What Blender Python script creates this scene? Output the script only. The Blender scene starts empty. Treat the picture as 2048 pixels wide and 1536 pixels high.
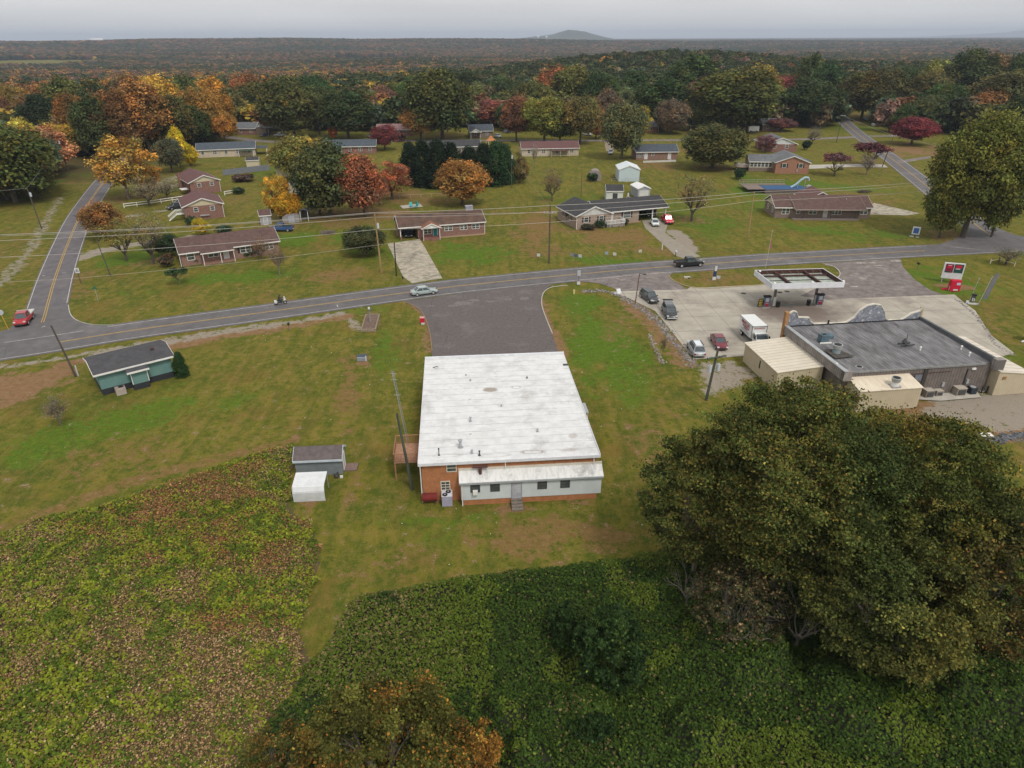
import bpy, math, random
import numpy as np
from math import radians, sin, cos, pi, hypot, atan2, sqrt
from mathutils import Vector, Matrix
random.seed(7); RNG = np.random.default_rng(7)
S = bpy.context.scene; COL = S.collection
# ---------------------------------------------------------------- camera, world, sun, exposure
FPX, CH, PITCH, ROLL = 1365.0, 42.0, radians(26.9), radians(0.25)
cam = bpy.data.cameras.new('camera'); cam.sensor_width = 36.0; cam.lens = 24.0
cam.clip_start = 0.5; cam.clip_end = 60000
camo = bpy.data.objects.new('camera', cam); COL.objects.link(camo)
_F = Vector((0, cos(PITCH), -sin(PITCH))); _R = Vector((1, 0, 0)); _U = Vector((0, sin(PITCH), cos(PITCH)))
R_ = _R*cos(ROLL) - _U*sin(ROLL); U_ = _U*cos(ROLL) + _R*sin(ROLL)
M = Matrix((R_, U_, -_F)).transposed().to_4x4(); M.translation = Vector((0, 0, CH))
camo.matrix_world = M; S.camera = camo
S.view_settings.view_transform = 'Standard'; S.view_settings.look = 'None'
S.view_settings.exposure = 0.35; S.view_settings.gamma = 1.0
SUN_EL, SUN_AZ = radians(54), radians(150)      # azimuth clockwise from +Y: the brighter part of the overcast lies behind the camera
W = bpy.data.worlds.new('World'); S.world = W; W.use_nodes = True
nt = W.node_tree; nt.nodes.clear()
sky = nt.nodes.new('ShaderNodeTexSky'); sky.sky_type = 'NISHITA'; sky.sun_disc = False
sky.sun_elevation = SUN_EL; sky.sun_rotation = SUN_AZ; sky.altitude = 200; sky.air_density = 1.2; sky.dust_density = 4.0; sky.ozone_density = 1.0
hsv = nt.nodes.new('ShaderNodeHueSaturation'); hsv.inputs['Saturation'].default_value = 0.15
# soft overcast cloud structure
tc = nt.nodes.new('ShaderNodeTexCoord'); mp = nt.nodes.new('ShaderNodeMapping'); mp.inputs['Scale'].default_value = (1.2, 1.2, 9.0)
nz = nt.nodes.new('ShaderNodeTexNoise'); nz.inputs['Scale'].default_value = 2.6; nz.inputs['Detail'].default_value = 5
rm = nt.nodes.new('ShaderNodeMapRange'); rm.inputs['From Min'].default_value = .3; rm.inputs['From Max'].default_value = .7
rm.inputs['To Min'].default_value = 0.95; rm.inputs['To Max'].default_value = 1.1
mul = nt.nodes.new('ShaderNodeMixRGB'); mul.blend_type = 'MULTIPLY'; mul.inputs['Fac'].default_value = 1
flat = nt.nodes.new('ShaderNodeMixRGB'); flat.inputs['Fac'].default_value = 0.72; flat.inputs['Color2'].default_value = (4.45, 4.42, 4.38, 1)
bg = nt.nodes.new('ShaderNodeBackground'); bg.inputs['Strength'].default_value = 0.15
out = nt.nodes.new('ShaderNodeOutputWorld')
nt.links.new(sky.outputs[0], hsv.inputs['Color']); nt.links.new(hsv.outputs[0], flat.inputs['Color1'])
nt.links.new(tc.outputs['Generated'], mp.inputs[0]); nt.links.new(mp.outputs[0], nz.inputs[0]); nt.links.new(nz.outputs[0], rm.inputs[0])
nt.links.new(flat.outputs[0], mul.inputs['Color1']); nt.links.new(rm.outputs[0], mul.inputs['Color2'])
nt.links.new(mul.outputs[0], bg.inputs[0]); nt.links.new(bg.outputs[0], out.inputs[0])
sl = bpy.data.lights.new('sun', 'SUN'); sl.energy = 1.5; sl.angle = radians(12); sl.color = (1.0, 0.95, 0.87)
so = bpy.data.objects.new('sun', sl); COL.objects.link(so)
sd = Vector((sin(SUN_AZ)*cos(SUN_EL), cos(SUN_AZ)*cos(SUN_EL), sin(SUN_EL)))
so.rotation_euler = sd.to_track_quat('Z', 'Y').to_euler(); so.location = (0, 0, 200)

# ---------------------------------------------------------------- survey helpers: a photo point to its place on the ground (or at height z)
def P(px, py, z=0.0):
    u = (px-1024)/FPX; v = (768-py)/FPX
    d = _F + u*R_ + v*U_
    t = (z-CH)/d.z
    return Vector((d.x*t, d.y*t, z))
def proj(x, y, z=0.0):
    q = Vector((x, y, z-CH)); dz = q.dot(_F)
    return 1024+FPX*q.dot(R_)/dz, 768-FPX*q.dot(U_)/dz
def hgt(p, pytop):
    lo, hi = 0.0, 60.0
    for _ in range(30):
        m = (lo+hi)/2
        if proj(p.x, p.y, m)[1] > pytop: lo = m
        else: hi = m
    return lo
def ppm(p): return FPX/((Vector((p.x, p.y, p.z-CH))).dot(_F))

# ---------------------------------------------------------------- numpy noise
_perm = RNG.random((256, 256))
def vnoise(x, y):
    xi = np.floor(x).astype(int); yi = np.floor(y).astype(int); fx = x-xi; fy = y-yi
    fx = fx*fx*(3-2*fx); fy = fy*fy*(3-2*fy)
    g = lambda a, b: _perm[a % 256, b % 256]
    return (g(xi, yi)*(1-fx)+g(xi+1, yi)*fx)*(1-fy)+(g(xi, yi+1)*(1-fx)+g(xi+1, yi+1)*fx)*fy
def fbm(x, y, s, o=4):
    x = np.asarray(x, float)/s; y = np.asarray(y, float)/s; r = 0; a = 1; t = 0
    for k in range(o):
        r = r+a*vnoise(x+17*k, y+31*k); t += a; a *= .5; x = x*2.03; y = y*2.03
    return r/t
MEADOWS = ((-430, 2500, 170, 330), (-1350, 2100, 220, 240), (760, 3000, 220, 420), (620, 1500, 110, 180), (1300, 2300, 220, 260), (-60, 560, 60, 12), (110, 560, 90, 14), (385, 900, 70, 60))
def meadow(x, y):
    k = np.zeros(np.shape(x), bool)
    for mx, my, ra, rb in MEADOWS: k |= (((x-mx)/ra)**2+((y-my)/rb)**2+(fbm(x, y, 60, 2)-.5)*.9) < 1
    return k
def sstep(a, b, x): t = np.clip((x-a)/(b-a), 0, 1); return t*t*(3-2*t)
def inpoly(x, y, poly):
    c = np.zeros(np.shape(x), bool); n = len(poly)
    for i in range(n):
        x1, y1 = poly[i][:2]; x2, y2 = poly[(i+1) % n][:2]
        if y1 == y2: continue
        c ^= ((y1 > y) != (y2 > y)) & (x < (x2-x1)*(y-y1)/(y2-y1)+x1)
    return c
def segdist(x, y, pts, closed=False):
    d = np.full(np.shape(x), 1e9); n = len(pts)
    for i in range(n if closed else n-1):
        ax, ay = pts[i][:2]; bx, by = pts[(i+1) % n][:2]; vx, vy = bx-ax, by-ay
        t = np.clip(((x-ax)*vx+(y-ay)*vy)/(vx*vx+vy*vy+1e-9), 0, 1)
        d = np.minimum(d, np.hypot(x-ax-t*vx, y-ay-t*vy))
    return d
def terrain(x, y):
    x = np.asarray(x, float); y = np.asarray(y, float)
    d = np.hypot(x, y); b = np.arctan2(x, np.maximum(y, 1e-3))
    A = 27-8*sstep(-.42, -.1, b)-17*sstep(.0, .25, b)
    h = A*np.exp(-((d-4600)/1100)**2)
    h = h+sstep(650, 1500, d)*(1-sstep(9000, 12000, d))*(fbm(x, y, 900, 3)-.55)*26
    drop = sstep(560, 1050, d)*(1-sstep(3000, 4300, d)); h = h-drop*(19-4*sstep(.1, .35, b))
    h = h+26*np.exp(-(((x-180)/210)**2+((y-900)/170)**2))+26*np.exp(-(((x-640)/230)**2+((y-760)/190)**2))
    return h*sstep(560, 820, d)

# ---------------------------------------------------------------- materials
MATS = {}
def N(nt, t, **k):
    n = nt.nodes.new('ShaderNode'+t)
    for a, b in k.items():
        if a in n.inputs: n.inputs[a].default_value = b
        else: setattr(n, a, b)
    return n
def new_mat(name):
    m = bpy.data.materials.new(name); m.use_nodes = True; nt = m.node_tree
    return m, nt, nt.nodes['Principled BSDF']
def mat(name, c, c2=None, scale=1.5, rough=.85, bump=0., stripe=None, metal=0., spec=.3, pos=False, contrast=(.35, .65), stretch=(1, 1, 1), detail=6, obj=False, c3=None, s3=.2):
    if name in MATS: return MATS[name]
    m, nt, b = new_mat(name); MATS[name] = m; L = nt.links.new
    b.inputs['Roughness'].default_value = rough; b.inputs['Metallic'].default_value = metal; b.inputs['Specular IOR Level'].default_value = spec
    if c2 is None: c2 = tuple(v*.82 for v in c)
    if pos: co = N(nt, 'NewGeometry').outputs['Position']
    else: co = N(nt, 'TexCoord').outputs['Object']
    mp = N(nt, 'Mapping'); mp.inputs['Scale'].default_value = stretch; L(co, mp.inputs[0])
    nz = N(nt, 'TexNoise', Scale=scale, Detail=detail, Roughness=.62); L(mp.outputs[0], nz.inputs[0])
    mr = N(nt, 'MapRange'); mr.inputs['From Min'].default_value = contrast[0]; mr.inputs['From Max'].default_value = contrast[1]; L(nz.outputs[0], mr.inputs[0])
    mx = N(nt, 'MixRGB'); mx.inputs['Color1'].default_value = (*c, 1); mx.inputs['Color2'].default_value = (*c2, 1); L(mr.outputs[0], mx.inputs[0])
    col = mx.outputs[0]
    if c3:
        n3 = N(nt, 'TexNoise', Scale=s3, Detail=5, Roughness=.7); L(co, n3.inputs[0])
        m3 = N(nt, 'MapRange'); m3.inputs['From Min'].default_value = .54; m3.inputs['From Max'].default_value = .7; L(n3.outputs[0], m3.inputs[0])
        x3 = N(nt, 'MixRGB'); x3.inputs['Color2'].default_value = (*c3, 1); L(m3.outputs[0], x3.inputs[0]); L(col, x3.inputs['Color1']); col = x3.outputs[0]
    hsrc = nz.outputs[0]
    if stripe:
        ax, per, amt = stripe
        sp = N(nt, 'SeparateXYZ'); L(co, sp.inputs[0])
        mm = N(nt, 'Math', operation='MULTIPLY'); mm.inputs[1].default_value = 1/per; L(sp.outputs[ax], mm.inputs[0])
        fr = N(nt, 'Math', operation='FRACT'); L(mm.outputs[0], fr.inputs[0])
        lt = N(nt, 'Math', operation='LESS_THAN'); lt.inputs[1].default_value = .16; L(fr.outputs[0], lt.inputs[0])
        m2 = N(nt, 'Math', operation='MULTIPLY'); m2.inputs[1].default_value = amt; L(lt.outputs[0], m2.inputs[0])
        dk = N(nt, 'MixRGB'); dk.inputs['Color2'].default_value = tuple(v*.35 for v in c)+(1,); L(m2.outputs[0], dk.inputs[0]); L(col, dk.inputs['Color1']); col = dk.outputs[0]
    if obj:
        oi = N(nt, 'ObjectInfo'); mo = N(nt, 'MixRGB', blend_type='MULTIPLY'); mo.inputs[0].default_value = 1; L(col, mo.inputs['Color1']); L(oi.outputs['Color'], mo.inputs['Color2']); col = mo.outputs[0]
    L(col, b.inputs['Base Color'])
    if bump:
        bp = N(nt, 'Bump', Strength=bump, Distance=.05); L(hsrc, bp.inputs['Height']); L(bp.outputs[0], b.inputs['Normal'])
    return m
def brickmat(name, c, c2, mortar=(.35, .3, .26)):
    if name in MATS: return MATS[name]
    m, nt, b = new_mat(name); MATS[name] = m; L = nt.links.new
    co = N(nt, 'TexCoord').outputs['Object']; sp = N(nt, 'SeparateXYZ'); L(co, sp.inputs[0])
    ad = N(nt, 'Math', operation='ADD'); L(sp.outputs[0], ad.inputs[0]); L(sp.outputs[1], ad.inputs[1])
    cb = N(nt, 'CombineXYZ'); L(ad.outputs[0], cb.inputs[0]); L(sp.outputs[2], cb.inputs[1])
    br = N(nt, 'TexBrick', Scale=1.0); br.inputs['Color1'].default_value = (*c, 1); br.inputs['Color2'].default_value = (*c2, 1); br.inputs['Mortar'].default_value = (*mortar, 1)
    br.inputs['Mortar Size'].default_value = .008; br.inputs['Brick Width'].default_value = .22; br.inputs['Row Height'].default_value = .075; L(cb.outputs[0], br.inputs[0])
    nz = N(nt, 'TexNoise', Scale=2.2, Detail=6, Roughness=.7); L(co, nz.inputs[0])
    mr = N(nt, 'MapRange'); mr.inputs['From Min'].default_value = .3; mr.inputs['From Max'].default_value = .75; mr.inputs['To Min'].default_value = 1.15; mr.inputs['To Max'].default_value = .7; L(nz.outputs[0], mr.inputs[0])
    mx = N(nt, 'MixRGB', blend_type='MULTIPLY'); mx.inputs[0].default_value = 1; L(br.outputs[0], mx.inputs['Color1']); L(mr.outputs[0], mx.inputs['Color2'])
    L(mx.outputs[0], b.inputs['Base Color']); b.inputs['Roughness'].default_value = .9
    return m
def paint(name, c, rough=.32):
    if name in MATS: return MATS[name]
    m = mat(name, c, tuple(v*.9 for v in c), scale=3, rough=rough, spec=.5)
    m.node_tree.nodes['Principled BSDF'].inputs['Coat Weight'].default_value = .35
    return m
def cracks(m, sc=.22, wd=.012, amt=.5, dark=(.03, .027, .027)):
    nt = m.node_tree; L = nt.links.new; b = nt.nodes['Principled BSDF']; src = b.inputs['Base Color'].links[0].from_socket; pos = N(nt, 'NewGeometry').outputs['Position']
    nz = N(nt, 'TexNoise', Scale=.5, Detail=5); L(pos, nz.inputs[0]); ad = N(nt, 'MixRGB', blend_type='ADD'); ad.inputs[0].default_value = 2.2; L(pos, ad.inputs['Color1']); L(nz.outputs['Color'], ad.inputs['Color2']); v = N(nt, 'TexVoronoi', feature='DISTANCE_TO_EDGE', Scale=sc); L(ad.outputs[0], v.inputs['Vector'])
    mr = N(nt, 'MapRange'); mr.inputs['From Min'].default_value = wd*2; mr.inputs['From Max'].default_value = wd*.4; mr.inputs['To Max'].default_value = amt; L(v.outputs['Distance'], mr.inputs[0]); n2 = N(nt, 'TexNoise', Scale=.12, Detail=4); L(pos, n2.inputs[0]); m2 = N(nt, 'MapRange'); m2.inputs['From Min'].default_value = .42; m2.inputs['From Max'].default_value = .58; L(n2.outputs[0], m2.inputs[0]); mm = N(nt, 'Math', operation='MULTIPLY'); L(mr.outputs[0], mm.inputs[0]); L(m2.outputs[0], mm.inputs[1])
    x = N(nt, 'MixRGB'); x.inputs['Color2'].default_value = (*dark, 1); L(mm.outputs[0], x.inputs[0]); L(src, x.inputs['Color1']); L(x.outputs[0], b.inputs['Base Color']); return m
GLASS = mat('window_glass', (.03, .04, .045), (.05, .06, .065), rough=.12, spec=.8)
CARGLASS = mat('car_glass', (.03, .045, .05), (.045, .06, .065), rough=.08, spec=.9)
WHITE = mat('white_trim', (.72, .71, .68), (.62, .61, .58), scale=1.2)
BLACK = mat('black_rubber', (.015, .015, .015), (.03, .03, .03), rough=.9)
DARK = mat('dark_metal', (.04, .04, .042), (.07, .07, .07), rough=.6)
STEEL = mat('galvanised_steel', (.42, .43, .44), (.33, .34, .35), rough=.5, metal=.3)
RIM = mat('wheel_rim', (.5, .5, .5), rough=.4, metal=.4)
CONC = mat('concrete_plain', (.42, .39, .33), (.33, .31, .27), scale=.6)
POLEW = mat('weathered_pole', (.11, .085, .065), (.06, .05, .04), scale=3, stretch=(1, 1, .1))
POLEY = mat('new_pole_timber', (.33, .23, .10), (.22, .15, .07), scale=3, stretch=(1, 1, .1))
POLEG = mat('mossy_pole', (.085, .098, .07), (.045, .058, .045), scale=2, stretch=(1, 1, .2))
WOOD = mat('deck_timber', (.36, .19, .10), (.24, .12, .07), scale=3)
OLDWOOD = mat('grey_timber', (.22, .17, .14), (.14, .11, .09), scale=4)

# ---------------------------------------------------------------- mesh builder
class MB:
    def __init__(s): s.v = []; s.f = []
    def poly(s, pts):
        n = len(s.v); s.v += [tuple(p) for p in pts]; s.f.append(tuple(range(n, n+len(pts)))); return s
    def box(s, x0, x1, y0, y1, z0, z1):
        n = len(s.v)
        s.v += [(x0, y0, z0), (x1, y0, z0), (x1, y1, z0), (x0, y1, z0), (x0, y0, z1), (x1, y0, z1), (x1, y1, z1), (x0, y1, z1)]
        s.f += [tuple(n+i for i in q) for q in ((3, 2, 1, 0), (4, 5, 6, 7), (0, 1, 5, 4), (1, 2, 6, 5), (2, 3, 7, 6), (3, 0, 4, 7))]; return s
    def prism(s, pts, z0, z1):
        n = len(s.v); k = len(pts)
        s.v += [(p[0], p[1], z0) for p in pts]+[(p[0], p[1], z1) for p in pts]
        s.f.append(tuple(n+i for i in range(k-1, -1, -1))); s.f.append(tuple(n+k+i for i in range(k)))
        for i in range(k): j = (i+1) % k; s.f.append((n+i, n+j, n+k+j, n+k+i))
        return s
    def ext(s, prof, lo, hi, ax):
        n = len(s.v); k = len(prof)
        for t in (lo, hi):
            for a, z in prof: s.v.append((t, a, z) if ax == 'x' else (a, t, z))
        s.f.append(tuple(n+i for i in range(k))); s.f.append(tuple(n+k+i for i in range(k-1, -1, -1)))
        for i in range(k): j = (i+1) % k; s.f.append((n+j, n+i, n+k+i, n+k+j))
        return s
    def cyl(s, x, y, z0, z1, r, r2=None, n=10, ax='z'):
        r2 = r if r2 is None else r2; b = len(s.v)
        for t, rr in ((z0, r), (z1, r2)):
            for i in range(n):
                c, q = cos(2*pi*i/n)*rr, sin(2*pi*i/n)*rr
                s.v.append((x+c, y+q, t) if ax == 'z' else ((t, x+c, y+q) if ax == 'x' else (x+c, t, y+q)))
        s.f.append(tuple(b+i for i in range(n-1, -1, -1))); s.f.append(tuple(b+n+i for i in range(n)))
        for i in range(n): j = (i+1) % n; s.f.append((b+i, b+j, b+n+j, b+n+i))
        return s
    def tube(s, pts, r, n=5, r2=None):
        pts = [Vector(p) for p in pts]; k = len(pts); b = len(s.v)
        for i, p in enumerate(pts):
            t = (pts[min(i+1, k-1)]-pts[max(i-1, 0)]).normalized()
            a = t.orthogonal().normalized() if abs(t.z) > .9 else t.cross(Vector((0, 0, 1))).normalized(); c = t.cross(a)
            rr = r if r2 is None else r+(r2-r)*i/(k-1)
            for j in range(n): q = p+(a*cos(2*pi*j/n)+c*sin(2*pi*j/n))*rr; s.v.append(tuple(q))
        for i in range(k-1):
            for j in range(n): j2 = (j+1) % n; s.f.append((b+i*n+j, b+i*n+j2, b+(i+1)*n+j2, b+(i+1)*n+j))
        s.f.append(tuple(b+j for j in range(n-1, -1, -1))); s.f.append(tuple(b+(k-1)*n+j for j in range(n)))
        return s
    def bar(s, a, b, w): return s.tube([a, b], w*.707, 4)
    def ball(s, c, r, n=10, m=6, sz=1.):
        b = len(s.v)
        for i in range(m+1):
            th = pi*i/m
            for j in range(n): s.v.append((c[0]+r*sin(th)*cos(2*pi*j/n), c[1]+r*sin(th)*sin(2*pi*j/n), c[2]+r*cos(th)*sz))
        for i in range(m):
            for j in range(n): j2 = (j+1) % n; s.f.append((b+i*n+j, b+(i+1)*n+j, b+(i+1)*n+j2, b+i*n+j2))
        return s
    def obj(s, name, m, parent=None, smooth=False, bevel=0., label=None):
        me = bpy.data.meshes.new(name); me.from_pydata(s.v, [], s.f); me.validate(); me.update()
        if smooth:
            for p in me.polygons: p.use_smooth = True
        me.materials.append(m); o = bpy.data.objects.new(name, me); COL.objects.link(o)
        if parent: o.parent = parent
        if bevel: md = o.modifiers.new('b', 'BEVEL'); md.width = bevel; md.segments = 2; md.limit_method = 'ANGLE'
        if label: o['label'] = label
        return o
def tag(o, label=None, cat=None, group=None, kind=None):
    if label: o['label'] = label
    if cat: o['category'] = cat
    if group: o['group'] = group
    if kind: o['kind'] = kind
    return o
def thing(name, label, cat, loc=(0, 0, 0), rz=0., group=None):
    o = bpy.data.objects.new(name, None); COL.objects.link(o); o.empty_display_size = .3
    o.location = loc; o.rotation_euler = (0, 0, rz); return tag(o, label, cat, group)
def copy_tree(o, parent=None):
    c = o.copy(); COL.objects.link(c); c.parent = parent
    for ch in list(o.children): copy_tree(ch, c)
    return c
def structure(mb, name, m): return tag(mb.obj(name, m), kind='structure')

# ---------------------------------------------------------------- leaf meshes
def leafmesh(name, C, Nn, size, col, m, aspect=.75, zs=1.):
    n = len(C); Nn = Nn/(np.linalg.norm(Nn, axis=1, keepdims=True)+1e-9)
    r = RNG.normal(size=(n, 3)); t = np.cross(Nn, r); t /= np.linalg.norm(t, axis=1, keepdims=True)+1e-9; b = np.cross(Nn, t)
    s = np.asarray(size).reshape(-1, 1)*.5*np.array([1, 1, zs]); t = t*s; b = b*s*aspect
    V = np.stack([C-t-b, C+t-b*.6, C+t*.9+b, C-t*.7+b], 1).reshape(-1, 3).astype(np.float32)
    me = bpy.data.meshes.new(name); me.vertices.add(4*n); me.vertices.foreach_set('co', V.ravel())
    me.loops.add(4*n); me.loops.foreach_set('vertex_index', np.arange(4*n, dtype=np.int32))
    me.polygons.add(n); me.polygons.foreach_set('loop_start', np.arange(0, 4*n, 4, dtype=np.int32)); me.polygons.foreach_set('loop_total', np.full(n, 4, np.int32))
    at = me.attributes.new('tint', 'FLOAT_COLOR', 'FACE'); cc = np.ones((n, 4), np.float32); cc[:, :3] = col; at.data.foreach_set('color', cc.ravel())
    me.update(); me.materials.append(m); return me
def leafmat(name, mode):
    m, nt, b = new_mat(name); L = nt.links.new
    a = N(nt, 'Attribute', attribute_name='tint'); c = a.outputs['Color']
    if mode == 'obj':
        x = N(nt, 'MixRGB', blend_type='MULTIPLY'); x.inputs[0].default_value = 1; L(c, x.inputs['Color1']); L(N(nt, 'ObjectInfo').outputs['Color'], x.inputs['Color2']); c = x.outputs[0]
    if mode == 'inst':
        x = N(nt, 'MixRGB', blend_type='MULTIPLY'); x.inputs[0].default_value = 1; L(c, x.inputs['Color1']); L(N(nt, 'Attribute', attribute_type='INSTANCER', attribute_name='tcol').outputs['Color'], x.inputs['Color2']); c = x.outputs[0]
    L(c, b.inputs['Base Color']); b.inputs['Roughness'].default_value = .75; b.inputs['Specular IOR Level'].default_value = .15
    tr = N(nt, 'BsdfTranslucent'); L(c, tr.inputs[0]); ms = N(nt, 'MixShader'); ms.inputs[0].default_value = .22
    L(b.outputs[0], ms.inputs[1]); L(tr.outputs[0], ms.inputs[2]); L(ms.outputs[0], nt.nodes['Material Output'].inputs[0])
    return m
LEAF = leafmat('foliage', 'obj'); LEAFI = leafmat('woodland_foliage', 'inst'); LEAFC = leafmat('leaf_cover', 'col')
BARK = mat('bark', (.10, .08, .065), (.06, .05, .04), scale=3, stretch=(1, 1, .3))
BARKL = mat('pale_bark', (.22, .18, .15), (.12, .10, .085), scale=3, stretch=(1, 1, .3))
def tints(k, n, hue=.25, val=.30):
    b = np.exp(RNG.normal(0, val, k)); h = RNG.normal(0, hue, k)
    t = np.stack([b*(1+h*.8), b, b*(1-h*.5)], 1); return np.clip(t, .12, 3)
def crown(name, seed, nl, nc, shape='round', leaf=.1, cr=(.2, .38), fill=.5, m=LEAF, hue=.2, val=.28, zs=.5, zlo=.16):
    g = np.random.default_rng(seed)
    d = g.normal(size=(nc, 3)); d /= np.linalg.norm(d, axis=1, keepdims=True); r = (fill+(1-fill)*g.random(nc))**.6
    if shape == 'round': c = d*r[:, None]*[.78, .78, .38]+[0, 0, .5]; c[:, 2] = np.where(c[:, 2] < zlo, zlo+g.random(nc)*.3, c[:, 2])
    elif shape == 'oval':
        c = d*r[:, None]*[.75, .75, .42]+[0, 0, .5]; w = 1-.45*np.abs(c[:, 2]-.42)/.5; c[:, 0] *= w; c[:, 1] *= w
    elif shape == 'flat': c = d*r[:, None]*[.85, .85, .2]+[0, 0, .7]
    elif shape in ('cone', 'column'):
        z = g.random(nc)**(1.25 if shape == 'cone' else .9); a = g.random(nc)*2*pi
        w = (1-z)*.85+.08 if shape == 'cone' else np.clip(1.05-z**3, .25, 1)*.72
        rr = w*np.sqrt(.45+.55*g.random(nc)); c = np.stack([np.cos(a)*rr, np.sin(a)*rr, z*.92+.02], 1)
    csz = g.uniform(*cr, nc)*(1 if shape != 'cone' else .75)
    k = g.integers(0, nc, nl); u = g.normal(size=(nl, 3)); u /= np.linalg.norm(u, axis=1, keepdims=True)
    u[:, 2] = np.where(u[:, 2] < -.3, -u[:, 2]*.6, u[:, 2])
    rad = csz[k]*(.55+.5*g.random(nl))
    C = c[k]+u*rad[:, None]*[1, 1, .62]
    Nn = u*[.8, .8, 1]+g.normal(0, .42, (nl, 3))+[0, 0, .35]
    ct = np.exp(g.normal(0, val, nc)); ch = g.normal(0, hue, nc)
    lv = ct[k]*np.exp(g.normal(0, .25, nl)); hv = ch[k]+g.normal(0, hue*.5, nl)
    col = np.stack([lv*(1+hv*.8), lv, lv*(1-hv*.5)], 1).clip(.1, 3)
    return leafmesh(name, C, Nn, leaf*(.7+.6*g.random(nl)), col, m, zs=zs)
def branches(name, seed, levels=4, m=BARK, spread=.75, up=.35, thick=.055, nb=4, th=.28):
    """unit tree skeleton: height 1, reach about 1 horizontally (scaled by R, H)."""
    g = random.Random(seed); mb = MB()
    mb.tube([(0, 0, 0), (g.uniform(-.02, .02), g.uniform(-.02, .02), th*.6), (0, 0, th)], thick, 7, thick*.75)
    def rec(p, d, ln, r, lv):
        q = p+d*ln; mid = p+d*ln*.5+Vector((g.uniform(-1, 1), g.uniform(-1, 1), g.uniform(-.5, .5)))*ln*.08
        mb.tube([p, mid, q], r, 4 if lv > 2 else 3, r*.6)
        if lv == 0: return
        for _ in range(nb if lv > 1 else 3):
            nd = (d+Vector((g.uniform(-1, 1), g.uniform(-1, 1), g.uniform(-.35, .6)))*spread).normalized()
            rec(q if g.random() < .6 else mid, nd, ln*g.uniform(.55, .8), r*.55, lv-1)
    for i in range(5):
        a = i*2*pi/5+g.uniform(-.4, .4); d = Vector((cos(a)*g.uniform(.5, 1.1), sin(a)*g.uniform(.5, 1.1), g.uniform(.35, .8)*1.1)).normalized()
        rec(Vector((0, 0, th*g.uniform(.7, 1))), d, g.uniform(.24, .33), thick*.5, levels-1)
    me = bpy.data.meshes.new(name); me.from_pydata(mb.v, [], mb.f); me.update(); me.materials.append(m); return me
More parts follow.
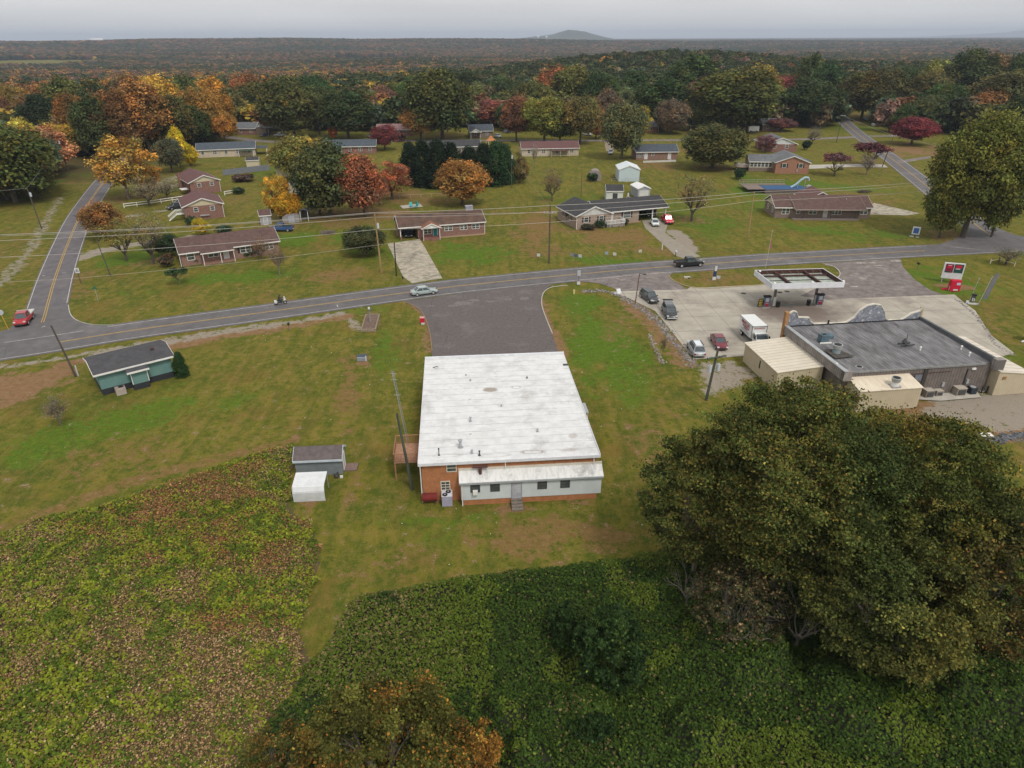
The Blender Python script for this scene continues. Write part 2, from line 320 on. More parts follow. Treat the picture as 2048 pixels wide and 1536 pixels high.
# ================================================================ GROUND
def PP(pts, z=0.): return [P(a, b, z) for a, b in pts]
def build_ground():
    ang = np.radians(np.arange(-66, 66.01, .26)); rs = [4.0]
    while rs[-1] < 30000:
        r = rs[-1]; rs.append(r+(.55 if 20 < r < 190 else max(.6, r*.012)))
    rs = np.array(rs); A, Rr = np.meshgrid(ang, rs); X = Rr*np.sin(A); Y = Rr*np.cos(A)
    Z = terrain(X, Y)+(fbm(X, Y, 14, 3)-.5)*.10*(Rr < 900)-.03
    na, nr = len(ang), len(rs); n = na*nr
    x, y = X.ravel(), Y.ravel(); d = np.hypot(x, y)
    nz = fbm(x, y, 5, 5)-.5; nz2 = fbm(x+90, y-40, 1.6, 3)-.5
    near = d < 700
    zone = np.zeros((n, 4), np.float32)
    def add(ch, w): zone[:, ch] = np.maximum(zone[:, ch], w)
    def ell(ch, cx, cy, rx, ry, s=1.):
        c = P(cx, cy); ax = abs(P(cx+rx, cy).x-c.x); up, dn = P(cx, cy-ry), P(cx, cy+ry); ay = (up-dn).length/2
        dir_ = (up-dn).normalized(); dx, dy = x-c.x, y-c.y
        q = np.hypot((dx*dir_.y-dy*dir_.x)/ax, (dx*dir_.x+dy*dir_.y)/ay)
        add(ch, s*sstep(1.5, .3, q+nz*2.2+nz2*1.0))
    def strip(ch, pts, hw, s=1., soft=.5):
        q = segdist(x, y, PP(pts))/hw; add(ch, s*sstep(1+soft, 1-soft, q+nz*1.6+nz2*.7))
    def pol(ch, pts, s=1., edge=1.2):
        pts = PP(pts); ins = inpoly(x, y, pts); q = segdist(x, y, pts, True)*np.where(ins, 1, -1)
        add(ch, s*sstep(-edge, edge, q+(nz*2.4+nz2)*edge))
    sstep_ = sstep
    # channels: 0 dry thatch, 1 lush green, 2 bare red-brown soil, 3 gravel
    for e in [(1230, 476, 115, 20, .9), (1300, 500, 60, 12, .7), (1075, 455, 38, 45, .9), (1110, 500, 45, 16, .7), (660, 548, 60, 13, .8), (640, 432, 22, 12, .6), (700, 770, 26, 70, .7),
              (1110, 1075, 190, 40, .75), (800, 1120, 90, 40, .4), (260, 900, 120, 30, .5), (1300, 880, 60, 90, .45), (1240, 650, 40, 30, .5), (150, 560, 40, 30, .6), (40, 500, 80, 40, .4),
              (1700, 395, 110, 16, .6), (1420, 555, 90, 20, .6), (1750, 330, 90, 20, .5), (1150, 800, 20, 60, .4), (560, 450, 60, 12, .5), (500, 600, 120, 14, .4), (830, 395, 90, 18, .8),
              (1380, 300, 90, 12, .6), (1310, 330, 60, 10, .8), (1050, 300, 60, 8, .6), (1960, 650, 60, 50, .4), (620, 1010, 22, 30, .7), (1560, 400, 60, 6, .4), (470, 400, 50, 20, .4), (700, 1010, 30, 60, .5)]: ell(0, *e)
    for e in [(950, 505, 75, 22, .9), (1230, 522, 130, 10, .9), (1180, 655, 34, 85, 1.), (1235, 700, 50, 70, .95), (1150, 620, 30, 30, .8), (1260, 780, 40, 60, .7), (255, 515, 60, 20, .9), (470, 555, 160, 12, .8), (1900, 565, 110, 26, .8), (1660, 462, 190, 10, .8), (110, 350, 60, 14, .7),
              (560, 480, 130, 12, .8), (750, 500, 50, 22, .6), (1420, 450, 60, 26, .7), (1640, 375, 120, 12, .8), (1500, 380, 50, 30, .8), (860, 360, 90, 22, .6), (290, 830, 150, 36, .7), (100, 880, 110, 40, .7), (880, 1070, 60, 30, .5), (1990, 720, 60, 40, .5),
              (770, 690, 26, 70, .6), (900, 1040, 220, 16, .6), (1180, 400, 130, 12, .5), (1700, 255, 60, 10, .6), (560, 340, 50, 20, .6), (740, 620, 70, 12, .5), (1330, 420, 50, 20, .5)]: ell(1, *e)
    strip(2, [(-60, 800), (40, 775), (110, 745)], 3.2, 1.); ell(2, 40, 770, 80, 26, 1.)
    strip(2, [(130, 727), (300, 697), (440, 672), (600, 648), (690, 632)], 1.7, .9); strip(0, [(-40, 1068), (100, 1020), (300, 950), (450, 912), (585, 880)], .9, .72)
    strip(3, [(-60, 742), (0, 735), (150, 712), (300, 688), (450, 664), (600, 642), (680, 628)], 1.4, .7)
    strip(2, [(822, 607), (842, 625), (856, 655), (862, 700)], .9, .75); strip(2, [(1083, 600), (1092, 630), (1104, 665), (1122, 710)], 1.1, .75)
    strip(2, [(1245, 590), (1300, 640), (1345, 690), (1375, 730)], 1.9, .75)
    pol(3, [(1860, 800), (2120, 760), (2150, 850), (1900, 870), (1840, 840)], .95); pol(2, [(1780, 800), (1900, 795), (2100, 780), (2100, 890), (1900, 885), (1800, 850)], .8)
    pol(3, [(1400, 725), (1470, 722), (1500, 745), (1480, 775), (1410, 790)], .8)
    strip(2, [(1880, 570), (1930, 575)], 1.6, .8); ell(2, 1025, 1016, 40, 8, .8); ell(2, 885, 1025, 50, 10, .5); ell(2, 1150, 1003, 40, 5, .7); ell(2, 620, 1006, 40, 8, .6)
    ell(2, 740, 650, 34, 26, .5); ell(2, 725, 722, 14, 10, .8); strip(3, [(700, 640), (722, 660)], 1., .6); ell(2, 590, 873, 13, 5, .95)
    strip(3, [(152, 518), (200, 502), (260, 490), (330, 482), (380, 474)], 1.8, .95); strip(3, [(255, 433), (340, 420)], 1.2, .9)
    strip(3, [(1345, 462), (1365, 480), (1384, 503)], 1.9, 1., .3); strip(2, [(130, 367), (200, 366), (215, 362)], 1.2, .7); strip(3, [(0, 570), (60, 500), (118, 395)], 1.2, .55); ell(2, 1830, 300, 70, 14, .9); ell(2, 1790, 305, 60, 10, .6)
    ell(0, 740, 430, 110, 18, .9); ell(2, 610, 300, 50, 10, .5); ell(3, 320, 370, 50, 12, .6); ell(2, 1080, 306, 60, 5, .5)
    for cx, cy, w in [(665, 420, 60), (735, 425, 50), (925, 402, 50), (800, 395, 40), (250, 395, 60), (565, 430, 30), (1425, 335, 55), (1385, 440, 40), (885, 272, 60), (1460, 256, 80), (1920, 478, 100), (300, 525, 45), (610, 352, 45), (1725, 235, 80), (1555, 225, 40)]: ell(2, cx, cy, w, w*.16, .55)
    forest = np.clip(sstep(560, 640, d+nz*60), 0, 1)
    forest = np.maximum(forest, .8*sstep(250, 300, d+nz*40)*sstep(-.42, -.5, np.arctan2(x, y)))
    forest = np.where(meadow(x, y), 0., forest)
    me = bpy.data.meshes.new('ground'); V = np.stack([x, y, Z.ravel()], 1).astype(np.float32)
    me.vertices.add(n); me.vertices.foreach_set('co', V.ravel())
    i, j = np.meshgrid(np.arange(nr-1), np.arange(na-1), indexing='ij'); a = (i*na+j).ravel()
    F = np.stack([a, a+1, a+na+1, a+na], 1)[:, ::-1].astype(np.int32); nf = len(F)
    me.loops.add(4*nf); me.loops.foreach_set('vertex_index', F.ravel()); me.polygons.add(nf)
    me.polygons.foreach_set('loop_start', np.arange(0, 4*nf, 4, dtype=np.int32)); me.polygons.foreach_set('loop_total', np.full(nf, 4, np.int32))
    me.polygons.foreach_set('use_smooth', np.ones(nf, bool))
    at = me.attributes.new('zone', 'FLOAT_COLOR', 'POINT'); zc = zone.copy(); at.data.foreach_set('color', zc.ravel())
    at = me.attributes.new('forest', 'FLOAT', 'POINT'); at.data.foreach_set('value', forest.astype(np.float32))
    at = me.attributes.new('gravel', 'FLOAT', 'POINT'); at.data.foreach_set('value', zone[:, 3].copy())
    me.update(calc_edges=True); me.validate()
    m, nt, b = new_mat('lawn_and_soil'); L = nt.links.new; pos = N(nt, 'NewGeometry').outputs['Position']
    def noise(s, det=6, ro=.6): q = N(nt, 'TexNoise', Scale=s, Detail=det, Roughness=ro); L(pos, q.inputs[0]); return q.outputs[0]
    def rng(src, a, b2, c=0., d2=1.):
        q = N(nt, 'MapRange'); q.inputs['From Min'].default_value = a; q.inputs['From Max'].default_value = b2; q.inputs['To Min'].default_value = c; q.inputs['To Max'].default_value = d2; L(src, q.inputs[0]); return q.outputs[0]
    def mix(f, c1, c2):
        q = N(nt, 'MixRGB'); L(f, q.inputs[0])
        for k, c in (('Color1', c1), ('Color2', c2)):
            if isinstance(c, tuple): q.inputs[k].default_value = (*c, 1)
            else: L(c, q.inputs[k])
        return q.outputs[0]
    def math_(op, a, bb):
        q = N(nt, 'Math', operation=op)
        for k, v in enumerate((a, bb)):
            if isinstance(v, (int, float)): q.inputs[k].default_value = v
            else: L(v, q.inputs[k])
        return q.outputs[0]
    wp = N(nt, 'Mapping'); wp.inputs['Scale'].default_value = (1, .35, 1); wp.inputs['Rotation'].default_value = (0, 0, .35); L(pos, wp.inputs[0]); ws = N(nt, 'TexNoise', Scale=.55, Detail=6, Roughness=.72); L(wp.outputs[0], ws.inputs[0]); n_str = ws.outputs[0]
    n_big, n_mid, n_fine, n_fib = noise(.035, 4), noise(.22, 6, .68), noise(1.4, 6, .7), noise(7, 5, .75)
    c = mix(rng(n_mid, .43, .57), (.046, .088, .005), (.150, .140, .012))
    c = mix(rng(n_big, .42, .6), c, mix(rng(n_fine, .35, .65), (.086, .120, .007), (.205, .160, .024)))
    n_bl = noise(.75, 5, .8); c = mix(rng(n_bl, .50, .60, 0, .75), c, (.205, .138, .036)); c = mix(rng(n_bl, .48, .40, 0, .8), c, (.036, .066, .005)); c = mix(rng(noise(.085, 5, .75), .53, .60, 0, .6), c, (.165, .098, .026)); c = mix(rng(n_fine, .54, .66, 0, .6), c, (.20, .14, .04))
    wm = N(nt, 'Mapping'); wm.inputs['Rotation'].default_value = (0, 0, -.2); wm.inputs['Scale'].default_value = (1, .045, 1); L(pos, wm.inputs[0]); wv = N(nt, 'TexNoise', Scale=.9, Detail=3, Roughness=.6); L(wm.outputs[0], wv.inputs[0])
    c = mix(rng(wv.outputs[0], .52, .66, 0, .45), c, (.044, .084, .005)); c = mix(rng(wv.outputs[0], .46, .36, 0, .4), c, (.17, .125, .03))
    c = mix(rng(n_str, .46, .66, 0, .75), c, (.042, .076, .005)); c = mix(rng(n_str, .46, .34, 0, .6), c, (.195, .150, .034))
    z = N(nt, 'Attribute', attribute_name='zone'); sp = N(nt, 'SeparateColor'); L(z.outputs['Color'], sp.inputs[0])
    def brk(ch, amt=1.1): return rng(math_('ADD', ch, math_('ADD', math_('MULTIPLY', math_('SUBTRACT', n_bl, .5), 3.2), math_('MULTIPLY', math_('SUBTRACT', n_fib, .5), .9))), .36, .70)
    c = mix(brk(sp.outputs[1]), c, mix(rng(n_fine, .3, .7), (.030, .098, .004), (.085, .165, .006)))
    c = mix(brk(sp.outputs[0]), c, mix(rng(n_fine, .3, .7), (.235, .145, .06), (.13, .075, .026)))
    c = mix(brk(sp.outputs[2], 1.2), c, mix(rng(n_fine, .3, .7), (.17, .083, .042), (.27, .16, .095)))
    gv = N(nt, 'Attribute', attribute_name='gravel').outputs['Fac']
    c = mix(brk(gv, .9), c, mix(rng(n_fib, .3, .7), (.20, .175, .155), (.38, .33, .285)))
    # mown stripes beside the brown ranch house
    c = mix(rng(n_fib, .3, .72, 0, .5), c, mix(rng(n_fib, .3, .8), (.015, .022, .004), (.30, .22, .07)))
    fo = N(nt, 'Attribute', attribute_name='forest').outputs['Fac']
    fc = mix(rng(noise(.004, 4), .4, .62), mix(rng(noise(.03, 5, .7), .38, .62), (.022, .03, .012), (.06, .045, .02)), mix(rng(noise(.03, 5, .7), .38, .62), (.10, .055, .03), (.045, .03, .018)))
    c = mix(fo, c, fc)
    # pale streets of distant housing stay part of the ground
    L(c, b.inputs['Base Color']); b.inputs['Roughness'].default_value = 1; b.inputs['Specular IOR Level'].default_value = .08
    bp = N(nt, 'Bump', Strength=.55, Distance=.12); L(n_fib, bp.inputs['Height']); L(bp.outputs[0], b.inputs['Normal'])
    me.materials.append(m); o = bpy.data.objects.new('ground', me); COL.objects.link(o); tag(o, kind='structure')
build_ground()

# ================================================================ ROADS
def densify(pts, step=3.):
    """Catmull-Rom through world points"""
    out = []; n = len(pts)
    for i in range(n-1):
        p0, p1, p2, p3 = pts[max(i-1, 0)], pts[i], pts[i+1], pts[min(i+2, n-1)]
        k = max(2, int((p2-p1).length/step))
        for t in range(k):
            t /= k; out.append(.5*((2*p1)+(p2-p0)*t+(2*p0-5*p1+4*p2-p3)*t*t+(3*p1-p0-3*p2+p3)*t**3))
    return out+[pts[-1]]
def ribbon(mb, path, off, w, z, dash=None):
    """strip of width w at lateral offset off (left positive), optionally dashed (on, gap)"""
    acc = 0; prev = None
    for i, p in enumerate(path):
        t = (path[min(i+1, len(path)-1)]-path[max(i-1, 0)]).normalized(); nrm = Vector((-t.y, t.x, 0))
        zz = z+float(terrain(p.x, p.y))
        a = p+nrm*(off+w/2); b = p+nrm*(off-w/2); a.z = b.z = zz
        if prev is not None:
            acc += (p-prev[2]).length
            if dash is None or acc % (dash[0]+dash[1]) < dash[0]: mb.poly([prev[1], b, a, prev[0]])
        prev = (a, b, p)
ASPH = mat('asphalt', (.130, .121, .122), (.095, .089, .091), scale=.5, pos=True, c3=(.17, .155, .152), s3=.09, bump=.2)
LOTA = mat('lot_asphalt', (.125, .106, .100), (.088, .076, .074), scale=2.2, pos=True, c3=(.150, .128, .124), s3=.18, bump=.3)
OLDA = mat('worn_asphalt', (.195, .165, .152), (.13, .11, .104), scale=.7, pos=True, c3=(.29, .25, .225), s3=.3, bump=.3, contrast=(.4, .6))
cracks(LOTA, .13, .010, .24); cracks(OLDA, .26, .016, .35); cracks(ASPH, .09, .007, .25)
YEL = mat('yellow_line', (.50, .32, .06), (.30, .21, .08), scale=1.5, pos=True); WHL = mat('white_line', (.55, .54, .50), (.32, .31, .29), scale=1.5, pos=True)
main = densify(PP([(-330, 745), (-150, 722), (0, 702), (120, 684), (262, 661), (400, 642), (512, 627), (640, 609), (762, 592), (900, 574), (1024, 561), (1150, 549), (1274, 538), (1400, 529), (1536, 519), (1660, 512), (1796, 504), (1900, 499), (2000, 494), (2120, 490), (2300, 484)]))
side = densify(PP([(62, 690), (85, 645), (98, 600), (112, 552), (135, 490), (160, 434), (192, 385), (218, 352), (240, 330), (265, 312), (300, 300)]))
right = densify(PP([(2010, 495), (1986, 474), (1961, 457), (1915, 420), (1870, 385), (1828, 352), (1776, 312), (1716, 268), (1686, 240), (1672, 212), (1662, 190), (1655, 172)]))
cross = densify(PP([(330, 262), (430, 271), (531, 283), (640, 285), (800, 282), (1000, 281), (1180, 281.5), (1300, 280.5), (1500, 280), (1620, 278), (1715, 274)]))
cross2 = densify(PP([(1712, 272), (1780, 272), (1830, 267), (1900, 264)]))
mb = MB(); ribbon(mb, main, 0, 8.6, .012); structure(mb, 'road', ASPH)
mb = MB(); ribbon(mb, side, 0, 6.6, .008); structure(mb, 'road_side_street', mat('side_asphalt', (.135, .122, .126), (.095, .086, .092), scale=.5, pos=True, c3=(.165, .15, .145), s3=.12, bump=.2))
mb = MB(); ribbon(mb, right, 0, 7.4, .007); structure(mb, 'road_hill_street', ASPH)
mb = MB(); ribbon(mb, cross, 0, 5.6, .004); structure(mb, 'road_back_street', OLDA)
mb = MB(); ribbon(mb, cross2, 0, 5., .005); structure(mb, 'road_lane', OLDA)
# junction mouths
def pad(name, pts, z, m):
    mb = MB(); q = PP(pts)
    for v in q: v.z = z
    mb.poly(q if (sum((q[i].x*q[(i+1) % len(q)].y-q[(i+1) % len(q)].x*q[i].y) for i in range(len(q))) > 0) else q[::-1])
    return structure(mb, name, m)
pad('road_junction', [(-60, 695), (0, 664), (22, 655), (40, 632), (56, 616), (85, 610), (137, 612), (142, 630), (158, 644), (190, 651), (250, 650), (230, 672), (60, 700)], .010, ASPH)
pad('road_junction_east', [(1861, 494), (1905, 480), (1925, 470), (1938, 455), (1962, 440), (1985, 452), (2030, 470), (2080, 478), (2080, 500), (1950, 508)], .010, ASPH)
# painted markings
mk = MB()
k0 = 0
for off in (.11, -.11):
    i0 = next(i for i, p in enumerate(main) if p.x > P(118, 684).x); i1 = next(i for i, p in enumerate(main) if p.x > P(1860, 501).x)
    ribbon(mk, main[i0:i1], off, .12, .018)
    j0 = next(i for i, p in enumerate(side) if p.y > P(86, 645).y); ribbon(mk, side[j0:], off*1.5, .13, .018)
    ribbon(mk, right[3:], off, .12, .018)
structure(mk, 'road_markings_yellow', YEL)
mw = MB()
ribbon(mw, main, -3.55, .13, .018)
i0 = next(i for i, p in enumerate(main) if p.x > P(232, 655).x); i2 = next(i for i, p in enumerate(main) if p.x > P(1870, 495).x); ribbon(mw, main[i0:i2], 3.45, .13, .018)
i3 = next(i for i, p in enumerate(main) if p.x > P(232, 655).x); ribbon(mw, main[:i3], 3.5, .12, .018, dash=(1.2, 2.2))
j1 = next(i for i, p in enumerate(side) if p.y > P(86, 612).y)
for o_ in (3., -3.): ribbon(mw, side[j1:], o_, .12, .018)
for o_ in (3.2, -3.2): ribbon(mw, right[8:], o_, .14, .018)
ribbon(mw, densify(PP([(137, 610), (141, 628), (155, 641), (185, 649), (228, 650)]), 1.), 0, .12, .018)
for a, b_ in (((170, 423), (180, 423)), ((171, 431), (178, 431)), ((124, 546), (133, 546)), ((85, 551), (90, 552)), ((674, 610), (676, 614)), ((83, 655), (91, 652)), ((1900, 494), (1960, 499))): ribbon(mw, densify(PP([a, b_]), 1.), 0, .14, .018)
structure(mw, 'road_markings_white', WHL)
def blot(px, py, rx, ry, m, seed, z=.020):
    g = random.Random(seed); c = P(px, py); n = 26; pts = [(c.x+rx*(.55+.5*g.random())*cos(2*pi*k/n), c.y+ry*(.55+.5*g.random())*sin(2*pi*k/n)) for k in range(n)]
    structure(MB().poly([(x, y, z) for x, y in pts]), 'parking_lot_patch', m)
PT = mat('pale_patch', (.17, .155, .150), (.125, .108, .108), scale=2.5, pos=True, contrast=(.4, .6)); PW = mat('chalky_patch', (.42, .38, .34), (.24, .21, .19), scale=2, pos=True, contrast=(.4, .6))
for k, (px, py, rx, ry) in enumerate(((925, 607, 2.4, 1.3), (948, 601, 1.4, .8), (982, 603, 1.2, .6), (1016, 599, 1.0, .7), (1048, 597, 1.0, 1.0), (905, 612, 1.1, .6), (862, 612, .8, .35))): blot(px, py, rx, ry, PT, 11+k)
for k, (px, py, rx, ry) in enumerate(((1722, 526, 1.5, .5), (1745, 526, 1.0, .5), (1755, 531, 1.2, .4), (1708, 573, .9, .4), (1790, 522, 1.6, .5))): blot(px, py, rx, ry, PW, 31+k, .022)
# parking lot of the white-roofed building
pad('parking_lot', [(866, 738), (863, 700), (859, 668), (851, 640), (838, 620), (824, 610), (808, 603), (1024, 574), (1108, 566), (1092, 578), (1084, 592), (1083, 610), (1091, 635), (1103, 665), (1116, 702), (1126, 732)], .014, LOTA)
pad('parking_lot_station_entrance', [(1150, 562), (1200, 567), (1228, 577), (1243, 584), (1374, 579), (1352, 565), (1337, 555), (1345, 545), (1300, 543)], .013, OLDA)
pad('parking_lot_east', [(1642, 527), (1800, 517), (1806, 534), (1830, 560), (1860, 580), (1893, 592), (1700, 598), (1600, 606), (1560, 590), (1616, 582), (1660, 562), (1681, 551), (1678, 540), (1662, 531)], .013, OLDA)
# station forecourt slab with joints and oil stain
def forecourt_mat():
    m = mat('station_concrete', (.385, .35, .29), (.30, .272, .225), scale=.35, pos=True, contrast=(.35, .65), c3=(.22, .19, .16), s3=.11)
    nt = m.node_tree; L = nt.links.new; b = nt.nodes['Principled BSDF']; src = b.inputs['Base Color'].links[0].from_socket
    pos = N(nt, 'NewGeometry').outputs['Position']; a = P(1590, 625); ex = Vector((1, .06, 0))
    mp = N(nt, 'Mapping', vector_type='TEXTURE'); mp.inputs['Location'].default_value = a; mp.inputs['Scale'].default_value = (11, 6.5, 1); L(pos, mp.inputs[0])
    ln = N(nt, 'VectorMath', operation='LENGTH'); L(mp.outputs[0], ln.inputs[0])
    nz = N(nt, 'TexNoise', Scale=.45, Detail=7, Roughness=.7); L(pos, nz.inputs[0]); ad = N(nt, 'Math', operation='ADD'); L(ln.outputs['Value'], ad.inputs[0]); L(nz.outputs[0], ad.inputs[1])
    mr = N(nt, 'MapRange'); mr.inputs['From Min'].default_value = 1.5; mr.inputs['From Max'].default_value = .95; mr.inputs['To Max'].default_value = .85; L(ad.outputs[0], mr.inputs[0])
    x = N(nt, 'MixRGB'); x.inputs['Color2'].default_value = (.135, .10, .085, 1); L(mr.outputs[0], x.inputs[0]); L(src, x.inputs['Color1'])
    rt = N(nt, 'VectorRotate', rotation_type='Z_AXIS'); rt.inputs['Angle'].default_value = -.06; L(pos, rt.inputs[0]); sp = N(nt, 'SeparateXYZ'); L(rt.outputs[0], sp.inputs[0]); col = x.outputs[0]
    for ax, per in ((0, 4.6), (1, 6.2)):
        mu = N(nt, 'Math', operation='MULTIPLY'); mu.inputs[1].default_value = 1/per; L(sp.outputs[ax], mu.inputs[0]); fr = N(nt, 'Math', operation='FRACT'); L(mu.outputs[0], fr.inputs[0])
        lt = N(nt, 'Math', operation='LESS_THAN'); lt.inputs[1].default_value = .022; L(fr.outputs[0], lt.inputs[0]); m2 = N(nt, 'Math', operation='MULTIPLY'); m2.inputs[1].default_value = .5; L(lt.outputs[0], m2.inputs[0])
        y = N(nt, 'MixRGB'); y.inputs['Color2'].default_value = (.10, .09, .08, 1); L(m2.outputs[0], y.inputs[0]); L(col, y.inputs['Color1']); col = y.outputs[0]
    L(col, b.inputs['Base Color']); return m
FC = forecourt_mat()
pad('forecourt_pavement', [(1224, 583), (1374, 579), (1381, 574), (1412, 575), (1470, 572), (1521, 569), (1570, 562), (1625, 560), (1655, 566), (1616, 584), (1600, 592), (1655, 600), (1700, 597), (1909, 589), (1924, 602), (1950, 621), (1980, 669), (2028, 706), (1975, 722), (1900, 760), (1700, 790), (1560, 752), (1490, 712), (1390, 719), (1370, 697), (1335, 652), (1310, 622), (1262, 599)], .016, FC)
pad('path_air_conditioner_slab', [(1830, 800), (1836, 790), (1952, 783), (1962, 796), (1880, 803)], .12, CONC); pad('path_back_walk', [(1952, 778), (2048, 760), (2110, 752), (2110, 768), (2048, 774), (1962, 786)], .10, CONC)
# driveways
DRV = mat('old_driveway', (.40, .355, .28), (.25, .22, .165), scale=.8, pos=True, c3=(.10, .09, .075), s3=.25, contrast=(.4, .6))
pad('driveway', [(775, 488), (839, 478), (847, 490), (885, 557), (862, 560), (824, 567), (806, 553)], .015, DRV)
pad('driveway_concrete', [(1284, 441), (1340, 436), (1336, 448), (1330, 466), (1386, 505), (1402, 513), (1370, 518), (1352, 512), (1290, 456)], .015, mat('tan_driveway', (.27, .24, .19), (.22, .19, .155), scale=.6, pos=True))
pad('driveway_east', [(1738, 412), (1748, 406), (1805, 419), (1840, 427), (1812, 431), (1738, 429)], .012, DRV)
pad('driveway_pale', [(1612, 330), (1700, 328), (1768, 329), (1776, 335), (1700, 334), (1616, 338)], .010, CONC)
pad('path_gravel_lane', [(1793, 322), (1860, 312), (1862, 316), (1800, 327)], .010, OLDA)
pad('driveway_back', [(1212, 302), (1208, 283), (1226, 283), (1228, 303)], .008, mat('buff_gravel', (.28, .22, .16), (.2, .16, .12), pos=True))
pad('patio', [(806, 418), (800, 412), (840, 408), (846, 414)], .10, CONC)
pad('path_slab_walk', [(1286, 322), (1352, 320), (1352, 324), (1286, 326)], .06, CONC)
# kerbs of the grass island and the lawn edge of the car park
def kerb(name, pts, m, w=.18, h=.12, label=None):
    pth = densify(PP(pts), 1.5); mb = MB(); pr = None
    for i, p in enumerate(pth):
        t = (pth[min(i+1, len(pth)-1)]-pth[max(i-1, 0)]).normalized(); n_ = Vector((-t.y, t.x, 0))*w/2; a, b_ = p+n_, p-n_; cur = (a.xyz, b_.xyz, Vector((a.x, a.y, h)), Vector((b_.x, b_.y, h)))
        if pr: mb.poly([pr[1], cur[1], cur[3], pr[3]]); mb.poly([cur[0], pr[0], pr[2], cur[2]]); mb.poly([pr[3], cur[3], cur[2], pr[2]])
        pr = cur
    return structure(mb, name, m)
kerb('kerb', [(1337, 553), (1352, 565), (1382, 574.5), (1420, 577), (1470, 574), (1521, 570), (1560, 563)], mat('faded_kerb_paint', (.36, .29, .15), (.26, .22, .15), pos=True, scale=2))
kerb('kerb_island_end', [(1650, 530), (1668, 534), (1678, 543), (1679, 552), (1665, 560), (1630, 561)], CONC)
kerb('kerb_lawn', [(1135, 571), (1105, 574), (1090, 582), (1084, 594), (1084, 612), (1092, 636), (1105, 668)], CONC, .16, .08)
kerb('kerb_lot', [(812, 605), (838, 618), (852, 640), (860, 668), (864, 702)], mat('dirty_kerb', (.25, .17, .1), (.18, .12, .07), pos=True), .16, .07)
# ================================================================ BUILDING KIT
PANE = mat('window_pane', (.035, .045, .05), (.10, .11, .11), scale=.6, rough=.1, spec=.8)
def opening(par, face, B, u, z, w, h, kind='win', fm=WHITE, lab=None):
    """window or door on face f/r/l/b of box B=(x0,x1,y0,y1); u metres along the face from its left end seen from outside"""
    x0, x1, y0, y1 = B
    o, ax, nr = {'f': (Vector((x0, y0, 0)), Vector((1, 0, 0)), Vector((0, -1, 0))), 'r': (Vector((x1, y0, 0)), Vector((0, 1, 0)), Vector((1, 0, 0))),
                 'l': (Vector((x0, y1, 0)), Vector((0, -1, 0)), Vector((-1, 0, 0))), 'b': (Vector((x1, y1, 0)), Vector((-1, 0, 0)), Vector((0, 1, 0)))}[face]
    def slab(mb, a0, a1, b0, b1, t0, t1):
        c = [o+ax*a+nr*t for a in (a0, a1) for t in (t0, t1)]; xs = [v.x for v in c]; ys = [v.y for v in c]
        mb.box(min(xs), max(xs), min(ys), max(ys), b0, b1)
    t = .09; mb = MB()
    for a in ((u-t, u+w+t, z+h, z+h+t), (u-t, u+w+t, z-t, z), (u-t, u, z, z+h), (u+w, u+w+t, z, z+h)): slab(mb, *a, -.01, .06)
    nm = 'door_frame' if 'door' in kind else 'window'
    if kind == 'win2': slab(mb, u+w/2-.06, u+w/2+.06, z, z+h, -.01, .055)
    if kind == 'win3':
        for q in (1/3, 2/3): slab(mb, u+w*q-.05, u+w*q+.05, z, z+h, -.01, .055)
    if 'win' in kind: slab(mb, u, u+w, z+h*.5-.03, z+h*.5+.03, -.01, .05)
    if kind == 'grid':
        for q in (1/3, 2/3): slab(mb, u, u+w, z+h*q-.03, z+h*q+.03, -.01, .05)
        slab(mb, u+w/2-.03, u+w/2+.03, z, z+h, -.01, .05)
    f = mb.obj(nm, fm, par); p = MB(); slab(p, u, u+w, z, z+h, -.02, .025)
    if kind == 'door': p.obj('door', mat('white_door', (.6, .6, .58), (.5, .5, .48)) if fm is WHITE else fm, f)
    elif kind == 'tealdoor': p.obj('door', mat('teal_door', (.02, .22, .26)), f)
    elif kind == 'greydoor': p.obj('door', mat('grey_white_door', (.42, .43, .45), (.3, .3, .33), scale=2), f)
    elif kind == 'darkdoor': p.obj('door', DARK, f)
    else: p.obj('pane', PANE, f)
    if kind == 'shut' or lab == 'shut':
        for s in (u-t-.5, u+w+t+.05): q = MB(); slab(q, s, s+.42, z-.02, z+h+.02, 0, .05); q.obj('shutter', mat('dark_shutter', (.03, .02, .022), (.05, .03, .03)), f)
    return f
def gable(par, B, z, rise, ax, over=.45, m=None, trim=WHITE, gm=None, th=.16, ge=.35, asym=.5):
    x0, x1, y0, y1 = B
    if ax == 'x': a0, a1, l0, l1 = y0, y1, x0, x1
    else: a0, a1, l0, l1 = x0, x1, y0, y1
    am = a0+(a1-a0)*asym; sl = rise/(am-a0); sr = rise/(a1-am); e0 = z-over*sl+.12; e1 = z-over*sr+.12; zr = z+rise+.12
    MB().ext([(a0-over, e0), (a0-over, e0+th), (am, zr+th), (a1+over, e1+th), (a1+over, e1), (am, zr)], l0-ge, l1+ge, ax).obj('roof', m, par)
    f = MB()
    for a_, e in ((a0-over-.05, e0), (a1+over, e1)):
        if ax == 'x': f.box(l0-ge, l1+ge, a_, a_+.05, e-.1, e+th*.9)
        else: f.box(a_, a_+.05, l0-ge, l1+ge, e-.1, e+th*.9)
    for l in (l0-ge-.05, l1+ge): f.ext([(a0-over, e0-.1), (a0-over, e0+th*.9), (am, zr+th*.9), (a1+over, e1+th*.9), (a1+over, e1-.1), (am, zr-.1)], l, l+.05, ax)
    f.obj('fascia', trim, par)
    for k, l in enumerate((l0, l1-.12)):
        MB().ext([(a0, z-.02), (am, z+rise-.02), (a1, z-.02)], l+.01, l+.11, ax).obj('gable', gm or trim, par)
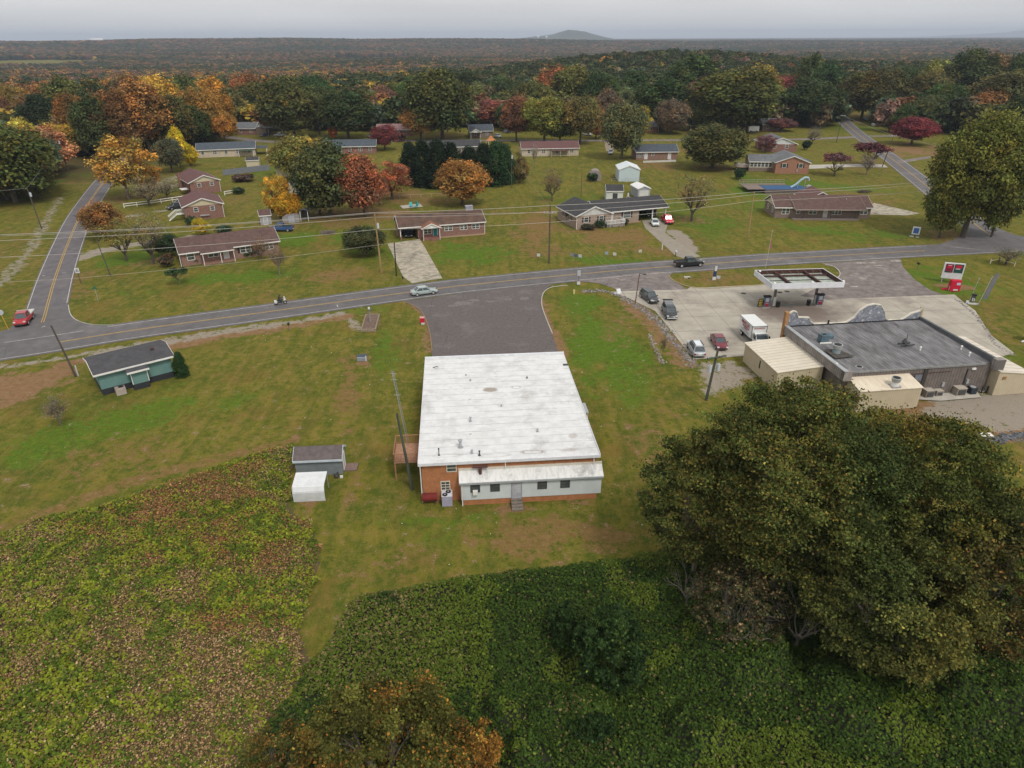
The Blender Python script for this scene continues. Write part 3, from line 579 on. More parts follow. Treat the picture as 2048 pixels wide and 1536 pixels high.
def walls(par, B, h, m, z0=0., name='wall', t=.0):
    x0, x1, y0, y1 = B; return MB().box(x0, x1, y0, y1, z0-.15, h).obj(name, m, par)
def frame_thing(name, label, cat, pa, pb, group=None, z=0.):
    a, b = P(*pa), P(*pb); a.z = z+float(terrain(a.x, a.y)); return thing(name, label, cat, a, atan2(b.y-a.y, b.x-a.x), group), hypot(b.x-a.x, b.y-a.y)
def chimney(par, x, y, z0, z1, m, w=.8, d=.6): MB().box(x-w/2, x+w/2, y-d/2, y+d/2, z0, z1).box(x-w/2-.06, x+w/2+.06, y-d/2-.06, y+d/2+.06, z1, z1+.1).obj('chimney', m, par)
def vents(par, pts, z):
    for x, y, zz in pts: MB().cyl(x, y, zz-.3, zz+.35, .07).obj('roof_vent', WHITE, par)
BRK_R = brickmat('red_brick', (.20, .062, .038), (.15, .045, .03)); BRK_O = brickmat('orange_brick', (.33, .115, .045), (.26, .09, .038))
BRK_T = brickmat('tan_brick', (.34, .25, .185), (.24, .17, .13)); BRK_B = brickmat('brown_brick', (.16, .10, .07), (.12, .075, .055)); BRK_M = brickmat('mixed_brick', (.24, .10, .06), (.15, .07, .045))
SH_BR = mat('brown_shingles', (.125, .072, .062), (.075, .045, .04), scale=1.2, detail=8, stripe=(2, .14, .35)); SH_DK = mat('charcoal_shingles', (.055, .053, .055), (.035, .034, .037), scale=.9, detail=8, stripe=(2, .12, .3))
SH_GR = mat('grey_shingles', (.15, .155, .16), (.10, .105, .115), scale=1, detail=8, stripe=(2, .12, .3)); SH_BL = mat('blue_grey_shingles', (.07, .085, .10), (.05, .06, .075), scale=1, stripe=(2, .12, .3)); SH_RED = mat('maroon_shingles', (.135, .066, .062), (.10, .05, .047), scale=.9, detail=8, stripe=(2, .14, .3))
SH_PK = mat('faded_rose_roof', (.28, .17, .16), (.2, .12, .12), scale=1); SH_RUST = mat('rust_shingles', (.24, .10, .055), (.17, .075, .045), scale=1)
SIDE_C = mat('cream_siding', (.55, .48, .34), (.48, .42, .3), stripe=(2, .2, .4)); SIDE_B = mat('beige_wall', (.50, .42, .32), (.40, .34, .26), scale=.8)

# ================================================================ MAIN BUILDING (white roof)
def main_building():
    B, Wd = frame_thing('brick_hall', 'large orange brick building with a flat white roof behind the car park', 'building', (840, 1008), (1205, 985))
    B.location = P(836.5, 926, 4.85).xy.to_3d(); e = P(1200, 908, 4.85); b = B.location; B.rotation_euler.z = atan2(e.y-b.y, e.x-b.x); Wd = (Vector((e.x, e.y))-b.xy).length
    D = (P(852, 719, 4.85).xy-b.xy).length; o = .25; HT = 4.75
    bm = brickmat('hall_brick', (.40, .145, .052), (.33, .115, .042), mortar=(.36, .2, .1)); walls(B, (o, Wd-o, o, D-o), HT-.1, bm)
    rm = mat('white_roof_membrane', (.64, .64, .635), (.55, .555, .555), scale=.9, rough=.6, contrast=(.4, .62), c3=(.44, .43, .42), s3=.28)
    nt = rm.node_tree; L = nt.links.new; bs = nt.nodes['Principled BSDF']; src = bs.inputs['Base Color'].links[0].from_socket
    co = N(nt, 'TexCoord').outputs['Object']; sp = N(nt, 'SeparateXYZ'); wn = N(nt, 'TexNoise', Scale=.5, Detail=4); L(co, wn.inputs[0]); L(co, sp.inputs[0])
    ad = N(nt, 'Math', operation='MULTIPLY_ADD'); L(wn.outputs[0], ad.inputs[0]); ad.inputs[1].default_value = .22; L(sp.outputs[1], ad.inputs[2])
    mu = N(nt, 'Math', operation='MULTIPLY'); mu.inputs[1].default_value = 1/1.42; L(ad.outputs[0], mu.inputs[0]); fr = N(nt, 'Math', operation='FRACT'); L(mu.outputs[0], fr.inputs[0])
    lt = N(nt, 'Math', operation='LESS_THAN'); lt.inputs[1].default_value = .085; L(fr.outputs[0], lt.inputs[0]); sn = N(nt, 'TexNoise', Scale=.8, Detail=5, Roughness=.7); L(co, sn.inputs[0])
    sm = N(nt, 'MapRange'); sm.inputs['From Min'].default_value = .3; sm.inputs['From Max'].default_value = .6; sm.inputs['To Max'].default_value = .6; L(sn.outputs[0], sm.inputs[0]); m2 = N(nt, 'Math', operation='MULTIPLY'); L(lt.outputs[0], m2.inputs[0]); L(sm.outputs[0], m2.inputs[1])
    x = N(nt, 'MixRGB'); x.inputs['Color2'].default_value = (.30, .29, .28, 1); L(m2.outputs[0], x.inputs[0]); L(src, x.inputs['Color1']); col = x.outputs[0]
    gm = N(nt, 'Mapping'); gm.inputs['Scale'].default_value = (9, .8, 1); L(co, gm.inputs[0]); gn = N(nt, 'TexNoise', Scale=1, Detail=5, Roughness=.7); L(gm.outputs[0], gn.inputs[0]); gr = N(nt, 'MapRange'); gr.inputs['From Min'].default_value = .58; gr.inputs['From Max'].default_value = .75; gr.inputs['To Max'].default_value = .2; L(gn.outputs[0], gr.inputs[0])
    x = N(nt, 'MixRGB'); x.inputs['Color2'].default_value = (.4, .4, .4, 1); L(gr.outputs[0], x.inputs[0]); L(col, x.inputs['Color1']); col = x.outputs[0]
    # ponding stains: (x, y, rx, ry, ring?)
    def lp(px, py): q = P(px, py, HT+.1); v = q-B.location; r = -B.rotation_euler.z; return v.x*cos(r)-v.y*sin(r), v.x*sin(r)+v.y*cos(r)
    for px, py, rx, ry, ring, st in ((980, 779, .95, .62, 0, .85), (1032, 774, .6, .4, 1, .6), (1146, 870, .55, .6, 0, .45), (1066, 902, 1.3, .35, 1, .75), (1139, 898, 1.0, .3, 0, .45), (895, 909, 1.6, .35, 1, .35), (990, 909, 1.7, .35, 1, .4), (960, 868, .9, 1.6, 0, .12), (905, 850, .5, 2.5, 0, .12)):
        u, v = lp(px, py); mp = N(nt, 'Mapping', vector_type='TEXTURE'); mp.inputs['Location'].default_value = (u, v, 0); mp.inputs['Scale'].default_value = (rx, ry, 100); L(co, mp.inputs[0])
        ln = N(nt, 'VectorMath', operation='LENGTH'); L(mp.outputs[0], ln.inputs[0]); n2 = N(nt, 'TexNoise', Scale=2.6, Detail=5, Roughness=.7); L(co, n2.inputs[0]); a2 = N(nt, 'Math', operation='ADD'); L(ln.outputs['Value'], a2.inputs[0]); L(n2.outputs[0], a2.inputs[1])
        if ring:
            q = N(nt, 'Math', operation='SUBTRACT'); q.inputs[1].default_value = 1.38; L(a2.outputs[0], q.inputs[0]); q2 = N(nt, 'Math', operation='ABSOLUTE'); L(q.outputs[0], q2.inputs[0]); sr = q2.outputs[0]; fa, fb = .22, .02
        else: sr = a2.outputs[0]; fa, fb = 1.55, 1.2
        mr = N(nt, 'MapRange'); mr.inputs['From Min'].default_value = fa; mr.inputs['From Max'].default_value = fb; mr.inputs['To Max'].default_value = st; L(sr, mr.inputs[0])
        x = N(nt, 'MixRGB'); x.inputs['Color2'].default_value = (.26, .215, .165, 1); L(mr.outputs[0], x.inputs[0]); L(col, x.inputs['Color1']); col = x.outputs[0]
    L(col, bs.inputs['Base Color'])
    vs = .68
    rf = MB().poly([(0, 0, HT), (Wd, 0, HT), (Wd, D, HT+.12), (0, D, HT+.12)]).obj('roof', rm, B)
    for k, (px, py, r, h, m) in enumerate([(921, 893, .22, 1.0, STEEL), (941, 842, .14, .6, STEEL), (941, 800, .12, .35, WHITE), (878, 909, .08, .9, DARK), (959, 909, .1, .55, DARK), (944, 905, .12, .4, STEEL), (1075, 862, .11, .35, STEEL), (1003, 812, .09, .25, STEEL), (1054, 757, .1, .3, DARK), (941, 762, .12, .3, STEEL), (932, 751, .09, .22, STEEL), (943, 869, .11, .3, WHITE)]):
        u, v = lp(px, py); h *= .8; r *= vs; vb = MB().cyl(u, v, HT, HT+h, r, r*.9).cyl(u, v, HT+h, HT+h+.1, r*1.6, r*1.5, 12).cyl(u, v, HT, HT+.06, r*2.2, r*2).obj('roof_vent', m, rf)
    u, v = lp(1131, 730); MB().box(u-.3, u+.3, v-.2, v+.2, HT+.02, HT+.2).obj('roof_hatch', DARK, rf)
    u, v = lp(866, 735); MB().tube([(u, v, HT+.1), (u+.5, v-.6, HT+.5), (u+.7, v-.8, HT+.5)], .05).box(u, u+2., v-1., v-.9, HT+.02, HT+.1).obj('fallen_bracket', DARK, rf)
    ed = MB().box(-.06, Wd+.06, -.08, 0, HT-.28, HT+.04).box(-.06, 0, 0, D, HT-.25, HT+.14).box(Wd, Wd+.06, 0, D, HT-.25, HT+.14).box(-.06, Wd+.06, D, D+.25, HT-.2, HT+.38)
    ed.obj('roof_edge', mat('white_metal_edge', (.66, .67, .69), (.55, .56, .58)), B)
    # rear lean-to
    def lz(px, py, z): q = P(px, py, z); v = q-B.location; r = -B.rotation_euler.z; return Vector((v.x*cos(r)-v.y*sin(r), v.x*sin(r)+v.y*cos(r), z))
    xl = lz(917, 1013, 0).x; xr = Wd+.15; yf = lz(917, 1013, 0).y
    if yf > -1.5: yf = -2.0
    return B, Wd, D, HT, lz, xl, xr, yf, bm
B, Wd, D, HT, lz, xl, xr, yf, HB = main_building()
def lean_to():
    z1 = 3.42; z0 = 2.75; yo = lz(1060, 961, z0).y; yw = yo+.22; y1 = .24
    for pts in (((918, 965), (1208, 955)),): xa = lz(*pts[0], z0).x; xb = lz(*pts[1], z0).x
    A = (xa+.15, xb-.15, yw, y1)
    sd = mat('pale_siding', (.56, .60, .60), (.49, .53, .53), scale=.7, stripe=(2, .13, .35))
    MB().ext([(yw, .62), (yw, z0-.04), (y1, z1-.06), (y1, .62)], A[0], A[1], 'x').obj('wall', sd, B, label='pale green-white lap siding of the rear lean-to')
    MB().box(A[0]+.08, A[1]-.4, yw+.05, y1, -.2, .62).obj('foundation', HB, B)
    rm = mat('stained_white_roof', (.62, .62, .60), (.47, .47, .46), scale=1.6, stretch=(3, .5, 1), contrast=(.42, .7), c3=(.30, .30, .29), s3=.5, rough=.6)
    rf = MB().ext([(yo, z0), (yo, z0+.1), (y1-.02, z1+.1), (y1-.02, z1)], xa, xb, 'x').obj('roof', rm, B, label='stained sloping roof of the rear lean-to')
    MB().box(xa, xb, yo-.07, yo, z0-.1, z0+.08).obj('gutter', mat('dull_gutter', (.35, .37, .38)), B)
    MB().box(xa, xb, y1-.02, y1+.05, z1+.05, z1+.4).obj('flashing', mat('cream_flashing', (.6, .56, .48)), B)
    w = A[1]-A[0]; X = lambda px: lz(px, 985, 1.8).x-A[0]
    dm = mat('dark_window_frame', (.05, .055, .055))
    for px, k in ((943, 1), (983, 0), (1079, 0), (1126, 0)):
        f = opening(B, 'f', A, X(px), 1.62, .78, .68, 'win', fm=dm)
        if k: MB().box(A[0]+X(px)+.14, A[0]+X(px)+.62, yw-.36, yw-.02, 1.42, 1.82).obj('window_air_conditioner', WHITE, f)
    f = opening(B, 'f', A, X(1025.5), .62, .9, 2.0, 'greydoor', fm=mat('grey_door_trim', (.3, .31, .34)))
    st = MB(); u = A[0]+X(1025.5)
    for k in range(4): st.box(u-.12, u+1.0, yw-.35*(k+1), yw-.35*k-.03, 0, .58-.145*k)
    st.obj('steps', mat('weathered_steps', (.2, .17, .14), (.13, .11, .095), scale=3), B)
    mA = (.25, Wd-.25, .25, 24)
    for (px, py, ww, hh, kd) in ((903, 936, .85, .75, 'win'), (891, 977, .78, .95, 'grid')):
        z = 3.55 if kd == 'win' else 1.35; q = lz(px, py, z+hh/2); opening(B, 'f', mA, q.x-.25-ww/2, z, ww, hh, kd, fm=mat('cream_frame', (.6, .55, .45)))
    dp = mat('white_downpipe', (.68, .66, .62))
    for px in (839,): q = lz(px, 930, 4.4); MB().box(q.x, q.x+.1, -.0, .24, 4.2, 4.45).box(q.x, q.x+.1, .12, .24, 0, 4.25).obj('downpipe', dp, B)
    for px in (1010, 1191): q = lz(px, 925, 4.4); MB().box(q.x, q.x+.1, .1, .24, z1+.1, 4.45).obj('downpipe', dp, B)
    MB().box(xa+.22, xa+.32, yw-.12, yw-.02, 0, z0-.1).obj('downpipe', dp, B)
    q = lz(960, 932, 4.0); MB().cyl(.02, 4.05, q.x-.75, q.x+.75, .13, ax='x').cyl(q.x, -.12, 3.3, 3.95, .16).obj('exhaust_hood', mat('rusty_red_duct', (.10, .045, .045)), B)
    for px in (1111, 1150): q = lz(px, 925, 4.4); MB().cyl(q.x, .2, 3.9, 4.45, .02).obj('conduit', DARK, B)
    # canopy on the right side door
    q = lz(1175, 815, 2.9); MB().box(Wd-.2, Wd+1.15, q.y-1.3, q.y+1.1, 2.85, 2.95).obj('side_canopy', mat('grey_canopy', (.38, .39, .42)), B)
    for yy in (q.y-1.2, q.y+1.0): MB().cyl(Wd+1.05, yy, 0, 2.85, .04).obj('canopy_post', WHITE, B)
lean_to()
def deck():
    T = thing('wooden_deck', 'raised timber deck with slatted railing on the left of the white-roofed building', 'deck', B.location, B.rotation_euler.z)
    z = 2.3; a = lz(788, 925, z); b = lz(833, 890, z); x0, x1, y0, y1 = a.x, -.02+.25, a.y, lz(795, 890, z).y+.3
    y1 = max(y1, y0+1.9)
    MB().box(x0, x1, y0, y1, z-.14, z).obj('deck_floor', mat('deck_boards', (.42, .24, .15), (.3, .16, .1), stripe=(0, .15, .7), scale=3), T)
    for (p, q) in (((x0, y0), (x1, y0)), ((x0, y0), (x0, y1)), ((x0, y1), (x1, y1))):
        r = MB(); P0, P1 = Vector((*p, z)), Vector((*q, z)); n = int((P1-P0).length/.17)
        r.bar(P0+Vector((0, 0, 1)), P1+Vector((0, 0, 1)), .09); r.bar(P0+Vector((0, 0, .12)), P1+Vector((0, 0, .12)), .05)
        for k in range(n+1): c = P0.lerp(P1, k/n); r.bar(c+Vector((0, 0, .1)), c+Vector((0, 0, 1)), .045 if k % 8 else .1)
        r.obj('railing', WOOD, T)
    for x, y in ((x0+.08, y0+.08), (x0+.08, y1-.08)): MB().bar((x, y, -.05), (x, y, z-.14), .13).obj('post', WOOD, T)
deck()
def clutter_by_hall():
    T = thing('fuel_tank', 'red cylindrical fuel oil tank lying on legs against the orange brick wall', 'tank', tuple(P(860, 1006)), B.rotation_euler.z)
    MB().cyl(0, .75, -.75, .75, .42, n=16, ax='x').obj('tank_body', mat('faded_red_paint', (.17, .02, .018), (.10, .018, .015)), T, smooth=False)
    for x in (-.55, .55):
        for y in (-.25, .25): MB().bar((x, y, 0), (x, y, .5), .05).obj('leg', DARK, T)
    MB().cyl(-.4, 0, 1.1, 1.35, .04).obj('filler_cap', DARK, T)
    T = thing('heat_pump', 'tall pale grey heat pump with two black top fans beside the red tank', 'air conditioner', tuple(P(895, 1014)), B.rotation_euler.z)
    MB().box(-.52, .52, 0, 1.15, .05, 1.25).obj('cabinet', mat('lavender_grey_panel', (.33, .32, .40), (.27, .26, .33)), T, bevel=.02)
    MB().box(-.54, .54, -.02, 1.17, 1.25, 1.28).obj('top_panel', mat('light_grey_panel', (.55, .55, .6)), T)
    for x, y in ((.14, .82), (-.2, .32)): f = MB().cyl(x, y, 1.26, 1.33, .27, n=18).obj('fan', BLACK, T); MB().cyl(x, y, 1.33, 1.36, .09, n=10).obj('fan_hub', STEEL, f)
clutter_by_hall()

# ================================================================ GAS STATION
RIBG = mat('ribbed_grey_roof', (.20, .197, .202), (.075, .066, .068), scale=.75, stretch=(1.6, .55, 1), contrast=(.36, .66), stripe=(0, .52, .8), rough=.6, detail=8)
RIBW = mat('ribbed_brown_siding', (.17, .145, .13), (.12, .10, .09), scale=1.2, stripe=(0, .42, .8)); RIBWY = mat('ribbed_brown_siding_side', (.30, .27, .25), (.2, .18, .165), scale=1.2, stripe=(1, .42, .9))
BEI = mat('beige_metal', (.47, .40, .28), (.42, .355, .245), scale=.8, stripe=(0, .3, .25)); BEIY = mat('beige_metal_side', (.47, .40, .28), (.42, .355, .245), scale=.8, stripe=(1, .3, .25)); BEIR = mat('beige_roof', (.62, .56, .45), (.54, .485, .385), scale=.8, stripe=(1, .8, .5), rough=.5); BEIRX = mat('cream_roof', (.64, .57, .45), (.54, .46, .35), scale=.9, stretch=(3, .5, 1), c3=(.42, .31, .22), s3=.4, rough=.5)
BEIRY = mat('pale_roof_sheet', (.62, .56, .47), (.56, .50, .41), scale=.8, stripe=(1, 1.1, .6), rough=.5)
def station():
    z = 4.4; a = P(1688, 741, z); b = P(1985, 722, z); c = P(1583, 651, z); rz = atan2(b.y-a.y, b.x-a.x)
    T = thing('store_building', 'low store with a streaky grey ribbed metal roof behind the fuel canopy', 'building', (a.x, a.y, 0), rz)
    r = -rz
    def l(px, py, zz): v = P(px, py, zz)-Vector((a.x, a.y, 0)); return Vector((v.x*cos(r)-v.y*sin(r), v.x*sin(r)+v.y*cos(r), zz))
    Wb = l(1985, 722, z).x; Db = l(1583, 651, z).y; Db = (Db+l(1860, 641, z).y)/2; h = z-.35
    MB().box(0, Wb, 0, Db, -.1, h).obj('wall', RIBW, T)
    MB().poly([(0, 0, z-.25), (Wb, 0, z-.25), (Wb, Db, z+.12), (0, Db, z+.12)]).obj('roof', RIBG, T)
    MB().box(0, Wb-.9, -.14, 0, z-.45, z-.2).obj('gutter', mat('grey_gutter', (.24, .24, .235), (.17, .17, .17)), T)
    # side parapets: mansard bands left and right
    MB().box(-.5, 0, -.9, Db, z-1.05, z+.25).obj('parapet', RIBWY, T); MB().box(-.55, .03, -.95, Db, z+.25, z+.33).obj('parapet_cap', STEEL, T)
    MB().box(-.5, .6, -.95, -.05, z-1.05, z+.2).obj('parapet', RIBWY, T)
    pd = mat('dark_grey_parapet', (.11, .115, .12), (.08, .085, .09)); MB().box(Wb-.02, Wb+.35, 0, Db, z-.4, z+.5).obj('parapet', pd, T)
    MB().box(Wb-.05, Wb+1.2, -.8, .1, z-1.0, z+.45).obj('parapet', RIBWY, T)
    # false front, seen from behind: grey back with chipped white, wavy white-edged top
    prof = [(0, 0), (0, 2.7), (.6, 3.1), (1.1, 2.9), (1.5, 1.9), (3.2, 1.75), (3.5, 1.1), (4.2, .55), (8.2, .35), (9.2, .5), (10.2, 1.3), (10.9, 2.6), (11.9, 3.4), (13.0, 3.6), (14.1, 3.35), (14.8, 2.3), (15.3, .9), (15.9, .45), (17.8, .3), (18.6, .9), (19.3, 1.5), (20.6, 1.9), (20.9, 2.5)]
    s = (Wb+.3)/20.9; pr = [(x*s-.1, y*.85+z-.15) for x, y in prof]; top = pr[1:]
    back = mat('chipped_grey_paint', (.21, .225, .26), (.15, .16, .19), scale=1.3, contrast=(.42, .6), c3=(.6, .6, .58), s3=2.1)
    MB().ext([(pr[0][0], z-.5)]+top+[(top[-1][0], z-.5)], Db+.05, Db+.22, 'y').obj('false_front', back, T)
    MB().box(0, Wb, Db-.25, Db+.04, z-.2, z+.2).obj('roof_upstand', mat('black_tar', (.02, .02, .022)), T)
    e = MB()
    for i in range(len(top)-1): (x0, z0), (x1, z1) = top[i], top[i+1]; e.poly([(x0, Db-.02, z0), (x1, Db-.02, z1), (x1, Db+.32, z1+.02), (x0, Db+.32, z0+.02)]); e.poly([(x0, Db-.02, z0-.16), (x1, Db-.02, z1-.16), (x1, Db-.02, z1), (x0, Db-.02, z0)]); e.poly([(x1, Db+.32, z1-.16), (x0, Db+.32, z0-.16), (x0, Db+.32, z0+.02), (x1, Db+.32, z1+.02)])
    e.obj('front_coping', mat('cream_coping', (.6, .56, .48)), T)
    tw = mat('raw_timber_panel', (.40, .21, .08), (.25, .13, .06), scale=2)
    MB().box(-.62, -.14, Db-.1, Db+.5, 1.2, z+2.3).obj('end_panel', tw, T); MB().box(Wb+.12, Wb+.4, Db+.0, Db+.5, z-.3, z+1.9).obj('end_panel', mat('buff_panel', (.42, .32, .18)), T)
    MB().box(6.1, 6.3, Db-.1, Db+.05, z+.2, z+.75).obj('floodlight', BLACK, T)
    # rooftop plant
    q = l(1645, 684, z); u = MB().box(q.x-.55, q.x+.55, q.y-.5, q.y+.5, z+.1, z+1.15).obj('roof_air_handler', mat('blue_grey_plant', (.10, .15, .18), (.07, .11, .13)), T)
    MB().ext([(q.y-.35, z+.5), (q.y+.35, z+.5), (q.y+.35, z+1.15), (q.y-.35, z+.95)], q.x+.55, q.x+1.3, 'x').obj('hood', MATS['blue_grey_plant'], u); MB().box(q.x-.75, q.x+.9, q.y-.7, q.y-.55, z+.02, z+.2).obj('curb', WHITE, u); MB().box(q.x-.3, q.x+.3, q.y-.25, q.y+.25, z+1.15, z+1.17).obj('opening', BLACK, u)
    def fan(q, s, base, par, zz): 
        u = MB().cyl(q.x, q.y, zz, zz+.5*s, .42*s, .36*s, 14).obj('exhaust_fan', base, par); MB().cyl(q.x, q.y, zz+.5*s, zz+.95*s, .42*s, .52*s, 16).obj('cowl', mat('dull_steel_cowl', (.40, .42, .41), (.3, .31, .3)), u); MB().cyl(q.x, q.y, zz+.95*s, zz+.97*s, .4*s, n=16).obj('cowl_opening', BLACK, u)
    q = l(1672, 706, z); fan(q, 1.25, mat('grey_green_metal', (.22, .27, .28)), T, z+.05)
    MB().poly([(q.x-1.1, q.y-1.7, z+.06), (q.x+1.9, q.y-1.4, z+.06), (q.x+1.0, q.y+.3, z+.1), (q.x+.9, q.y+.9, z+.14), (q.x-1.2, q.y+1.0, z+.14)]).obj('grease_stain', mat('grease_black', (.045, .04, .034), (.09, .08, .07), scale=2.5), T)
    q = l(1812, 690, z); mb = MB().box(q.x-1, q.x+.9, q.y-.5, q.y-.3, z+.1, z+.25).box(q.x-1.1, q.x+.6, q.y+.1, q.y+.3, z+.1, z+.3).box(q.x-.4, q.x-.2, q.y-.6, q.y+.5, z+.1, z+.35).cyl(q.x, q.y+.4, z+.3, z+.8, .35, .12).bar((q.x+.1, q.y+.2, z+.2), (q.x+.3, q.y+.6, z+1.3), .07); mb.obj('antenna_mount', DARK, T)
    for px, py in ((1922, 698), (1938, 711), (1672, 733), (1840, 700)): q = l(px, py, z); MB().cyl(q.x, q.y, z-.1, z+.38, .09).cyl(q.x, q.y, z+.38, z+.5, .16, .1).obj('roof_vent', WHITE, T)
    # wall gear at the rear
    for px, wd, hh, m in ((1839, .25, 1.2, DARK),): q = l(px, 760, 2); MB().box(q.x-.25, q.x+.25, -.12, -.01, 0, z-.5).obj('dark_downspout', mat('dark_downspout', (.05, .045, .04)), T)
    q = l(1932, 760, 2); MB().box(q.x-.08, q.x+.08, -.1, -.01, 0, z-.9).obj('dark_downspout', MATS['dark_downspout'], T)
    for px, py, z_ in ((1888, 770, 1.5), (1943, 768, 1.7)): q = l(px, py, z_); MB().box(q.x-.17, q.x+.17, -.2, -.01, z_-.3, z_+.3).obj('meter_box', STEEL, T)
    q = l(1835, 748, 3); MB().box(q.x-.4-.3, q.x+.3, -.16, -.01, 2.3, 3.1).obj('meter_box', mat('slate_box', (.16, .17, .2)), T); MB().tube([(2.5, -.08, 3.2), (9, -.08, 3.3), (15, -.08, 3.35)], .035).obj('conduit', mat('rusty_conduit', (.10, .05, .04)), T)
    q = l(1948, 735, 3.6); MB().box(q.x-.35, q.x+.2, -.16, -.01, 3.35, 3.6).obj('wall_light', WHITE, T)
    # left wing (beige lean-to)
    zl = 3.3; A0 = l(1493, 682, 3.1); A1 = l(1551, 743, 3.1); A2 = l(1645, 730, 3.3); x0 = (A0.x+A1.x)/2; y0 = A1.y; y1 = A0.y
    wl = MB().ext([(x0+.15, 0), (-.5, 0), (-.5, zl), (x0+.15, 2.75)], y0+.1, y1-.1, 'y').obj('side_wing', BEI, T, label='beige metal wing left of the grey roof'); MB().ext([(x0, 2.8), (x0, 2.9), (-.5, zl+.12), (-.5, zl+.02)], y0, y1, 'y').obj('wing_roof', BEIR, wl)
    wy = l(1524, 728, 1.8).y; MB().box(x0+.1, x0+.16, wy-.12, wy+.12, 1.2, 2.3).obj('slot_window', BLACK, wl)
    # right wing
    C = [l(1895, 667, 3.2), l(1936, 665, 3.0), l(2072, 735, 3.0), l(1975, 733, 3.3)]
    x1 = Wb+5.2; y0 = -1.4; y1 = Db-3.4
    wr = MB().ext([(Wb+.35, 0), (x1-.1, 0), (x1-.1, 2.75), (Wb+.35, 3.35)], y0+.1, y1-.1, 'y').obj('side_wing', BEI, T, label='beige metal wing right of the grey roof'); MB().ext([(Wb+.36, 3.38), (Wb+.36, 3.48), (x1, 2.9), (x1, 2.8)], y0, y1, 'y').obj('wing_roof', BEIRY, wr)
    MB().box(Wb+1., Wb+1.5, y0+.02, y0+.09, 2.3, 2.7).obj('wall_vent', mat('rusty_vent', (.3, .16, .07)), wr)
    # rear block
    R0 = l(1705, 750, 3.3); R1 = l(1810, 738, 3.3); R2 = l(1848, 781, 2.9); x0, x1 = .7, l(1804, 737, 3.4).x; yb = l(1848, 779, 2.9).y+.5
    wb = MB().ext([(yb+.1, 0), (-.02, 0), (-.02, 3.25), (yb+.1, 2.75)], x0+.1, x1-.1, 'x').obj('rear_wing', BEI, T, label='beige block with a cream roof and two round fans'); MB().ext([(yb, 2.8), (yb, 2.9), (-.02, 3.42), (-.02, 3.32)], x0, x1, 'x').obj('wing_roof', BEIRX, wb)
    fan(l(1716, 743, 3.5), .9, WHITE, T, 3.35); q = l(1790, 768, 3.3); fan(q, 1.15, WHITE, T, 3.1); MB().box(q.x-.6, q.x+.6, q.y-.5, q.y+.5, 3.0, 3.15).obj('fan_curb', STEEL, T)
    # ground plant
    for (px, py, sx, sy, sz, m, nm, lab) in ((1858, 797, 1.15, 1.0, .95, (.26, .23, .19), 'condenser', 'tan boxy condenser unit at the left end of the slab behind the store'), (1878, 794, .9, .8, .7, (.3, .27, .23), 'condenser', 'low tan condenser wedged between two larger units behind the store'), (1921, 793, 1.3, 1.0, 1.0, (.33, .29, .24), 'condenser', 'large sloped tan condenser in the middle of the slab behind the store')):
        t = thing(nm, lab, 'air conditioner', tuple(P(px, py)+Vector((0, 0, .12))), rz, 'condensers behind the store'); mm = mat('tan_cabinet_%d' % px, m); MB().box(-sx/2, sx/2, 0, sy, 0, sz).obj('cabinet', mm, t, bevel=.03); MB().box(-sx/2+.1, sx/2-.1, -.02, 0, .12, sz-.15).obj('grille', DARK, t); MB().box(-sx/2-.04, sx/2+.04, -.04, sy+.04, sz, sz+.05).obj('lid', mat('tan_lid', (.4, .36, .3)), t)
    t = thing('condenser', 'dark round-fan condenser at the right end of the slab behind the store', 'air conditioner', tuple(P(1945, 790)+Vector((0, 0, .12))), rz, 'condensers behind the store'); MB().box(-.45, .45, -.1, .8, 0, .9).obj('cabinet', mat('black_louvre', (.02, .025, .035), (.04, .05, .06), stripe=(2, .08, .6)), t, bevel=.08); MB().cyl(0, .35, .9, .96, .36, n=18).obj('fan', STEEL, t)
    for px, lab in ((1962, 'left black bollard at the corner of the back walk'), (1972, 'right black bollard at the corner of the back walk')): t = P(px, 786); tag(MB().cyl(t.x, t.y, 0, 1.0, .09).ball((t.x, t.y, 1.0), .09).obj('bollard', BLACK), lab, 'bollard', 'black bollards behind the store')
    t = P(1962, 870); tag(MB().box(t.x-1.25, t.x+1.25, t.y-.45, t.y+.45, .05, .1).box(t.x-1.1, t.x-.9, t.y-.4, t.y+.4, 0, .06).box(t.x+.9, t.x+1.1, t.y-.4, t.y+.4, 0, .06).obj('fallen_sheet', WHITE), 'flat white sheet lying on the gravel behind the store', 'sheet')
    t = P(1492, 766); tag(MB().cyl(1, 1, 0, 0, .1).obj('x', WHITE), 'x', 'x') if 0 else None
station()
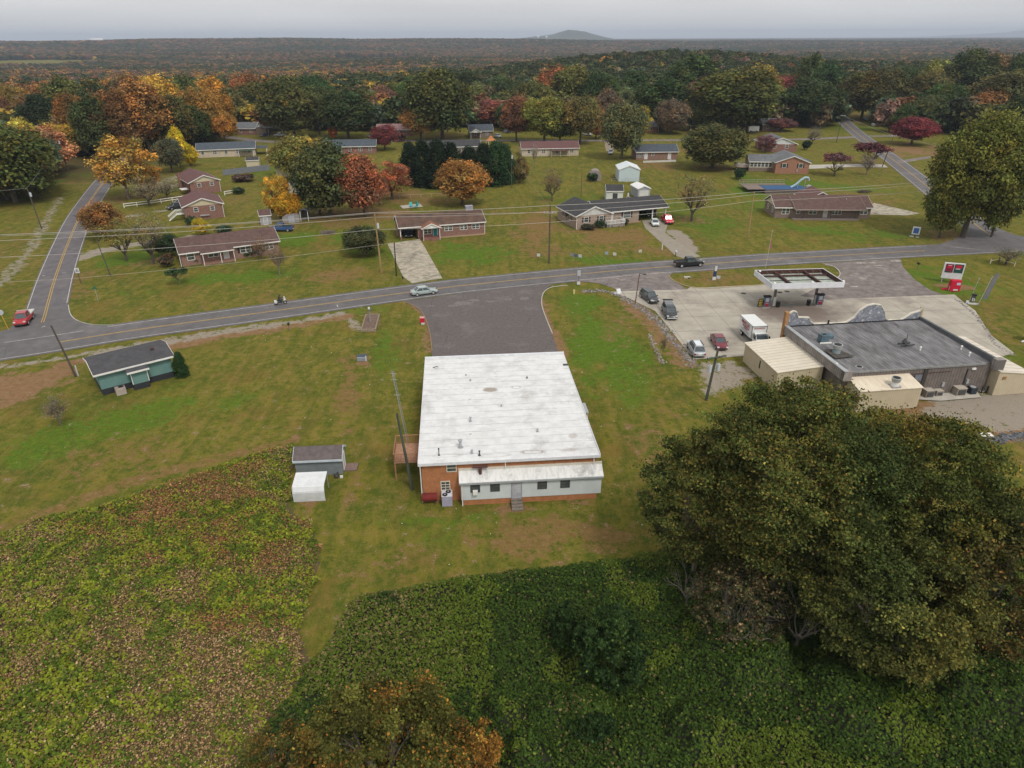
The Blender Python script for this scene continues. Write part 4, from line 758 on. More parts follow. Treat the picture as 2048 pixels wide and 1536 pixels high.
def fuel_canopy():
    zt = 5.2; a, b, c, d = P(1545, 568, zt), P(1690, 564, zt), P(1640, 535, zt), P(1508, 541, zt); rz = atan2(b.y-a.y, b.x-a.x)
    T = thing('fuel_canopy', 'flat canopy with white fascia and open brown steel frame over the pumps', 'canopy', (a.x, a.y, 0), rz); w = (b-a).length; dp = ((d-a).length+(c-b).length)/2*.985
    zb = zt-.95; t = .12; fa = mat('canopy_fascia', (.66, .67, .70), (.56, .57, .60), scale=.7)
    for s in ((0, w, 0, t), (0, w, dp-t, dp), (0, t, t, dp-t), (w-t, w, t, dp-t)): MB().box(s[0], s[1], s[2], s[3], zb, zt).obj('fascia', fa, T)
    rb = mat('rust_brown_steel', (.075, .032, .026), (.05, .025, .022)); inn = MB()
    for s in ((t, w-t, t, t+.03), (t, w-t, dp-t-.03, dp-t), (t, t+.03, t+.03, dp-t-.03), (w-t-.03, w-t, t+.03, dp-t-.03)): inn.box(*s, zb+.05, zt-.06)
    inn.obj('inner_lining', rb, T)
    MB().box(t+.03, w-t-.03, t+.03, dp-t-.03, zb+.06, zb+.16).obj('ceiling_deck', mat('canopy_deck', (.42, .46, .42), (.26, .28, .22), scale=1.1, stripe=(0, .42, .9)), T)
    for x in (w*.30, w*.72): MB().box(x-.16, x+.16, t+.04, dp-t-.04, zb+.18, zb+.62).obj('main_beam', rb, T)
    MB().box(t+.04, w-t-.04, dp*.72, dp*.72+.2, zb+.3, zb+.55).obj('cross_beam', rb, T); MB().box(t+.04, w-t-.04, dp*.48, dp*.48+.12, zb+.17, zb+.27).obj('cross_beam', DARK, T)
    for k in range(9): MB().bar((w*(.06+.11*k), dp*.76, zb+.3), (w*(.06+.11*k), dp-t-.05, zt-.15), .06).obj('brace', mat('faded_brace', (.2, .1, .08)), T)
    for x, y in ((.5, .25), (w*.56, .25), (.6, dp-.9), (w-.1, .35)): MB().ball((x, y, zt+.05), .22, 8, 5, .7).obj('canopy_lamp', mat('lamp_cover', (.8, .8, .76)), T)
    cm = mat('canopy_column', (.19, .165, .15), (.14, .12, .11), scale=2)
    colx = []
    for px, py in ((1546, 612), (1628, 608)):
        q = P(px, py)-Vector((a.x, a.y, 0)); x, y = q.x*cos(-rz)-q.y*sin(-rz), q.x*sin(-rz)+q.y*cos(-rz); MB().box(x-.17, x+.17, y-.17, y+.17, 0, zb+.1).obj('column', cm, T); MB().box(x-.22, x+.22, y-.3, y-.18, .1, 1.7).obj('cladding', WHITE, T)
    for px, py, lab in ((1531, 615, 'blue and grey fuel pump beside the yellow price board'), (1637, 611, 'blue and grey fuel pump at the right end of the canopy')):
        t = thing('fuel_pump', lab, 'fuel pump', tuple(P(px, py)), rz, 'fuel pumps under the canopy')
        MB().box(-.62, .62, -.28, .28, 0, .15).obj('plinth', CONC, t); MB().box(-.5, .5, -.25, .25, .15, 1.9).obj('cabinet', mat('slate_blue_cabinet', (.13, .16, .22), (.1, .12, .17)), t); MB().box(-.62, .62, -.36, .36, 1.95, 2.15).obj('top', BLACK, t)
        MB().box(-.3, .3, -.28, -.25, 1.15, 1.8).obj('screen_panel', mat('pump_panel', (.5, .54, .58)), t); MB().box(-.32, .32, -.29, -.25, .3, .72).obj('red_panel', mat('pump_red', (.34, .02, .04)), t); MB().box(-.32, .32, -.29, -.25, .78, .95).obj('label_panel', mat('pump_pink', (.55, .2, .25)), t)
        for s in (-.54, .54): MB().box(s-.03, s+.03, -.12, .1, .8, 1.3).obj('nozzle', BLACK, t); MB().tube([(s, -.1, 1.2), (s*1.15, -.25, .7), (s*1.05, -.15, .35), (s, 0, .5)], .025).obj('hose', BLACK, t)
    for px, py, lab in ((1555, 614, 'black waste bin by the left canopy column'), (1616, 611, 'black waste bin by the right canopy column')): q = P(px, py); t = thing('waste_bin', lab, 'bin', tuple(q), 0, 'waste bins under the canopy'); MB().cyl(0, 0, 0, .95, .32, .36, 14).obj('bin_body', BLACK, t); MB().cyl(0, 0, .95, 1.05, .38, .3, 14).obj('lid', DARK, t)
    t = thing('price_board', 'yellow and black price board standing against the left fuel pump', 'sign', tuple(P(1520, 614)), rz+.2); MB().box(-.45, .45, -.04, .04, .1, 1.5).obj('board', BLACK, t)
    for z0, z1 in ((1.1, 1.4), (.6, 1.0), (.2, .5)): MB().box(-.37, .37, -.06, -.04, z0, z1).obj('price_panel', mat('sign_yellow', (.6, .45, .08)), t)
    for s in (-.4, .4): MB().bar((s, .25, 0), (s, 0, 1.2), .05).obj('leg', BLACK, t)
    for k, (px, py) in enumerate(((1487, 587), (1559, 585), (1574, 583), (1538, 602))): q = P(px, py); structure(MB().cyl(q.x, q.y, .018, .024, .5 if k != 3 else .3, n=18), 'road_manhole_cover', mat('iron_cover', (.07, .06, .055)))
    q = P(1577, 611); structure(MB().prism([(q.x+1.1*cos(t), q.y+.5*sin(t)) for t in [k*pi/6 for k in range(12)]], .018, .03), 'road_patch', mat('grey_patch', (.2, .215, .195), (.12, .13, .12), scale=2))
fuel_canopy()
# ================================================================ HOUSES
def porch_posts(T, pts, h, m=WHITE, w=.12, name='porch_post'):
    for x, y in pts: MB().bar((x, y, 0), (x, y, h), w).obj(name, m, T)
def shrub_row(T, pts): pass
def houses():
    # 1 brown-roofed ranch on the left
    T, w = frame_thing('ranch_house', 'brown-roofed brick ranch house with a front porch behind the bare trees', 'house', (366, 533), (560, 506)); d = 8.5
    Bx = (0, w, 0, d); walls(T, Bx, 2.75, BRK_M); gable(T, Bx, 2.75, 1.9, 'x', .5, SH_BR, WHITE, SIDE_C)
    X = w/195.; u = lambda px: (px-366)*X
    MB().ext([(-1.7, 2.42), (-1.7, 2.54), (.0, 3.0), (0, 2.88)], u(402), u(468), 'x').obj('porch_roof', SH_BR, T); MB().box(u(402), u(468), -1.76, -1.7, 2.36, 2.56).obj('porch_fascia', WHITE, T)
    MB().box(u(404), u(468), -1.6, 0, 0, .4).obj('porch_floor', BRK_M, T); porch_posts(T, [(u(406), -1.55), (u(440), -1.55), (u(466), -1.55)], 2.4)
    opening(T, 'f', Bx, u(378), 1.15, 1.3, 1.3, 'win'); opening(T, 'f', Bx, u(418), 1.2, 2.0, 1.2, 'win2'); opening(T, 'f', Bx, u(448), .45, .95, 2.1, 'door'); opening(T, 'f', Bx, u(482), 1.2, 2.1, 1.2, 'win2', lab='shut'); opening(T, 'f', Bx, u(533), 1.2, 1.6, 1.2, 'win2')
    MB().box(-.3, -.2, -.32, -.22, 0, 2.5).obj('downpipe', WHITE, T); MB().box(w-2.2, w+.02, -.02, d+.02, .1, 2.6).obj('end_wall', BRK_B, T) if 0 else None
    # 2 brick ranch with carport and portico
    T, w = frame_thing('ranch_house', 'red brick ranch house with a carport, small portico and tall stub chimney', 'house', (801, 481), (969, 468)); d = 8.0; u = lambda px: (px-801)*w/168
    cp = u(836); A = (cp, w, 0, d); walls(T, A, 3.0, BRK_R); walls(T, (0, .25, d*.45, d), 2.9, BRK_R, name='carport_wall'); MB().box(0, cp, d-.2, d, 0, 2.9).obj('carport_back_wall', SIDE_C, T)
    gable(T, (0, w, 0, d), 3.0, 1.75, 'x', .45, mat('mottled_brown_shingles', (.125, .07, .05), (.06, .04, .032), scale=.7, detail=8, stripe=(2, .13, .3)), WHITE, SIDE_C)
    porch_posts(T, [(.15, .15)], 2.95, w=.2); MB().box(.0, .35, 0, .35, 0, .9).obj('post_base', BRK_R, T)
    p0, p1 = u(843), u(877); gable(T, (p0, p1, -2.0, .6), 2.75, .95, 'y', .25, SH_RUST, WHITE, WHITE, ge=.15); MB().box(p0, p1, -1.9, 0, 0, .5).obj('porch_floor', BRK_R, T); porch_posts(T, [(p0+.12, -1.85), (p1-.12, -1.85)], 2.75)
    st = MB()
    for k in range(3): st.box(u(858), u(868), -1.9-.3*(k+1), -1.9-.3*k, 0, .42-.13*k)
    st.obj('steps', BRK_R, T)
    opening(T, 'f', A, u(848)-cp, 1.1, 1.7, 1.1, 'win2'); opening(T, 'f', A, u(866)-cp, .5, .95, 2.1, 'tealdoor'); opening(T, 'f', A, u(889)-cp, 1.5, 1.8, 1.0, 'win2'); opening(T, 'f', A, u(920)-cp, 1.5, .7, 1.0, 'win'); opening(T, 'f', A, u(928)-cp, 1.5, .7, 1.0, 'win'); opening(T, 'f', A, u(944)-cp, 1.5, 1.7, 1.0, 'win2')
    chimney(T, u(947), d*.55, 4.3, 5.9, mat('whitewashed_chimney', (.32, .32, .36), (.24, .24, .28)), 1.7, 1.2); MB().box(w+.02, w+.12, -.1, 0, 0, 2.9).obj('downpipe', WHITE, T)
    MB().box(u(845), w, -.55, 0, -.1, .18).obj('planting_border', mat('tan_stones', (.33, .24, .15), scale=4), T)
    # 3 tan brick house with gable wing and double carport
    T, w = frame_thing('ranch_house', 'tan brick house with a charcoal roof, white front gable and double carport', 'house', (1153, 459), (1338, 441)); u = lambda px: (px-1153)*w/185
    g1 = u(1219); Wg = (0, g1, 0, 11.5); walls(T, Wg, 3.2, BRK_T); gable(T, Wg, 3.2, 1.9, 'y', .5, SH_DK, WHITE, mat('white_gable_siding', (.58, .58, .56), stripe=(2, .15, .3)))
    c0 = u(1281); A = (g1, c0, 1.6, 10.5); walls(T, A, 3.2, BRK_T); gable(T, (g1-3, w, 1.6, 10.5), 3.2, 1.85, 'x', .5, SH_DK, WHITE, SIDE_B, ge=.3)
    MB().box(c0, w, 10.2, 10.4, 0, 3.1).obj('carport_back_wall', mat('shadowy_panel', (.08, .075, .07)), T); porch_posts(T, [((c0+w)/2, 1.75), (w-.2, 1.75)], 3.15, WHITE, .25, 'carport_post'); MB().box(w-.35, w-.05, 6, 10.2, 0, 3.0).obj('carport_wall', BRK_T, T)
    opening(T, 'f', Wg, u(1167), 1.6, 1.1, 1.15, 'shut'); opening(T, 'f', Wg, u(1196), 1.6, 1.1, 1.15, 'shut'); opening(T, 'f', A, .35, .7, .95, 2.1, 'door'); opening(T, 'f', A, u(1250)-g1, 1.35, 1.9, 1.4, 'win', lab='shut'); opening(T, 'l', Wg, 3.2, 1.6, .9, 1.1, 'shut'); opening(T, 'l', Wg, 7.2, 1.6, .9, 1.1, 'shut')
    px0, px1 = u(1208), u(1243); MB().box(px0, px1, -1.1, 1.6, 0, .75).obj('porch_floor', mat('porch_stone', (.3, .26, .24), (.1, .09, .085), scale=2.5, contrast=(.45, .55)), T)
    for (a, b_) in (((px0, -1.05), (px1, -1.05)), ((px0, -1.05), (px0, 0)), ((px1, -1.05), (px1, 1.5))):
        r = MB(); P0, P1 = Vector((*a, .75)), Vector((*b_, .75)); n = max(2, int((P1-P0).length/.18)); r.bar(P0+Vector((0, 0, .95)), P1+Vector((0, 0, .95)), .1); r.bar(P0+Vector((0, 0, .1)), P1+Vector((0, 0, .1)), .07)
        for k in range(n+1): c = P0.lerp(P1, k/n); r.bar(c, c+Vector((0, 0, .95)), .055 if k % 6 else .12)
        r.obj('railing', WHITE, T)
    MB().box(u(1252), u(1284), 1.0, 1.6, 0, .14).obj('front_step', mat('pinkish_paving', (.33, .22, .16)), T); MB().box(-.12, -.02, -.1, 0, 0, 3.0).obj('downpipe', WHITE, T)
    # 4 long brown ranch on the right
    T, w = frame_thing('ranch_house', 'long brown brick ranch house with an overhanging brown roof below the hill street', 'house', (1548, 436), (1738, 437)); d = 9; u = lambda px: (px-1548)*w/190
    A = (0, w, 0, d); walls(T, A, 2.8, BRK_B); gable(T, A, 2.8, 2.0, 'x', .5, SH_BR, WHITE, SIDE_C); gable(T, (u(1583), u(1722), -1.8, d*.6), 2.55, 2.1, 'x', .3, SH_BR, mat('tan_trim', (.36, .30, .26)), SIDE_C, ge=.1, asym=.78)
    opening(T, 'f', A, u(1562), 1.1, 1.8, 1.3, 'win2'); opening(T, 'f', A, u(1591), 1.2, .8, 1.0, 'win'); opening(T, 'f', A, u(1616), 1.1, 1.9, 1.2, 'win2'); opening(T, 'f', A, u(1645), .3, .95, 2.1, 'door'); opening(T, 'f', A, u(1661), 1.0, 2.4, 1.3, 'win3'); opening(T, 'f', A, u(1718), 1.1, 1.7, 1.3, 'win2'); opening(T, 'l', A, 2.4, 1.2, .8, 1.1, 'win'); opening(T, 'l', A, 6.4, 1.2, .8, 1.1, 'win')
    MB().box(u(1580), u(1712), -2.3, 0, -.1, .2).obj('porch_floor', mat('dull_porch_slab', (.2, .16, .14)), T); porch_posts(T, [(u(1600), -1.7), (u(1655), -1.7), (u(1708), -1.7)], 2.5, DARK)
    R = (u(1632), u(1694), d, d+8); walls(T, R, 2.8, BRK_B, name='rear_wing'); gable(T, R, 2.8, 1.9, 'y', .5, SH_RED, WHITE, BRK_B); vents(T, [(u(1693), 2.5, 4.2)], 0)
    # 5 orange brick house with grey roof and sunroom
    T, w = frame_thing('brick_house', 'orange brick house with a grey gable end, sunroom and white deck', 'house', (1549, 347), (1616, 351)); w = 11.; T.rotation_euler.z = -.12
    A = (0, w, 0, 14); walls(T, A, 3.6, BRK_O); gable(T, A, 3.6, 2.0, 'y', .5, SH_GR, WHITE, BRK_O)
    opening(T, 'f', A, 2.2, 2.0, 1.2, 1.3, 'shut'); opening(T, 'f', A, 7.6, 2.0, 1.2, 1.3, 'shut'); MB().box(7.0, 7.4, -.2, -.01, .6, 1.5).obj('meter_box', STEEL, T)
    S_ = (-8, 0, 4, 12); walls(T, (-8, 0, 4, 12), 1.2, BRK_B, name='sunroom_base'); walls(T, S_, 3.2, SIDE_B, 1.35, name='sunroom_wall'); gable(T, (-8, 3, 4, 12), 3.2, 1.7, 'x', .4, SH_GR, WHITE, SIDE_B)
    for k in range(6): opening(T, 'f', S_, .35+1.25*k, 1.5, .95, 1.4, 'win')
    MB().box(-12, -8, 5, 9.5, 1.0, 1.2).obj('deck_floor', WOOD, T)
    for (a, b_) in (((-12, 5), (-8, 5)), ((-12, 5), (-12, 9.5)), ((-12, 9.5), (-8, 9.5))):
        r = MB(); P0, P1 = Vector((*a, 1.2)), Vector((*b_, 1.2)); n = int((P1-P0).length/.25); r.bar(P0+Vector((0, 0, 1)), P1+Vector((0, 0, 1)), .12)
        for k in range(n+1): c = P0.lerp(P1, k/n); r.bar(c+Vector((0, 0, -.1)), c+Vector((0, 0, 1)), .08)
        r.obj('railing', WHITE, T)
    porch_posts(T, [(-11.9, 5.1), (-11.9, 9.4)], 1.1, name='deck_post'); MB().box(w+.1, w+3, 8, 13, 2.8, 2.9).obj('carport_roof', SH_BL, T)
    T, w = frame_thing('brick_house', 'red brick house with a pale gable just behind the sunroom house', 'house', (1531, 304), (1591, 304)); A = (0, w, 0, 15); walls(T, A, 3.0, BRK_R); gable(T, A, 3.0, 2.3, 'y', .6, SH_GR, WHITE, mat('pale_gable', (.6, .62, .62))); opening(T, 'f', A, 2.7, 1.5, 1.2, 1.2, 'win'); opening(T, 'f', A, 7.6, 1.5, 1.2, 1.2, 'win')
    chimney(T, -.6, 7, 0, 5, BRK_R)
    # 6 the two maroon-roofed twins on the left
    for pa, pb, dd, lab in (((373, 442), (449, 434), 12, 'maroon-roofed brick house with a cream gable and white entrance stairs'), ((384, 390), (442, 383), 15, 'maroon-roofed brick house directly behind the one with white stairs')):
        T, w = frame_thing('gabled_house', lab, 'house', pa, pb, 'maroon-roofed gabled houses'); A = (0, w, 0, dd); walls(T, A, 3.5, BRK_R); gable(T, A, 3.5, 1.7, 'y', .5, SH_RED, WHITE, SIDE_C)
        opening(T, 'f', A, w*.25, 2.1, .95, 1.0, 'win'); opening(T, 'f', A, w*.68, 2.1, .95, 1.0, 'win'); MB().box(w+.0, w+.1, -.1, 0, 0, 3.3).obj('downpipe', WHITE, T)
        if dd == 12:
            MB().box(w*.38, w*.62, -.4, 0, .9, 1.15).obj('bulkhead', STEEL, T)
            s = MB()
            for k in range(7): s.box(-2.2-.28*k, -1.95-.28*k, 1.2, 2.4, 1.35-.2*k, 1.45-.2*k)
            s.box(-1.95, 0, 1.2, 2.6, 1.5, 1.62); s.obj('entrance_stair', WHITE, T); r = MB()
            for yy in (1.2, 2.5): r.bar((0, yy, 2.6), (-2, yy, 2.6), .1); r.bar((-2, yy, 2.6), (-4, yy, 1.2), .1); [r.bar((-.3*k, yy, 1.5-max(0, .3*k-2)*.7), (-.3*k, yy, 2.6-max(0, .3*k-2)*.7), .06) for k in range(13)]
            r.obj('railing', WHITE, T)
        else: chimney(T, -.7, dd*.6, 0, 5.2, BRK_R); MB().box(-2.2, -.1, 2, 5, 1.3, 1.45).obj('side_porch', WHITE, T)
    # 7.. distant houses: (front-left px, front-right px, depth, height, rise, wall, roof, gable mat, label, windows)
    FAR = [((396, 316), (512, 311), 9, 2.9, 1.9, SIDE_B, SH_BL, WHITE, 'beige ranch house with a blue-grey roof and end carport', 5), ((474, 270), (512, 270), 9, 3, 2.2, BRK_R, SH_GR, WHITE, 'red brick house with a white gable at the edge of the wood', 2),
           ((650, 309), (752, 307), 9, 2.9, 1.9, BRK_R, SH_BL, WHITE, 'blue-grey-roofed brick house hidden behind the green and red trees', 5), ((755, 273), (822, 272), 9, 2.9, 2.0, BRK_R, SH_PK, WHITE, 'brick house with a faded pink roof', 3),
           ((852, 311), (962, 307), 9, 2.9, 1.9, BRK_B, SH_DK, WHITE, 'dark-roofed brick house behind the evergreen row', 4), ((940, 276), (986, 275), 10, 3, 2.2, BRK_B, SH_BL, WHITE, 'blue-grey-roofed house beside the white car', 2),
           ((1044, 313), (1157, 311), 9, 2.9, 1.9, SIDE_B, SH_RED, SIDE_C, 'long pinkish ranch house with a maroon roof and back porch', 4), ((1272, 320), (1354, 319), 9, 2.9, 2.0, BRK_M, SH_BL, WHITE, 'small brick house with a dark blue roof and white back doors', 0),
           ((1291, 266), (1314, 265), 8, 2.9, 2.0, BRK_O, SH_GR, WHITE, 'small brick house with a grey roof and white porch post', 1), ((1524, 262), (1566, 262), 10, 3, 2.2, BRK_B, SH_GR, WHITE, 'brown house with a white gable below the red tree', 2),
           ((1514, 240), (1560, 239), 9, 3, 2.2, BRK_B, mat('snow_roof', (.5, .52, .54)), WHITE, 'pale-roofed house between the big olive tree and the red tree', 2), ((1140, 198), (1196, 198), 10, 3, 2, SIDE_B, SH_PK, WHITE, 'low pale house with a pink-grey roof amid the central trees', 3),
           ((1186, 246), (1212, 246), 9, 3, 2.2, BRK_R, mat('white_sheet_roof', (.55, .56, .58)), WHITE, 'brick house with a whitish roof half hidden by trees', 1), ((985, 208), (999, 208), 9, 5.4, 2.2, WHITE, SH_GR, WHITE, 'narrow white two storey house far behind the pink tree', 2),
           ((780, 240), (800, 240), 8, 3, 1.8, BRK_R, mat('buff_roof', (.4, .33, .28)), WHITE, 'small house with a buff roof in front of the brown thicket', 1), ((1655, 165), (1672, 165), 12, 3, 2, WHITE, SH_GR, WHITE, 'white house far up the hill street', 1)]
    for pa, pb, d, h, rs, wm, rm_, gm, lab, nw in FAR:
        T, w = frame_thing('ranch_house', lab, 'house', pa, pb, 'houses of the neighbourhood behind'); A = (0, w, 0, d); walls(T, A, h, wm); gable(T, A, h, rs, 'x', .5, rm_, WHITE, gm)
        for k in range(nw): opening(T, 'f', A, w*(k+.5)/nw-.6, 1.15, 1.3 if k % 2 else 1.0, 1.2, 'win2' if k % 2 else 'win')
        if 'dark blue roof' in lab:
            opening(T, 'f', A, .2, 1.1, 2.4, 1.2, 'win3'); opening(T, 'f', A, w*.20, .3, 1.1, 2.1, 'door'); opening(T, 'f', A, w*.37, 1.5, .9, .9, 'win'); opening(T, 'f', A, w*.77, .3, 1.1, 2.1, 'door'); MB().box(w*.77, w*.77+1.2, -1.1, 0, 0, .3).obj('steps', CONC, T)
        if 'end carport' in lab: MB().box(w*.72, w*.97, -2.5, 0, 2.3, 2.4).obj('porch_roof', mat('green_awning', (.05, .10, .07)), T); porch_posts(T, [(w*.72, -2.4), (w*.97, -2.4)], 2.3); MB().box(w, w+4.5, 1, d-1, 2.6, 2.75).obj('carport_roof', SH_BL, T); porch_posts(T, [(w+4.3, 1.2), (w+4.3, d-1.2)], 2.6, name='carport_post')
        if 'back porch' in lab: MB().box(w*.5, w*.82, -3, 0, 2.3, 2.42).obj('porch_roof', SH_RED, T); porch_posts(T, [(w*.5, -2.9), (w*.66, -2.9), (w*.82, -2.9)], 2.3, mat('pale_yellow_post', (.6, .55, .3))); MB().box(w*.5, w*.82, -2.9, -2.85, .4, .5).obj('porch_rail', MATS['pale_yellow_post'], T)
        if 'white car' in lab: gable(T, (0, w*.45, -4, 2), 2.8, 1.4, 'y', .3, SH_BL, WHITE, WHITE); porch_posts(T, [(.2, -3.8), (w*.43, -3.8)], 2.8)
        if 'edge of the wood' in lab: MB().box(w, w+13, 1, d-1, 2.9, 3.1).obj('carport_roof', SH_DK, T); porch_posts(T, [(w+12.8, 1.2), (w+6, 1.2), (w+12.8, d-1.2)], 2.9, name='carport_post'); MB().box(w, w+5, 1, d-1, 0, 2.9).obj('wing', BRK_B, T)
        if 'white porch post' in lab: porch_posts(T, [(w-.2, -1.5)], 2.8); MB().box(0, w, -1.8, 0, 2.75, 2.9).obj('porch_roof', SH_GR, T)
    # two storey porch house at top right
    T, w = frame_thing('porch_house', 'dark two storey house with a white upper porch near the hill street', 'house', (1786, 226), (1824, 226)); A = (0, w, 3, 16); dk = mat('dark_brown_siding', (.06, .048, .04)); walls(T, A, 6.2, dk); gable(T, (0, w, 0, 16), 6.2, 2.3, 'y', .6, SH_BR, WHITE, dk); MB().box(0, w, 0, 3, 2.9, 3.1).obj('porch_floor', WHITE, T)
    r = MB(); r.bar((0, 0, 4.2), (w, 0, 4.2), .15); r.bar((0, 0, 3.1), (w, 0, 3.1), .2); [r.bar((w*k/16, 0, 3.1), (w*k/16, 0, 4.2), .09) for k in range(17)]; r.obj('railing', mat('cream_paint', (.62, .58, .45)), T); porch_posts(T, [(.1, .1), (w*.36, .1), (w*.66, .1), (w-.1, .1)], 6.2, MATS['cream_paint'], .22)
    W2 = (w, w+16, 6, 15); walls(T, W2, 3.2, BRK_R, name='wing'); gable(T, W2, 3.2, 2, 'x', .5, SH_PK, WHITE, BRK_R)
    T, w = frame_thing('red_roofed_barn', 'open-sided red-roofed shelter behind the biggest roadside tree', 'barn', (1955, 312), (2046, 309)); gable(T, (0, w, 0, 9), 4.4, 2.2, 'x', .6, mat('red_sheet_roof', (.22, .02, .025)), WHITE, BRK_R); porch_posts(T, [(.2, .2), (w/3, .2), (2*w/3, .2), (w-.2, .2), (.2, 8.8), (w-.2, 8.8)], 4.4, w=.25); MB().box(0, w*.4, 5, 9, 0, 4).obj('wall', DARK, T)
    T, w = frame_thing('small_house', 'pale yellow small house peeking out behind the big tree at the left edge', 'house', (60, 326), (92, 322)); A = (0, w, 0, 11); walls(T, A, 3.2, SIDE_C); gable(T, A, 3.2, 2.0, 'y', .5, mat('light_grey_roof', (.42, .43, .45)), WHITE, SIDE_C); opening(T, 'f', A, w*.55, 1.4, 1.6, 1.3, 'win2')
    # tiny far buildings
    for k, (px, py, w_, m_, lab) in enumerate([(652, 186, 14, (.6, .6, .6), 'far white shed roof above the dark round tree'), (1334, 150, 12, (.7, .66, .6), 'cream gable far behind the central dark trees'), (1352, 142, 9, (.6, .6, .6), 'grey-white roof far behind, just above the cream gable'), (1700, 118, 20, (.6, .62, .62), 'white roofs of a distant estate, left one'), (1672, 122, 22, (.62, .6, .6), 'wide white building at the foot of the distant estate'), (1735, 115, 14, (.66, .66, .66), 'white roofs of a distant estate, middle one'), (1752, 112, 12, (.5, .55, .6), 'white roofs of a distant estate, right one'), (1330, 176, 5, (.7, .7, .7), 'small white gable between the round olive trees'), (270, 81, 60, (.75, .75, .78), 'long white factory roof on the far left ridge'), (1490, 112, 18, (.6, .6, .62), 'far white cottage near the distant lake meadow')]):
        q = P(px, py); q.z = float(terrain(q.x, q.y)) if q.y > 0 else 0
        if py < 90: d_ = 3800; q = Vector(((px-1024)/FPX*d_*.98, d_, 0)); q.z = float(terrain(q.x, q.y))+14
        T = thing('distant_building', lab, 'building', tuple(q), 0, 'white buildings far behind'); mm = mat('far_white_%d' % k, m_); A = (-w_/2, w_/2, 0, 9); walls(T, A, 5, mm); gable(T, A, 5, 2.5, 'x', .4, mm, mm, mm)
    # teal house on the left
    T = thing('teal_house', 'teal-sided low building with a charcoal roof and black foundation beside the road', 'house', tuple(P(207, 791)), 0); a, b_ = P(207, 791), P(351, 753); T.rotation_euler.z = rz = atan2(b_.y-a.y, b_.x-a.x); w = (b_-a).length
    d = 6.2; TE = mat('teal_siding', (.135, .245, .225), (.11, .21, .195), scale=.8, stripe=(2, .18, .3)); A = (0, w, 0, d); FD = mat('black_foundation', (.03, .032, .036))
    walls(T, A, .85, FD, name='foundation'); walls(T, (.02, w-.02, .02, d-.02), 3.1, TE, 1.0)
    CS = mat('dark_slate_shingles', (.072, .070, .075), (.05, .049, .053), scale=1.2, detail=8, stripe=(2, .1, .3)); gable(T, (-.2, w+.1, -.1, d), 3.1, .75, 'x', .4, CS, WHITE, TE, ge=.3)
    v = (w*.40, w*.62, -1.1, .02); walls(T, (v[0]+.02, v[1]-.02, v[2]+.02, v[3]), 2.75, TE, 1.0, name='vestibule'); walls(T, v, .85, FD, name='foundation'); MB().ext([(-1.5, 2.70), (-1.5, 2.85), (.3, 3.25), (.3, 3.1)], v[0]-.45, v[1]+.3, 'x').obj('vestibule_roof', CS, T); MB().box(v[0]-.45, v[1]+.3, -1.56, -1.5, 2.62, 2.86).obj('fascia', WHITE, T)
    for x in (v[0]-.04, v[1]-.04): MB().box(x, x+.08, v[2]-.04, v[2]+.06, .9, 2.7).obj('corner_trim', WHITE, T)
    MB().box(w*.66, w*.75, -.05, .0, 2.75, 3.0).obj('window', mat('pale_slot', (.45, .52, .45)), T); MB().box(w*.79, w*.79+.45, d*.3, d*.3+.45, 3.5, 4.1).obj('chimney', mat('dark_brown_brick', (.06, .035, .03)), T)
    t = thing('air_conditioner', 'tan air conditioner with a round top fan beside the teal building', 'air conditioner', tuple(P(245, 790)), rz); MB().box(-.6, .6, 0, .95, 0, 1.0).obj('cabinet', mat('tan_grille', (.42, .36, .31), (.3, .25, .22), stripe=(2, .09, .5)), t, bevel=.03); MB().cyl(.15, .5, 1.0, 1.04, .35, n=18).obj('fan', BLACK, t)
    # garden shed with ramp, and the metal-sheeted shelter in front
    a, b_ = P(594, 950), P(688, 950); T = thing('garden_shed', 'blue-grey garden shed with a brown-grey shingle roof at the edge of the vines', 'shed', tuple(P(594, 952)), 0); T.rotation_euler.z = rz = atan2(P(688, 949).y-P(598, 953).y, P(688, 949).x-P(598, 953).x)
    w = (P(688, 949)-P(596, 952)).length; d = 2.4; A = (0, w, 0, d); SB = mat('slate_blue_siding', (.19, .215, .225), (.15, .172, .182), stripe=(2, .2, .3)); walls(T, A, 1.95, SB); gable(T, A, 1.95, .75, 'x', .25, mat('weathered_shingles', (.13, .105, .10), (.085, .07, .07), scale=2, stripe=(1, .13, .35), detail=8), mat('blue_white_trim', (.5, .56, .6)), SB, ge=.12)
    opening(T, 'r', A, .7, .1, 1.0, 1.75, 'door'); MB().ext([(.5, .0), (1.9, .0), (1.9, .12), (.5, .12)], w+.05, w+1.4, 'x').obj('ramp', mat('ramp_boards', (.24, .16, .14), (.15, .10, .09), stripe=(0, .17, .8), scale=4), T)
    t = thing('metal_shelter', 'white ribbed metal shelter with a rounded front leaning on the garden shed', 'shelter', tuple(P(588, 1004)), rz); a2 = P(588, 1004); w2 = (P(652, 998)-a2).length; dd = 2.35; rz2 = rz; RW = mat('ribbed_white_sheet', (.56, .58, .58), (.46, .48, .47), stripe=(2, .16, .5), scale=1.3, contrast=(.4, .7)); RY = mat('ribbed_white_roof', (.64, .65, .66), (.55, .56, .57), stripe=(1, .19, .5), scale=1.3)
    MB().ext([(-.02, 1.05), (.18, 1.55), (.35, 1.75), (dd, 2.0), (dd, 1.95), (.35, 1.70), (.2, 1.52), (.02, 1.05)], 0, w2, 'x').obj('roof', RY, t); MB().box(0, w2, -.02, .02, 0, 1.06).obj('front_wall', RW, t); MB().box(0, .04, .05, dd, 0, 1.7).obj('side_wall', RW, t)
    MB().bar((w2-.05, dd-.1, 0), (w2-.05, dd-.1, 1.95), .06).obj('post', STEEL, t)
